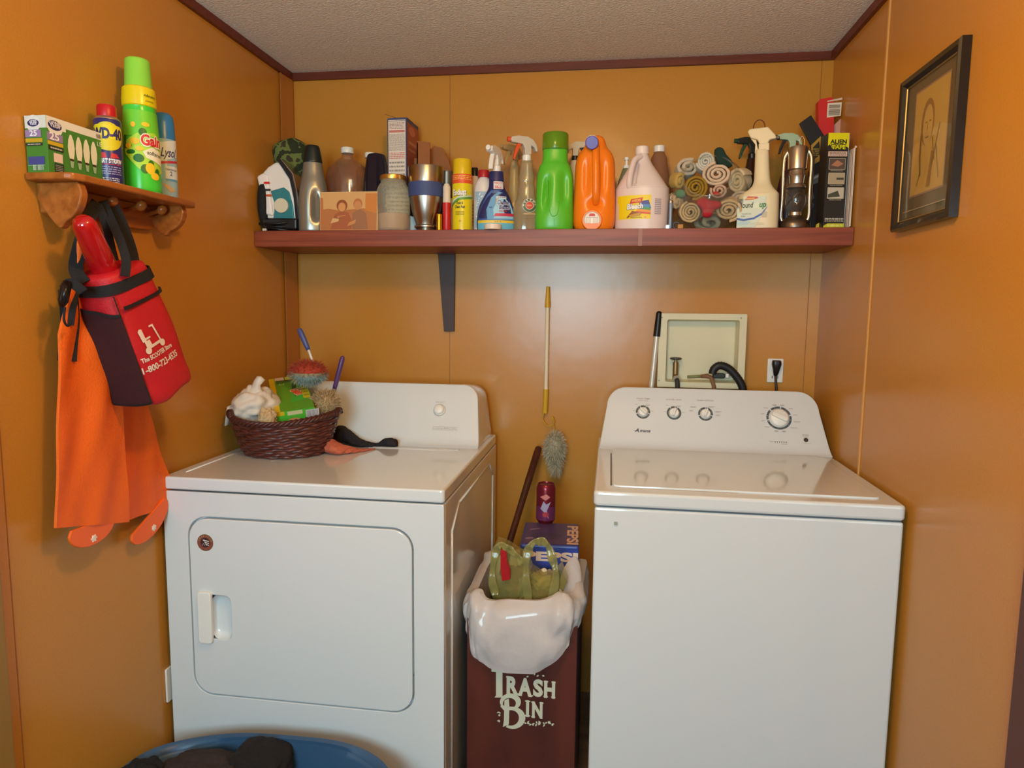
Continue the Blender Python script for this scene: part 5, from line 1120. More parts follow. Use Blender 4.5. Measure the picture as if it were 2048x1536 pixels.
# lubricant can
t, r, h = lplace('lubricant_can', 'blue and yellow lubricant spray can with a red cap on the peg shelf', 'spray can', 192, 249, 213, .050, .64, 360)
lathe('can', [(r*.96, 0), (r, .003), (r, h*.80), (r*.96, h*.815), (r*.93, h*.82)], P('can_blue', (48, 44, 104), .3), t, 44); lathe('shoulder', [(r*.95, h*.815), (r*.93, h*.83), (r*.72, h*.86)], mat('can_silver', (176, 160, 140), .35, metal=.8), t, 40)
lathe('cap', [(r*.70, h*.84), (r*.72, h*.85), (r*.70, h-.003), (r*.64, h)], P('cap_red2', (190, 24, 34), .35), t, 36)
A = Art(scyl(r), .004)
A.rect(-r*1.5, .003, r*1.5, .008, (60, 56, 120)); A.ell(0, h*.60, r*1.18, h*.175, (214, 196, 30)).rect(-r*1.25, h*.58, r*1.25, h*.74, (224, 206, 26), .01)
A.text('WD-40', -.001, h*.575, .0200, (46, 40, 100), w=r*2.35, bold=.05)
A.text('SMART STRAW', 0, h*.275, .0085, (230, 226, 226), w=r*2.0, bold=.04).rect(-r*.9, h*.255, r*.9, h*.262, (200, 50, 60)).poly([(-r*.6, h*.335), (-r*.1, h*.335), (-r*.2, h*.40), (-r*.5, h*.40)], (196, 46, 56)).poly([(r*.1, h*.335), (r*.8, h*.345), (r*.6, h*.39), (r*.2, h*.40)], (196, 46, 56)).text('SPRAYS 2 WAYS', 0, h*.31, .0035, (220, 220, 226), w=r*1.6, bold=.02).lines(-r*.9, h*.13, r*.9, h*.24, 4, (150, 146, 180), 3).lines(-r*.7, h*.03, r*.7, h*.10, 3, (196, 196, 210), 6)
A.build('label', t)
# scent booster / softener bottle
t, r, h = lplace('softener_bottle', 'tall green and yellow softener beads bottle, tallest thing on the peg shelf', 'bottle', 248, 325, 122, .058, .64, 380)
GB = P('softener_green', (70, 206, 60), .25)
lathe('bottle', [(r*.93, 0), (r*.98, .002), (r, .010), (r*.99, .06), (r*.97, .10), (r*.93, .14), (r*.86, .175), (r*.84, .185), (r*.86, .188)], GB, t, 48, sm=1)
lathe('collar', [(r*.86, .186), (r*.90, .188), (r*.91, .20), (r*.86, .225), (r*.76, .228)], P('softener_yellow', (226, 204, 20), .25), t, 48)
lathe('cap', [(r*.70, .222), (r*.76, .228), (r*.72, .232), (r*.66, h-.003), (r*.60, h)], P('softener_cap', (140, 214, 70), .25), t, 44)
lathe('foot_ring', [(r*.97, -.0), (r*.99, .001), (r*.98, .004)], P('foot_white', (200, 210, 190), .4), t, 44)
rf = interp([(0, r), (.01, r), (.06, r*.995), (.10, r*.975), (.14, r*.935), (.175, r*.87), (.19, r*.90), (.2, r*.915), (.226, r*.87)])
A = Art(scyl(rf), .004, base=.0008)
A.rect(-r*1.1, .12, r*1.4, .175, (110, 206, 50)).poly([(-r*1.0, .105), (-r*.2, .125), (r*.8, .13), (r*1.4, .11), (r*1.4, .05), (r*.6, .035), (-r*.2, .05), (-r*.9, .08)], (176, 220, 60))
LE = (40, 110, 30)
for u, v, a, b_ in ((-.030, .098, .012, .006), (-.006, .072, .011, .009), (.006, .050, .009, .010), (-.022, .085, .010, .005), (.004, .128, .008, .009), (.032, .045, .006, .009), (.018, .062, .006, .008), (-.034, .112, .004, .010)): A.ell(u, v, a, b_, LE, 14)
for u, v, a, b_ in ((-.012, .108, .010, .007), (-.026, .098, .007, .006), (.016, .052, .010, .012), (.010, .145, .008, .005), (-.014, .143, .005, .006), (-.004, .092, .008, .005), (.026, .036, .010, .008)): A.ell(u, v, a, b_, (240, 196, 40), 14)
A.poly([(.002, .086), (.020, .098), (.046, .092), (.046, .060), (.026, .068), (.008, .074)], (232, 224, 196)).text('softener', .028, .080, .0085, (50, 70, 60), w=.036, bold=.02, rot=-6)
A.text('Gain', .022, .1005, .0230, (244, 240, 230), w=.048, bold=.09).text('Gain', .022, .1012, .0220, (206, 40, 44), w=.045, bold=.04)
A.text('+Aroma', .022, .204, .0060, (60, 90, 30), w=.026, bold=.02, shear=.2).rect(.012, .195, .030, .1965, (150, 140, 30))
A.build('label', t)
# disinfectant spray
t, r, h = lplace('disinfectant_can', 'light blue disinfectant spray can at the right end of the peg shelf', 'spray can', 306, 357, 227, .052, .62, 392)
LB = P('can_paleblue', (150, 186, 208), .3)
lathe('can', [(r*.96, 0), (r, .003), (r, h*.67), (r*.95, h*.69)], LB, t, 44); lathe('cap', [(r*.95, h*.68), (r*.96, h*.70), (r*.92, h*.88), (r*.84, h*.955), (r*.60, h-.002), (r*.3, h)], P('cap_blue', (50, 124, 190), .3), t, 40, sm=1.2); lathe('rim', [(r*1.0, 0), (r*1.015, .0015), (r, .003)], CHROME, t, 40)
A = Art(scyl(r), .004); A.poly([(-r*.5, h*.42), (r*1.3, h*.50), (r*1.3, h*.69), (-r*.3, h*.64)], (214, 220, 226)).text('Lysol', r*.42, h*.485, .020, (56, 60, 120), w=.038, bold=.02, shear=.35).poly([(-r*.6, h*.39), (r*1.3, h*.43), (r*1.3, h*.455), (-r*.6, h*.42)], (190, 40, 70))
A.rect(r*.05, h*.22, r*1.3, h*.38, (206, 214, 220)).text('Disinfectant', r*.6, h*.33, .005, (60, 80, 120), w=.028).text('2', r*.5, h*.27, .010, (60, 90, 140), w=.006).rect(r*.05, h*.21, r*1.2, h*.235, (90, 150, 190)).poly([(-r*.3, h*.18), (r*.4, h*.08), (r*.9, h*.10), (r*.3, h*.16)], (190, 160, 120)).build('label', t)
# ------------------------------------------------------------------ orange cloth on the peg
ORG = P('orange_cloth', (240, 104, 24), .6, bump=.35, bscale=260)
t = thing('orange_cloth', 'bright orange cloth with two rounded snap flaps hanging behind the red bag', 'cloth', (0, 0, 0))
def sheet(name, cols, X, th, m, parent, amp=.006, nf=3.2, seed=0, nx=26, ny=26, amp2=0):
    """cols: rows of (left px, right px) from top to bottom in the plane x=X, with waviness"""
    b = MB(); rows = []
    for j in range(ny+1):
        f = j/ny*(len(cols)-1); i = min(int(f), len(cols)-2); g = f-i
        L_ = [cols[i][0][k]*(1-g)+cols[i+1][0][k]*g for k in (0, 1)]; R_2 = [cols[i][1][k]*(1-g)+cols[i+1][1][k]*g for k in (0, 1)]
        fr_ = []; bk = []
        for k in range(nx+1):
            s_ = k/nx; p = at(L_[0]*(1-s_)+R_2[0]*s_, L_[1]*(1-s_)+R_2[1]*s_, x=X)
            d = amp*math.sin(s_*nf*2*PI+seed+j*.06)*(.5+.5*math.sin(j*.12+seed))+.0015*math.sin(j*.9+k*.7)+amp2*(s_-.5)
            fr_.append(p+V3((d+th/2, 0, 0))); bk.append(p+V3((d-th/2, 0, 0)))
        rows.append(fr_+bk[::-1])
    b.loft(rows[::-1]); return autosmooth(b.build(name, m, parent), 1.2)
sheet('back_panel', [((178, 415), (212, 425)), ((200, 560), (262, 600)), ((206, 700), (292, 800)), ((212, 860), (318, 900)), ((236, 1046), (357, 1006))], .022, .006, ORG, t, .004, 1.4, 2)
sheet('front_panel', [((160, 430), (205, 430)), ((150, 520), (225, 560)), ((114, 668), (240, 740)), ((112, 860), (252, 900)), ((110, 1056), (258, 1044))], .052, .006, ORG, t, .006, 1.6, .4)
def flap(px, py, a, b_, X, rot, nm='flap'):
    c_ = at(px, py, x=X); pts = [(-a, 0)]+[(-a*math.cos(q), -b_*math.sin(q)) for q in [PI*k/16 for k in range(1, 16)]]+[(a, 0), (a*.9, .012), (-a*.9, .012)]
    Rm = Matrix.Translation(c_)@Matrix.Rotation(rot, 4, 'X')
    f_ = MB(); f_.prism(pts, 0, -.003, .003, Rm); f_ = f_.build(nm, P('orange_vinyl', (246, 104, 28), .4), t, bevel=.0015)
    b = MB(); q0 = Rm@V3((.002, 0, -b_*.6)); q1 = Rm@V3((.0048, 0, -b_*.6)); b.cyl(q0, q1, .0055, .0045, 16)
    for k in range(6): a_ = k*PI/3; b.box((.002, -.0018, -b_*.6-.0018), (.0045, .0018, -b_*.6+.0018), Rm@Matrix.Translation((0, .0058*math.cos(a_), .0058*math.sin(a_))))
    b.build('snap', P('snap_white', (236, 226, 214), .4), f_)
flap(184, 1056, .062, .036, .050, 0); flap(299, 1040, .072, .040, .026, .42)
# ------------------------------------------------------------------ red cooler bag
RED = P('red_nylon', (190, 24, 34), .55, bump=.25, bscale=420); RED2 = P('red_trim', (190, 22, 34), .5)
BK = P('black_webbing', (24, 22, 26), .8, bump=.4, bscale=700); MESH = P('black_mesh', (62, 20, 28), .75, bump=.8, bscale=900)
tp = at(235, 560, x=.095); bt_ = at(305, 775, x=.095)
dirv = (tp-bt_).normalized(); L_ = (tp-bt_).length+.02; tilt = math.atan2(dirv.y, dirv.z)
t = thing('shoulder_bag', 'red drawstring cooler bag with black straps hanging on the peg shelf', 'bag', tuple(bt_), (-tilt, 0, -.12))
ba, bb, bh_ = .064, .078, L_    # half depth (x), half width (y)
PRB = [(-.018, ba*.50, bb*.55), (-.012, ba*.8, bb*.85), (.0, ba*.98, bb), (.04, ba, bb*1.02), (.12, ba*.97, bb*.98), (bh_-.05, ba*.90, bb*.90), (bh_-.01, ba*.84, bb*.84), (bh_+.004, ba*.74, bb*.76), (bh_+.007, ba*.4, bb*.5), (bh_+.004, ba*.05, bb*.05)]
def bagdef(v):
    if v.z < .03: return v+V3((0, 0, .004*math.sin(v.y*60)+.003*math.sin(v.x*80)))
    return v+V3((.0025*math.sin(v.y*50+v.z*35), 0, 0))
body('pouch', PRB, RED, t, 3.4, 64, 6, deform=bagdef)
brx = interp([(p[0], p[1]) for p in PRB[:8]]); bry = interp([(p[0], p[2]) for p in PRB[:8]])
def band(z0, z1, off, a0, a1, nm, m, th=.0015, n=40, e=3.4, par=None):
    b = MB(); rows = []
    for k in range(n+1):
        q = math.radians(a0+(a1-a0)*k/n); r_ = []
        for z_, o in ((z0(q) if callable(z0) else z0, off), (z1(q) if callable(z1) else z1, off), (z1(q) if callable(z1) else z1, off+th), (z0(q) if callable(z0) else z0, off+th)):
            c_, s_ = math.cos(q), math.sin(q); rx_, ry_ = brx(z_)+o, bry(z_)+o
            r_.append(V3((rx_*math.copysign(abs(c_)**(2/e), c_), ry_*math.copysign(abs(s_)**(2/e), s_), z_)))
        rows.append(r_)
    b.loft(rows); return autosmooth(b.build(nm, m, par or t), .6)
band(bh_-.032, bh_-.010, .003, -80, 280, 'top_band', BK)
band(bh_-.066, bh_-.059, .003, -32, 62, 'zipper', P('zip_black', (30, 22, 26), .5), .003)
# mesh side pocket on the end facing the doorway, curved upper edge
mp = band(.004, lambda q: bh_-.060+.012*math.sin(q*2), .004, -132, -44, 'mesh_pocket', MESH, .002)
band(lambda q: bh_-.064+.012*math.sin(q*2), lambda q: bh_-.058+.012*math.sin(q*2), .0062, -132, -44, 'pocket_binding', BK, .0015)
for a0 in (-133, -46): band(.0, bh_-.035, .0045, a0, a0+3.0, 'side_piping', BK, .002, 4)
band(-.002, .004, .0045, -132, -44, 'pocket_hem', BK, .0018)
def barc(q, z_, o):
    q = math.radians(q); c_, s_ = math.cos(q), math.sin(q); rx_, ry_ = brx(z_)+o, bry(z_)+o
    return V3((rx_*math.copysign(abs(c_)**(2/3.4), c_), ry_*math.copysign(abs(s_)**(2/3.4), s_), z_))
# print on the +x face
As = Art(lambda u, v, off: V3((brx(v)*(1-min(.98, abs(u)/bry(v))**3.4)**(1/3.4)+.0012+off+.0025*math.sin(u*50+v*35), u, v+.0025*math.sin(v*45)*0)), .01)
WHT = (226, 206, 190)
c0u, c0v = -.016, .095
As.text('The SCOOTER Store', c0u+.002, c0v-.006, .0095, WHT, w=.088, bold=.035).text('1-800-723-4535', c0u+.004, c0v-.030, .0135, WHT, w=.098, bold=.03)
sx0, sy0 = c0u-.010, c0v+.010
As.ell(sx0-.010, sy0+.004, .0075, .0075, WHT).ell(sx0+.034, sy0+.004, .0075, .0075, WHT).rect(sx0-.010, sy0+.006, sx0+.030, sy0+.012, WHT).poly([(sx0-.012, sy0+.012), (sx0+.004, sy0+.012), (sx0+.003, sy0+.024), (sx0-.012, sy0+.024)], WHT)
As.poly([(sx0-.016, sy0+.024), (sx0-.006, sy0+.024), (sx0-.006, sy0+.050), (sx0-.012, sy0+.052), (sx0-.017, sy0+.048)], WHT).rect(sx0-.006, sy0+.026, sx0+.008, sy0+.030, WHT).poly([(sx0+.030, sy0+.008), (sx0+.034, sy0+.008), (sx0+.026, sy0+.048), (sx0+.022, sy0+.048)], WHT).rect(sx0+.014, sy0+.046, sx0+.026, sy0+.050, WHT, .001)
As.build('lettering', t)
# top flap bulge and straps up to the peg
Wm = t.matrix_basis.copy(); bpy.context.view_layer.update(); Wi = (Matrix.Translation(t.location)@t.rotation_euler.to_matrix().to_4x4()).inverted()
def wl(p): return Wi@V3(p)
def strap(nm, pts, wdt=.0125, m=BK, th=.0012, sub=7, nrm=None):
    path = cr([tuple(at(a, b_, x=x)) for a, b_, x in pts], sub); path = [V3(p) for p in path]; b = MB(); rows = []
    for i, p in enumerate(path):
        tg = (path[min(i+1, len(path)-1)]-path[max(i-1, 0)]).normalized(); vw = V3(nrm) if nrm else (CAM-p).normalized(); sd = tg.cross(vw).normalized(); nn = sd.cross(tg)
        rows.append([wl(p+sd*wdt+nn*th), wl(p-sd*wdt+nn*th), wl(p-sd*wdt-nn*th), wl(p+sd*wdt-nn*th)])
    b.loft(rows); return b.build(nm, m, t, bevel=.0004)
strap('strap', [(222, 405, .055), (240, 440, .075), (262, 500, .10), (270, 550, .12)], .0115)
strap('strap', [(206, 402, .060), (222, 440, .085), (240, 480, .11), (252, 520, .13), (250, 552, .145)], .0085)
strap('strap', [(196, 405, .060), (176, 440, .06), (158, 500, .055), (152, 540, .06), (168, 566, .08)], .0125)
strap('strap', [(196, 410, .065), (212, 450, .075), (224, 500, .06), (236, 545, .07)], .008)
strap('strap', [(136, 580, .05), (140, 640, .04), (136, 690, .04), (134, 722, .045)], .0165)
strap('strap', [(150, 572, .055), (142, 610, .06), (136, 650, .06)], .010)
strap('side_strap', [(128, 578, .075), (140, 566, .085), (158, 576, .10), (166, 584, .11)], .009)
b = MB(); c1, c2 = wl(at(134, 562, x=.085)), wl(at(124, 612, x=.08)); b.tube([c1, c1.lerp(c2, .2), c1.lerp(c2, .8), c2], [.006, .0095, .009, .005], 12); c3 = wl(at(130, 585, x=.095)); b.tube([c1+(c3-c1)*.1, c3, c2], .0045, 10); b.build('buckle', P('buckle', (18, 18, 20), .3), t, smooth=True)
b = MB(); b.tube(cr([tuple(wl(at(a, b_, x=.09))) for a, b_ in ((130, 614), (128, 640), (136, 652), (144, 640))], 5), .0022, 8); b.build('drawcord', BK, t, smooth=True)
# glossy red stick leaning out of the bag
a = at(163, 436, x=.115); c_ = at(212, 545, x=.088)
t = thing('red_tube', 'glossy red rounded tube leaning out of the top of the red bag', 'tube', tuple(c_))
d = a-c_; b = MB()
b.loft([[d*f+(d.cross(V3((0, 0, 1))).normalized()*math.cos(q)+d.cross(V3((0, 0, 1))).normalized().cross(d.normalized())*math.sin(q))*rr_ for q in [2*PI*k/28 for k in range(28)]] for f, rr_ in ((-.15, .026), (0, .0255), (.4, .0245), (.88, .0215), (.96, .017), (1.0, .011), (1.01, .001))])
autosmooth(b.build('tube', P('glossy_red', (176, 14, 22), .12, coat=.6), t), 1.2)
# ------------------------------------------------------------------ wicker basket on the dryer
bx, by = .178, -.458; BZ = DZ
t = thing('wicker_basket', 'dark brown woven wicker basket on top of the dryer', 'basket', (bx, by, BZ+.0015), (0, 0, 0))
WK = wood('wicker', (104, 52, 42), (66, 30, 26), .35, (40, 40, 90), .2); WK2 = P('wicker_dark', (74, 36, 32), .35)
def bring(z):      # radii of the basket wall and rim dip
    f = z/.105; return .112+.040*min(1, f)**.8, .094+.036*min(1, f)**.8
rows = 13; b = MB()
for j in range(rows):
    z0_ = .004+j*.0080; n = 120; pts = []
    for k in range(n):
        q = 2*PI*k/n; rx_, ry_ = bring(z0_); wv = .0030*math.sin(q*15+(j % 2)*PI+j*.55); lift = (z0_/.105)*(.010*math.cos(2*q))
        pts.append(((rx_+wv)*math.cos(q), (ry_+wv)*math.sin(q), z0_+lift+.0014*math.sin(q*15+j*.55+1.2)))
    b.tube(pts, .0052, 7, closed=True)
b.build('weave', WK, t, smooth=True)
b = MB(); n = 150
for ph in (0, 2*PI/3, 4*PI/3):
    pts = []
    for k in range(n):
        q = 2*PI*k/n; rx_, ry_ = .154, .132; tw = q*22+ph
        pts.append(((rx_+.005*math.cos(tw))*math.cos(q), (ry_+.005*math.cos(tw))*math.sin(q), .110+.010*math.cos(2*q)+.005*math.sin(tw)))
    b.tube(pts, .0048, 7, closed=True)
b.build('rim_braid', WK2, t, smooth=True)
b = MB(); b.loft([sect(rx_, ry_, 2, 40, 0, 0, z_) for z_, rx_, ry_ in ((0, .090, .076), (0, .110, .096), (.006, .110, .096), (.008, .09, .08))]); b.build('bottom', WK2, t, smooth=True)
for sx_, a0 in ((-1, 215), (1, 12)):
    b = MB(); q0 = math.radians(a0); base = V3((.154*math.cos(q0), .132*math.sin(q0), .112)); tg = V3((-math.sin(q0), math.cos(q0), 0))
    for ph in (0, PI):
        b.tube([base+tg*(.030*math.cos(a))+V3((.004*math.cos(a*9+ph), .004*math.sin(a*9+ph), .014*math.sin(a))) for a in [PI*i/30 for i in range(31)]], .0050, 7)
    b.build('handle', WK2, t, smooth=True)
# white grocery bag stuffed into the basket
def blob(name, label, cat, c_, rad, m, seed, amp=.25, fr_=14, group=None, part='cloth', n=56, crisp=False):
    t = thing(name, label, cat, (c_[0], c_[1], c_[2]), group=group); b = MB(); R = []
    m_ = 34
    for j in range(m_+1):
        th = .03+(PI-.06)*j/m_; row = []
        for k in range(n):
            q = 2*PI*k/n; d = V3((math.sin(th)*math.cos(q), math.sin(th)*math.sin(q), -math.cos(th)))
            if crisp:
                v1 = noise.voronoi(d*1.7+V3((seed, seed*2, 0)))[0]; v2 = noise.voronoi(d*3.6+V3((0, seed, 3)))[0]
                s_ = 1+amp*(v1[1]-v1[0]-.25)+amp*.3*(v2[1]-v2[0]-.2)+amp*.8*noise.noise(d*2.2)
            else: s_ = 1+amp*(abs(noise.noise(d*fr_*.18+V3((seed, seed*2, 0))))*1.8-.5)+amp*.35*abs(noise.noise(d*fr_*.5+V3((0, seed, 3))))
            row.append(V3((d.x*rad[0]*s_, d.y*rad[1]*s_, max(d.z*rad[2]*s_, -rad[2]*.98))))
        R.append(row)
    b.loft(R); o = b.build(part, m, t); autosmooth(o, 1.3); return t
PB = mat('film_white', (232, 220, 206), .25, trans=.12, ior=1.2, bump=.5, bscale=40)
t = blob('grocery_bag', 'crumpled white plastic bag stuffed in the left side of the wicker basket', 'plastic bag', (.094, -.470, BZ+.135), (.066, .070, .055), PB, 3.1, .24, 9, part='bag', crisp=True)
b = MB(); b.loft([[V3((.012+math.cos(q)*rr_+dx, -.02+math.sin(q)*rr_*.8, z_)) for q in [2*PI*k/20 for k in range(20)]] for z_, rr_, dx in ((.02, .034, -.01), (.045, .020, 0), (.062, .014, .006), (.078, .016, .012), (.088, .008, .014))], cap0=False); b.v = [(x+.003*math.sin(z*200+y*90), y+.003*math.sin(x*150), z) for x, y, z in b.v]; b.build('knot', PB, t, smooth=True)
b = MB(); b.loft([[V3((-.062-.010*f, -.012+.02*s_, .005-.055*f+.004*math.sin(s_*9))) for s_ in (-1.6, -.8, 0, .8, 1.6)]+[V3((-.059-.010*f, -.012+.02*s_, .005-.055*f+.004*math.sin(s_*9))) for s_ in (1.6, .8, 0, -.8, -1.6)] for f in (0, .5, 1)]); b.build('loose_corner', PB, t, smooth=True)
# green dryer sheet carton
o = at(549, 826, y=-.515); tl = at(519, 762, y=-.395); br_ = at(636, 838, y=-.45); 
t = thing('dryer_sheet_box', 'green and yellow carton of dryer sheets lying tilted in the wicker basket', 'box', tuple(o), (0, 0, 0))
U_ = at(629, 814, y=-.462)-o; ya, yb_ = -.5, -.3
for _ in range(40):
    ym = (ya+yb_)/2
    if U_.dot(at(517, 762, y=ym)-o) > 0: yb_ = ym
    else: ya = ym
Up_ = at(517, 762, y=ym)-o; U = U_.normalized(); Up = Up_.normalized(); Up = (Up-U*Up.dot(U)).normalized(); N_ = U.cross(Up)
bw_, bh2, bd = U_.length, Up_.length, .036
Mx = Matrix(((U.x, Up.x, N_.x, 0), (U.y, Up.y, N_.y, 0), (U.z, Up.z, N_.z, 0), (0, 0, 0, 1)))
MB().box((0, 0, -bd), (bw_, bh2, 0), Mx).build('carton', P('gain_green', (90, 170, 46), .35), t, bevel=.0008)
A = Art(splane((0, 0, 0), U, Up))
A.rect(0, 0, bw_, bh2, (96, 160, 40)).poly([(0, 0), (.016, 0), (.016, bh2), (0, bh2)], (222, 190, 24)).poly([(bw_*.45, bh2*.2), (bw_, bh2*.3), (bw_, bh2), (bw_*.7, bh2)], (70, 180, 60)).poly([(.02, bh2*.80), (bw_*.8, bh2*.84), (bw_, bh2*.9), (bw_, bh2), (.02, bh2)], (60, 110, 40))
A.rect(.018, bh2*.9, .045, bh2, (220, 190, 170)).rect(.048, bh2*.9, .075, bh2, (190, 190, 60)).poly([(.02, bh2*.88), (bw_*.95, bh2*.86), (bw_*.95, bh2*.89), (.02, bh2*.91)], (70, 70, 30))
A.arc(.035, bh2*.78, .006, .008, 130, 400, (190, 220, 150)).poly([(bw_*.62, bh2*.35), (bw_*.70, bh2*.7), (bw_*.60, bh2*.8), (bw_*.54, bh2*.5)], (44, 90, 36))
A.text('Gain', .064, bh2*.48, .030, (236, 210, 170), w=.058, bold=.10, rot=-70).text('Gain', .064, bh2*.48, .028, (222, 84, 40), w=.054, bold=.05, rot=-70).text('sheets', .088, bh2*.55, .009, (150, 200, 120), w=.03, rot=-65)
A.rect(bw_*.80, bh2*.28, bw_*.98, bh2*.72, (206, 190, 30), .004).lines(bw_*.82, bh2*.32, bw_*.96, bh2*.68, 4, (150, 140, 30), 3)
A.build('top_print', t)
A = Art(splane((0, 0, 0), U, N_*1) if 0 else (lambda u, v, off: U*u-N_*v*1.0-Up*off))
A.rect(.0, .0, bw_, bd, (84, 180, 50)).rect(0, 0, .026, .012, (214, 180, 30)).rect(.034, .002, .075, .014, (206, 200, 150)).rect(.084, .005, .120, .034, (214, 210, 206)).bars(.086, .007, .118, .032, 16, (150, 130, 140), 5).ell(.05, .030, .016, .007, (206, 150, 90)).build('end_print', t)
# filler cloths in basket
FT = [mat('fluff_a', (190, 160, 116), .95), mat('fluff_b', (168, 140, 100), .95), mat('fluff_c', (206, 180, 140), .95)]
# blue handled duster with red / pale blue fibres
hA = at(598, 657, y=-.33); hB = at(617, 700, y=-.335); hC = at(626, 725, y=-.34); hD = at(604, 765, y=-.36)
t = thing('fibre_duster', 'blue handled duster with red and pale blue fibres in the wicker basket', 'duster', tuple(hD))
L2 = lambda p: tuple(V3(p)-hD)
b = MB(); b.tube([L2(hA.lerp(hB, f)) for f in (0, .04, .15, .5, .85, 1)], [.004, .007, .0085, .0085, .0075, .006], 16); b.build('handle', P('duster_blue', (70, 84, 140), .35), t, smooth=True)
b = MB(); b.tube([L2(hB), L2(hC), L2(hD)], .0042, 10); b.build('shaft', WHITE2, t, smooth=True)
fm = [mat('fibre_red', (176, 64, 42), .9), mat('fibre_rust', (160, 88, 60), .9), mat('fibre_grey', (160, 150, 120), .9), mat('fibre_blue', (150, 172, 172), .9)]
Rf = random.Random(2)
def fc(d):
    v = d.z+Rf.uniform(-.2, .2); 
    if d.z+Rf.uniform(-.25, .25) > .0: return 0 if Rf.random() < .6 else 1
    if d.z+Rf.uniform(-.2, .2) > -.25: return 2 if Rf.random() < .7 else 1
    return 3 if d.x > -.4 and Rf.random() < .85 else 2
cc_ = V3(L2(at(616, 745, y=-.355)))
b = MB(); b.sphere(cc_, .052, 24, 12, (1.0, .8, .62)); 
for i, f in enumerate(b.f):
    z_ = sum(b.v[k][2] for k in f)/len(f)-cc_.z; b.mi[i] = 0 if z_ > -.002 else 2 if z_ > -.010 else 3
b.build('core', fm, t, smooth=True)
b = fuzz(tuple(cc_), (.060, .044, .038), 9500, .012, fc, 12, t, 'fibres', .0006, .2); b.build('fibres', fm, t)
# purple handled duster with beige wool
pA = at(686, 712, y=-.34); pB = at(669, 778, y=-.345); pC = at(655, 812, y=-.36)
t = thing('wool_duster', 'purple handled duster with beige fluffy head at the right of the wicker basket', 'duster', tuple(pC))
L2 = lambda p: tuple(V3(p)-pC)
b = MB(); b.tube([L2(pA.lerp(pB, f)) for f in (0, .03, .12, .5, .9, 1)], [.003, .0058, .0078, .0075, .007, .006], 16); b.build('handle', P('duster_purple', (84, 52, 104), .35), t, smooth=True)
b = MB(); b.tube([L2(pB), L2(pC)], [.0068, .006], 12); b.build('ferrule', P('ferrule_grey', (150, 136, 110), .4), t, smooth=True)
cc_ = V3(L2(at(651, 812, y=-.40))); b = MB(); b.sphere(cc_, .030, 20, 10, (1.2, .9, 1.3)); b.build('core', FT, t, smooth=True)
b = fuzz(tuple(cc_), (.046, .034, .050), 8000, .012, lambda d: Rf.randrange(3), 21, t, 'wool', .0006, .1); b.build('wool', FT, t)
# brown knitted thing behind the bag, pale cloth
blob('folded_cloth', 'beige cloth tucked between the white bag and the green carton in the wicker basket', 'cloth', (.165, -.54, BZ+.108), (.026, .022, .030), P('beige_cloth', (196, 166, 124), .9, bump=.5, bscale=200), 5, .3, 12)
blob('dark_cloth', 'dark brown cloth showing behind the white bag in the wicker basket', 'cloth', (.105, -.355, BZ+.118), (.028, .028, .036), P('brown_cloth', (84, 48, 36), .9, bump=.5, bscale=200), 8, .3, 12)
# cloths on the dryer top
def ontop(px, py): p = at(px, py, z=DZ); return p
def drape(name, label, cat, cols, m, hs, seed, th=.004, group=None):
    """cols: list of (px,py centre, half width along depth, height)"""
    q = [(ontop(px, py), hw_, h_) for px, py, hw_, h_ in cols]; o = q[0][0]
    t = thing(name, label, cat, tuple(o)); b = MB(); R = []; n = 22
    q2 = cr([(p.x, p.y, hw_, h_) for p, hw_, h_ in q], 6)
    for i, (x, y, hw_, h_) in enumerate(q2):
        row = []
        for k in range(n):
            a = 2*PI*k/n; rr_ = 1+.22*noise.noise(V3((i*.35, math.cos(a)*1.6+seed, math.sin(a)*1.6)))
            z_ = h_/2+math.sin(a)*h_/2*rr_; row.append(V3((x-o.x+.003*math.sin(i*1.3+k), y-o.y+math.cos(a)*hw_*rr_, max(z_, .0006))))
        R.append(row)
    b.loft(R); return t, b.build('cloth', m, t, smooth=True, subs=1)
t, _ = drape('black_glove', 'crumpled black cloth glove lying on the dryer beside the wicker basket', 'glove', [(655, 884, .010, .02), (672, 884, .026, .050), (690, 886, .028, .052), (706, 890, .026, .034), (724, 893, .022, .020), (745, 893, .014, .012), (758, 893, .012, .012), (768, 893, .014, .024), (778, 894, .014, .028), (792, 894, .012, .024), (794, 894, .004, .01)], P('black_cloth', (36, 30, 36), .9, bump=.5, bscale=300), 1, 2)
t, _ = drape('orange_scourer', 'pink and orange mesh scrubbing cloth lying at the foot of the wicker basket', 'cloth', [(636, 899, .006, .01), (646, 903, .024, .034), (662, 906, .030, .040), (680, 909, .026, .030), (698, 907, .018, .022), (714, 905, .013, .012), (733, 902, .008, .007), (750, 899, .004, .004)], None or P('mesh_orange', (214, 110, 78), .9, bump=1, bscale=500, vary=.3, vscale=60), 1, 5)
b = MB(); Rr = random.Random(3)
MO = [P('mesh_pink', (222, 150, 116), .9), P('mesh_red', (220, 84, 54), .9)]
for i in range(700):
    k = Rr.random()**1.3*.085+.004; a = Rr.uniform(0, PI); rr_ = .033*(1-k/.11); h_ = .043*(1-k/.10); p = V3((k+.004, math.cos(a)*rr_-k*.04, max(.003, math.sin(a)*h_))); d = V3((Rr.uniform(-1, 1), Rr.uniform(-1, 1), Rr.uniform(-.3, 1)))*.006
    b.cur = 1 if .02 < k < .045 and Rr.random() < .7 else 0; b.tube([p-d*.5, p+d*.3+V3((0, 0, .001)), p+d], .0007, 4)
b.build('mesh_fringe', MO, t)

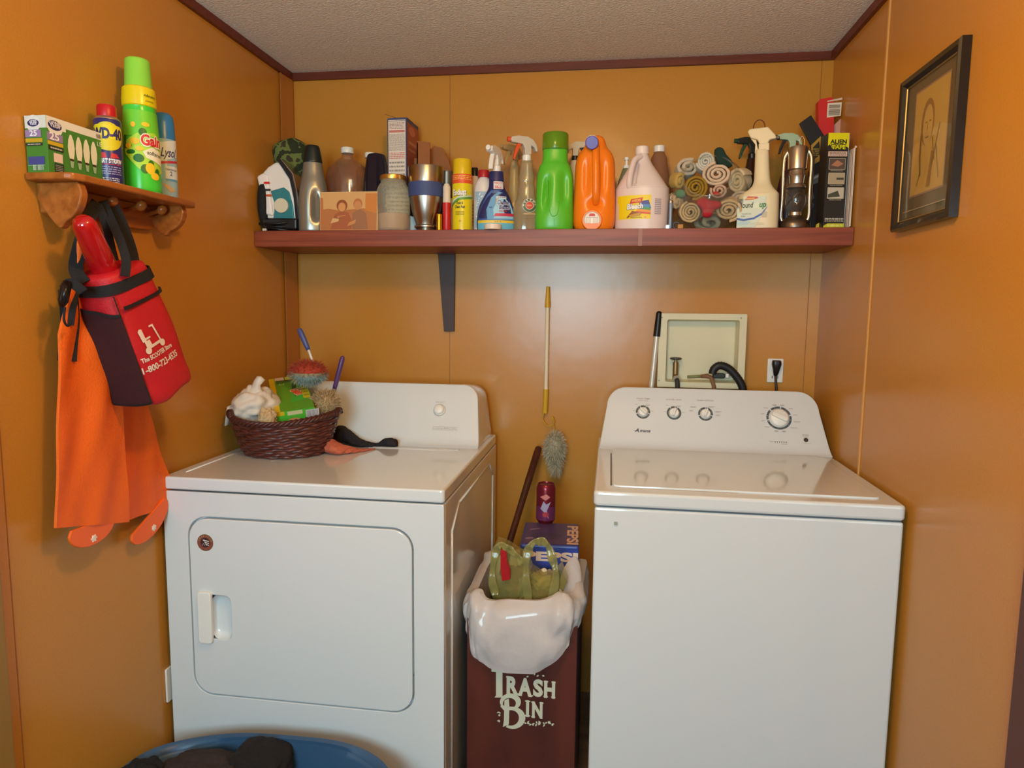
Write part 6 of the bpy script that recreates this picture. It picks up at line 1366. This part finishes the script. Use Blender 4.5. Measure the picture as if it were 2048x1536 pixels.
# ------------------------------------------------------------------ trash bin between the machines
TX0, TX1, TY0, TY1, TZ = .758, 1.041, -.65, -.30, .555
t = thing('trash_bin', 'tall reddish brown wooden bin lettered TRASH BIN standing between the machines', 'trash bin', (0, 0, 0))
MW = wood('bin_wood', (98, 42, 32), (70, 28, 22), .42, (8, 30, 3), .08)
b = MB(); b.box((TX0, TY0, 0), (TX1, TY0+.012, TZ)).box((TX0, TY1-.012, 0), (TX1, TY1, TZ)).box((TX0, TY0+.012, 0), (TX0+.012, TY1-.012, TZ)).box((TX1-.012, TY0+.012, 0), (TX1, TY1-.012, TZ)).box((TX0+.012, TY0+.012, .01), (TX1-.012, TY1-.012, .02))
b.build('box', MW, t, bevel=.0015)
A = Art(splane((0, TY0, 0), (1, 0, 0), (0, 0, 1)), rough=.5)
LC = (206, 206, 184)
def tp_(px, py): p = at(px, py, y=TY0); return p.x, p.z
def letter(strokes, col=LC):
    for s_ in strokes: A.poly([tp_(*p) for p in s_], col)
# T : tall with slab serifs
letter([[(992, 1336), (1005, 1338), (1005, 1392), (1009, 1395), (989, 1395), (992, 1391)], [(983, 1337), (1012, 1341), (1012, 1346), (983, 1343)]])
def serif(txt, x0_, x1_, yb_, yt_, slant=0):
    u0, v0 = tp_(x0_, yb_); u1, _ = tp_(x1_, yb_+slant); _, v1 = tp_(x0_, yt_)
    A.text(txt, (u0+u1)/2, v0, v1-v0, LC, w=u1-u0, bold=.045)
    A.rect(u0-.002, v0-.001, u0+(u1-u0)*.42 if len(txt) == 1 else u1+.002, v0+.0022, LC) if txt in 'RHIN' else None
for ch, x0_, x1_, yb_, yt_ in (('R', 1013, 1037, 1386, 1353), ('A', 1036, 1064, 1389, 1356), ('S', 1066, 1086, 1390, 1359), ('H', 1088, 1110, 1393, 1362), ('I', 1052, 1058, 1431, 1401), ('N', 1064, 1085, 1433, 1403)):
    u0, v0 = tp_(x0_, yb_); u1, _ = tp_(x1_, yb_); _, v1 = tp_(x0_, yt_)
    A.text(ch, (u0+u1)/2, v0, v1-v0, LC, w=u1-u0, bold=.05)
    feet = {'R': ((0, .33), (.72, 1.1)), 'A': ((-.06, .3), (.7, 1.08)), 'S': (), 'H': ((-.04, .36), (.66, 1.04)), 'I': ((-.4, 1.4),), 'N': ((-.06, .30),)}[ch]
    tops = {'R': ((-.05, .3),), 'A': (), 'S': (), 'H': ((-.04, .36), (.66, 1.04)), 'I': ((-.4, 1.4),), 'N': ((-.08, .28), (.70, 1.08))}[ch]
    for f0, f1 in feet: A.rect(u0+(u1-u0)*f0, v0-.001, u0+(u1-u0)*f1, v0+.0025, LC)
    for f0, f1 in tops: A.rect(u0+(u1-u0)*f0, v1-.0022, u0+(u1-u0)*f1, v1+.001, LC)
# ornate B
def ringp(cx, cy, rx_, ry_, w0, w1, a0, a1, n=22):
    o = []; i_ = []
    for k in range(n+1):
        q = math.radians(a0+(a1-a0)*k/n); w_ = w0+(w1-w0)*math.sin(PI*k/n); o.append((cx+(rx_)*math.cos(q), cy-(ry_)*math.sin(q))); i_.append((cx+(rx_-w_)*math.cos(q), cy-(ry_-w_*.8)*math.sin(q)))
    vs = [tp_(*p) for p in o+i_]; A._put(vs, [(k, k+1, n+2+k, n+1+k) for k in range(n)], LC)
ringp(1021, 1403, 21, 17, 5, 12, 200, -80); ringp(1026, 1435, 25, 22, 6, 13, 120, -125); letter([[(1009, 1400), (1018, 1396), (1019, 1412), (1018, 1448), (1006, 1453), (1008, 1440)], [(1003, 1406), (1010, 1412), (1008, 1420), (1001, 1412)], [(1018, 1412), (1036, 1413), (1034, 1420), (1018, 1418)]])
Rl = random.Random(9)
def leaf(px, py, a, l, w_=2.0):
    q = math.radians(a); c_, s_ = math.cos(q), math.sin(q); letter([[(px, py), (px+l*.5*c_-w_*s_, py-l*.5*s_-w_*c_), (px+l*c_, py-l*s_), (px+l*.5*c_+w_*s_, py-l*.5*s_+w_*c_)]])
for px, py in ((1054, 1446), (1064, 1447), (1073, 1446), (1082, 1445), (1090, 1446), (1098, 1447), (1103, 1447)):
    for k in range(3): leaf(px, py, Rl.uniform(0, 360), Rl.uniform(5, 8), 1.8)
for px, py in ((1000, 1422), (999, 1431), (1001, 1440)):
    for k in range(3): leaf(px, py, Rl.uniform(60, 300), Rl.uniform(4, 7), 1.6)
for px, py in ((1058, 1350), (1068, 1349), (1078, 1348), (1084, 1349)): leaf(px, py, Rl.uniform(0, 360), 6, 1.8)
A.build('lettering', t)
# white liner bag folded over the rim
t = thing('bin_liner', 'translucent white plastic liner bag folded over the rim of the trash bin', 'plastic bag', (0, 0, 0))
LINER = mat('liner_film', (226, 216, 214), .20, trans=.22, ior=1.12, bump=.8, bscale=22, coat=.4)
def lring(z, gx, gy, seed, cxo=0, n=150, wob=.005, hem=None):
    cx, cy = (TX0+TX1)/2+cxo, (TY0+TY1)/2; hx, hy = (TX1-TX0)/2+gx, (TY1-TY0)/2+gy; r_ = []
    for k in range(n):
        q = 2*PI*k/n; c_, s_ = math.cos(q), math.sin(q); e = 5
        f = 1+wob*8*noise.noise(V3((c_*3.1, s_*3.1, z*7+seed)))+wob*1.0*math.sin(q*17+z*20)+wob*9*((lambda v: v[1]-v[0]-.25)(noise.voronoi(V3((c_*3.4+z*3, s_*3.4, seed*.9)))[0]))
        zz = hem(q) if hem else z
        r_.append(V3((min(max(cx+hx*f*math.copysign(abs(c_)**(2/e), c_), DX1+.004), WX0-.004), cy+hy*f*math.copysign(abs(s_)**(2/e), s_), zz+(0 if hem else .004*math.sin(q*5+z*30)))))
    return r_
def hem(q):
    q = q % (2*PI); a = math.degrees(q)      # front = 270 deg
    tab = [(0, .52), (180, .50), (205, .485), (222, .462), (240, .446), (262, .432), (280, .434), (291, .448), (303, .482), (316, .525), (340, .55), (360, .52)]
    if 225 < a < 315:
        x = math.copysign(abs(math.cos(q))**.4, math.cos(q)); x = x/(abs(math.sin(q))**.4)
        return interp([(-1, .482), (-.85, .458), (-.5, .436), (0, .424), (.34, .438), (.7, .488), (1, .542)])(x)
    return interp([(0, .56), (180, .50), (225, .482), (226, .482), (315, .542), (360, .56)])(a)
def lp(z0_, z1_, f): return z0_+(z1_-z0_)*f
def drop(f, gx, gy, seed, wob=.006):
    top = lring(.60, gx, gy, seed, 0, wob=wob); h_ = lring(0, gx, gy, seed, 0, wob=wob, hem=hem)
    tri = lambda v: abs((v % 1)*2-1)
    hx, cx = (TX1-TX0)/2+.02, (TX0+TX1)/2
    def fold(a):
        if a.y > TY0+.03: return 0
        x = (a.x-cx)/hx; return -(.014*tri(1.1*x+.9*f)+.010*tri(1.5*x-1.2*f+.35)+.005*tri(3.1*x+.4*f))*min(1, f/.12)*(1-.35*f) if f > 0 else 0
    return [V3((a.x, a.y+fold(a), lp(.610+.010*math.sin(k*.22)+.02*math.exp(-((k-131)/14)**2), c_.z, f))) for k, (a, c_) in enumerate(zip(top, h_))]
b = MB(); b.loft([drop(k_/20, .012+.008*math.sin(PI*k_/20), .016+.012*math.sin(PI*k_/20), 4+(20-k_)*.08) for k_ in range(20, 0, -1)]+[drop(.02, .006, .010, 5.7), drop(-.02, -.002, .004, 5.8), drop(0, -.012, -.012, 5.9)]+[lring(z_, -.018, -.02, 7, wob=.004) for z_ in (.55, .50)], cap0=False, cap1=False)
autosmooth(b.build('liner', LINER, t), .8)
# liner corner pulled up high at the back right, round the soda carton
q0 = [at(a, b_, y=y) for a, b_, y in ((1160, 1098, -.45), (1172, 1150, -.50), (1166, 1215, -.58), (1138, 1235, -.62), (1110, 1205, -.63), (1112, 1160, -.58), (1128, 1120, -.50), (1145, 1100, -.46))]
b = MB(); m_ = sum(q0, V3())/len(q0); b.loft([[p+V3((0, .004, 0)) for p in q0], [p*.7+m_*.3+V3((0, -.012, 0)) for p in q0], [p*.25+m_*.75+V3((0, -.006, 0)) for p in q0]]); b.build('raised_corner', LINER, t, smooth=True, subs=2)
# soda carton
pz = .655
a = at(1040, 1088, z=.70); b_ = at(1158, 1091, z=.70); bk = at(1036, 1038, z=.70)
t = thing('soda_carton', 'blue soda carton with white lettering poking out of the trash bin', 'carton', (a.x, a.y, .70), (0, 0, math.atan2(b_.y-a.y, b_.x-a.x)*.5))
wx_, dp_, hh = (b_-a).length, .20, .115
MB().box((0, 0, -hh), (wx_, dp_, 0)).build('carton', P('carton_cobalt', (48, 66, 150), .35), t, bevel=.006)
A = Art(splane((0, 0, 0), (1, 0, 0), (0, 0, 1)))
A.rect(.004, -hh+.004, wx_-.004, -.018, (56, 70, 160)).text('PEPSI', wx_*.52, -.044, .024, (226, 196, 176), w=wx_*.93, bold=.05).ell(wx_*.42, -.078, .022, .016, (206, 214, 220)).poly([(wx_*.3, -.062), (wx_*.55, -.062), (wx_*.45, -.072), (wx_*.3, -.075)], (46, 66, 150)).build('front_print', t)
A = Art(splane((0, 0, 0), (1, 0, 0), (0, 1, 0)), base=.0008)
A.rect(.006, .006, wx_-.006, dp_-.01, (84, 62, 104)).text('PEPSI', wx_*.80, dp_*.46, .030, (226, 180, 150), w=dp_*.80, bold=.035, rot=-90).poly([(.012, .04), (wx_*.22, .05), (wx_*.2, .06), (.012, .055)], (150, 120, 150)).poly([(.02, .12), (wx_*.3, .135), (wx_*.28, .143), (.02, .13)], (150, 120, 150)).ell(wx_*.42, .075, .045, .03, (66, 56, 92)).build('top_print', t)
# cola can standing on the carton
p = at(1091, 1044, z=.7005)
t = thing('soda_can', 'red and purple soda can standing on the blue carton', 'can', (p.x, p.y, .7008))
r = .026*1.0; tpz = at(1092, 967, y=p.y).z-.7
r = abs(at(1111, 1010, y=p.y).x-at(1073, 1010, y=p.y).x)/2
lathe('can', [(r*.78, 0), (r*.82, .003), (r, .010), (r, tpz-.014), (r*.9, tpz-.004), (r*.82, tpz-.001), (r*.84, tpz), (r*.78, tpz), (r*.76, tpz-.003)], P('can_maroon', (126, 34, 48), .25, metal=.5), t, 40)
A = Art(scyl(r), .004, rough=.3); A.rect(-r*1.5, .012, r*1.5, tpz*.48, (110, 40, 84)).text('Dr', -.008, tpz*.62, .017, (206, 180, 180), w=.016, bold=.05, shear=.2).text('Pop', .006, tpz*.44, .018, (190, 180, 200), w=.030, bold=.05, shear=.2) if 0 else A.rect(-r*1.5, .012, r*1.5, tpz*.45, (104, 40, 80)).poly([(-.014, tpz*.40), (-.004, tpz*.60), (.004, tpz*.52), (.018, tpz*.58), (.006, tpz*.36), (.012, tpz*.15), (-.002, tpz*.32)], (170, 160, 190)).poly([(-.016, tpz*.70), (.004, tpz*.78), (.016, tpz*.70), (.002, tpz*.62)], (206, 130, 130)).ell(.002, tpz*.26, .010, .008, (176, 60, 70))
A.build('can_print', t)
# wooden stick leaning on wall
a = at(1078, 893, y=-.055); c_ = at(1018, 1088, y=-.30); c2 = at(1004, 1150, y=-.38)
t = thing('wooden_stick', 'dark brown turned wooden stick leaning between the bin and the back wall', 'stick', tuple(c_))
b = MB(); v_ = [(c2-c_), (c_-c_), (a-c_)*.3, (a-c_)*.62, (a-c_)*.64, (a-c_)*.66, (a-c_)*.92, (a-c_)*.98, (a-c_)]; b.tube(v_, [.009, .0105, .0105, .0115, .0125, .0115, .0120, .011, .005], 18); b.build('stick', wood('stick_wood', (84, 40, 28), (56, 26, 20), .3, (20, 20, 4), .05), t, smooth=True)
# green see-through carrier bag with two loop handles in front
GBm = thin('green_film', (214, 206, 150), .30, (186, 176, 104), .15, 1.5)
GBh = thin('green_handle_film', (190, 182, 122), .60, (164, 154, 92), .15, 1.5)
t = thing('green_carrier_bag', 'thin olive green plastic carrier bag with loop handles standing in the trash bin', 'plastic bag', (0, 0, 0))
YG = -.600
def gp(px, py, y=YG): return at(px, py, y=y)
front = [(976, 1170), (984, 1200), (1000, 1206), (1030, 1203), (1060, 1208), (1095, 1213), (1118, 1212), (1124, 1190), (1134, 1165), (1122, 1135), (1108, 1150), (1085, 1156), (1062, 1140), (1052, 1118), (1044, 1112), (1030, 1103), (1018, 1095), (1003, 1088), (992, 1084), (986, 1110), (980, 1140)]
b = MB(); q = [gp(*p) for p in front]; 
rows = [[p+V3((0, .045, 0)) for p in q], [p+V3((0, .012*math.sin(i*1.9), 0)) for i, p in enumerate(q)]]
b.loft(rows, cap0=False); b.build('bag', GBm, t)
def loop(pts, wd_, y=YG-.006, nm='loop_handle'):
    path = [V3(p) for p in cr([tuple(gp(a_, b_, y)) for a_, b_ in pts], 7)]; b = MB(); R = []
    for i, p in enumerate(path):
        tg = (path[min(i+1, len(path)-1)]-path[max(i-1, 0)]).normalized(); sd = tg.cross(V3((0, 1, 0))).normalized(); f = wd_*(1+.25*math.sin(i*.5)); k = V3((0, .0025, 0)); d = V3((0, .003*math.sin(i*.9), 0))
        R.append([p+sd*f+d, p+sd*f*.5-k+d, p+d+k*.6, p-sd*f*.5-k+d, p-sd*f+d])
    n5 = 5; b.add([v for r_ in R for v in r_], [(i*n5+k, i*n5+k+1, (i+1)*n5+k+1, (i+1)*n5+k) for i in range(len(R)-1) for k in range(n5-1)]); b.build(nm, GBh, t, smooth=True)
loop([(990, 1190), (984, 1150), (990, 1110), (1000, 1090), (1016, 1098), (1034, 1112), (1046, 1130)], .0090)
loop([(1056, 1200), (1052, 1150), (1054, 1110), (1064, 1088), (1082, 1083), (1096, 1092), (1106, 1122), (1112, 1150), (1104, 1200)], .0095, YG-.010)
# contents seen through the green bag
c_ = at(1010, 1138, y=-.615)
t = thing('red_wrapper', 'crumpled red snack wrapper inside the olive green bag', 'wrapper', tuple(c_)); 
b = MB(); q = [at(*p, y=-.615)-c_ for p in ((1001, 1100), (1012, 1104), (1014, 1122), (1020, 1140), (1020, 1160), (1004, 1162), (1001, 1135))]; b.loft([[p+V3((0, .012, 0)) for p in q], [p+V3((0, .004*math.sin(i*2), 0)) for i, p in enumerate(q)]]); b.build('wrapper', P('wrapper_red', (170, 24, 34), .3), t, bevel=.001)
blob('crumpled_tissue', 'crumpled white tissue inside the olive green bag', 'tissue', tuple(at(1088, 1160, y=-.55)), (.034, .022, .028), P('tissue', (226, 196, 160), .8), 6, .35, 20, part='tissue', crisp=True)
blob('brown_paper_trash', 'brown paper trash at the left inside the olive green bag', 'paper', tuple(at(1036, 1165, y=-.54)), (.038, .026, .045), P('brown_paper', (140, 92, 60), .8), 2, .35, 14, part='paper')
blob('clear_wrap', 'pale crumpled wrap at the centre inside the olive green bag', 'wrapper', tuple(at(1046, 1180, y=-.575)), (.012, .008, .040), P('pale_wrap', (150, 150, 150), .3), 4, .4, 14, part='wrap')
blob('paper_wad', 'lump of brown paper trash at the bottom of the olive green bag, right of centre', 'paper', tuple(at(1090, 1190, y=-.55)), (.045, .03, .022), P('tan_paper', (160, 112, 70), .8), 9, .35, 14, part='paper')
# packed trash lower in the bin supporting all of it
blob('trash_filling', 'grey crumpled trash filling the bin under the blue carton', 'trash', ((TX0+TX1)/2, -.42, .50), (.110, .110, .085), P('grey_trash', (130, 120, 108), .8), 12, .2, 10, part='trash')

# ------------------------------------------------------------------ blue laundry basket with dark clothes
t = thing('laundry_basket', 'blue plastic laundry basket in front of the dryer at the bottom edge of the photo', 'laundry basket', (0, 0, 0))
BB = P('basket_blue', (52, 84, 116), .4)
lx0, lx1, lyb, lyf = .030, .672, -.842, -1.27
lcx, lcy, hx, hy = (lx0+lx1)/2, (lyb+lyf)/2, (lx1-lx0)/2, (lyb-lyf)/2
def lr(f, z, wave=0, n=96):
    r_ = []
    for k in range(n):
        q = 2*PI*k/n; c_, s_ = math.cos(q), math.sin(q); e = 3.2
        zz = z*1.075+wave*(.014*math.cos((c_)*PI*1.15-.5) if True else 0)
        sc_ = 1-.05*(s_ > 0)*math.cos(c_*PI)*wave
        r_.append(V3((lcx+hx*f*math.copysign(abs(c_)**(2/e), c_), lcy+hy*f*sc_*math.copysign(abs(s_)**(2/e), s_), zz)))
    return r_
b = MB(); b.loft([lr(.78, 0), lr(.80, .006), lr(.93, .27, .6), lr(.945, .288, 1), lr(.985, .292, 1), lr(1.0, .284, 1), lr(1.0, .268, 1), lr(.992, .268, 1), lr(.99, .282, 1), lr(.94, .280, 1), lr(.915, .27, .6), lr(.78, .010), lr(.5, .008)], cap0=True, cap1=True)
autosmooth(b.build('tub', BB, t), .9)
for sx_ in (-1, 1):
    pass
# clothes
def garment(name, label, cat, px, py, rad, m, seed, zc, amp=.3, txt=None):
    p = at(px, py, z=zc); return blob(name, label, cat, (p.x, p.y, zc), rad, m, seed, amp, 12)
garment('black_garment', 'black velvety garment hanging over the far rim at the middle of the laundry basket', 'clothing', 520, 1530, (.072, .075, .05), P('velvet_black', (26, 22, 22), .95, bump=.5, bscale=300), 3, .288, .12)
tt = garment('dark_brown_garment', 'dark brown patterned garment in the left half of the laundry basket', 'clothing', 405, 1560, (.115, .085, .048), P('brown_black', (48, 36, 34), .9, bump=.5, bscale=300, vary=.4, vscale=40), 6, .276, .15)
garment('dark_garment', 'black garment spilling over the left corner of the laundry basket', 'clothing', 275, 1566, (.055, .065, .042), P('soft_black', (24, 22, 24), .95, bump=.5, bscale=300), 11, .284, .2)
garment('dark_blue_garment', 'dark clothes piled low in the right of the laundry basket', 'clothing', 650, 1630, (.12, .14, .05), P('navy_cloth', (30, 34, 44), .95, bump=.5, bscale=300), 15, .16, .2)
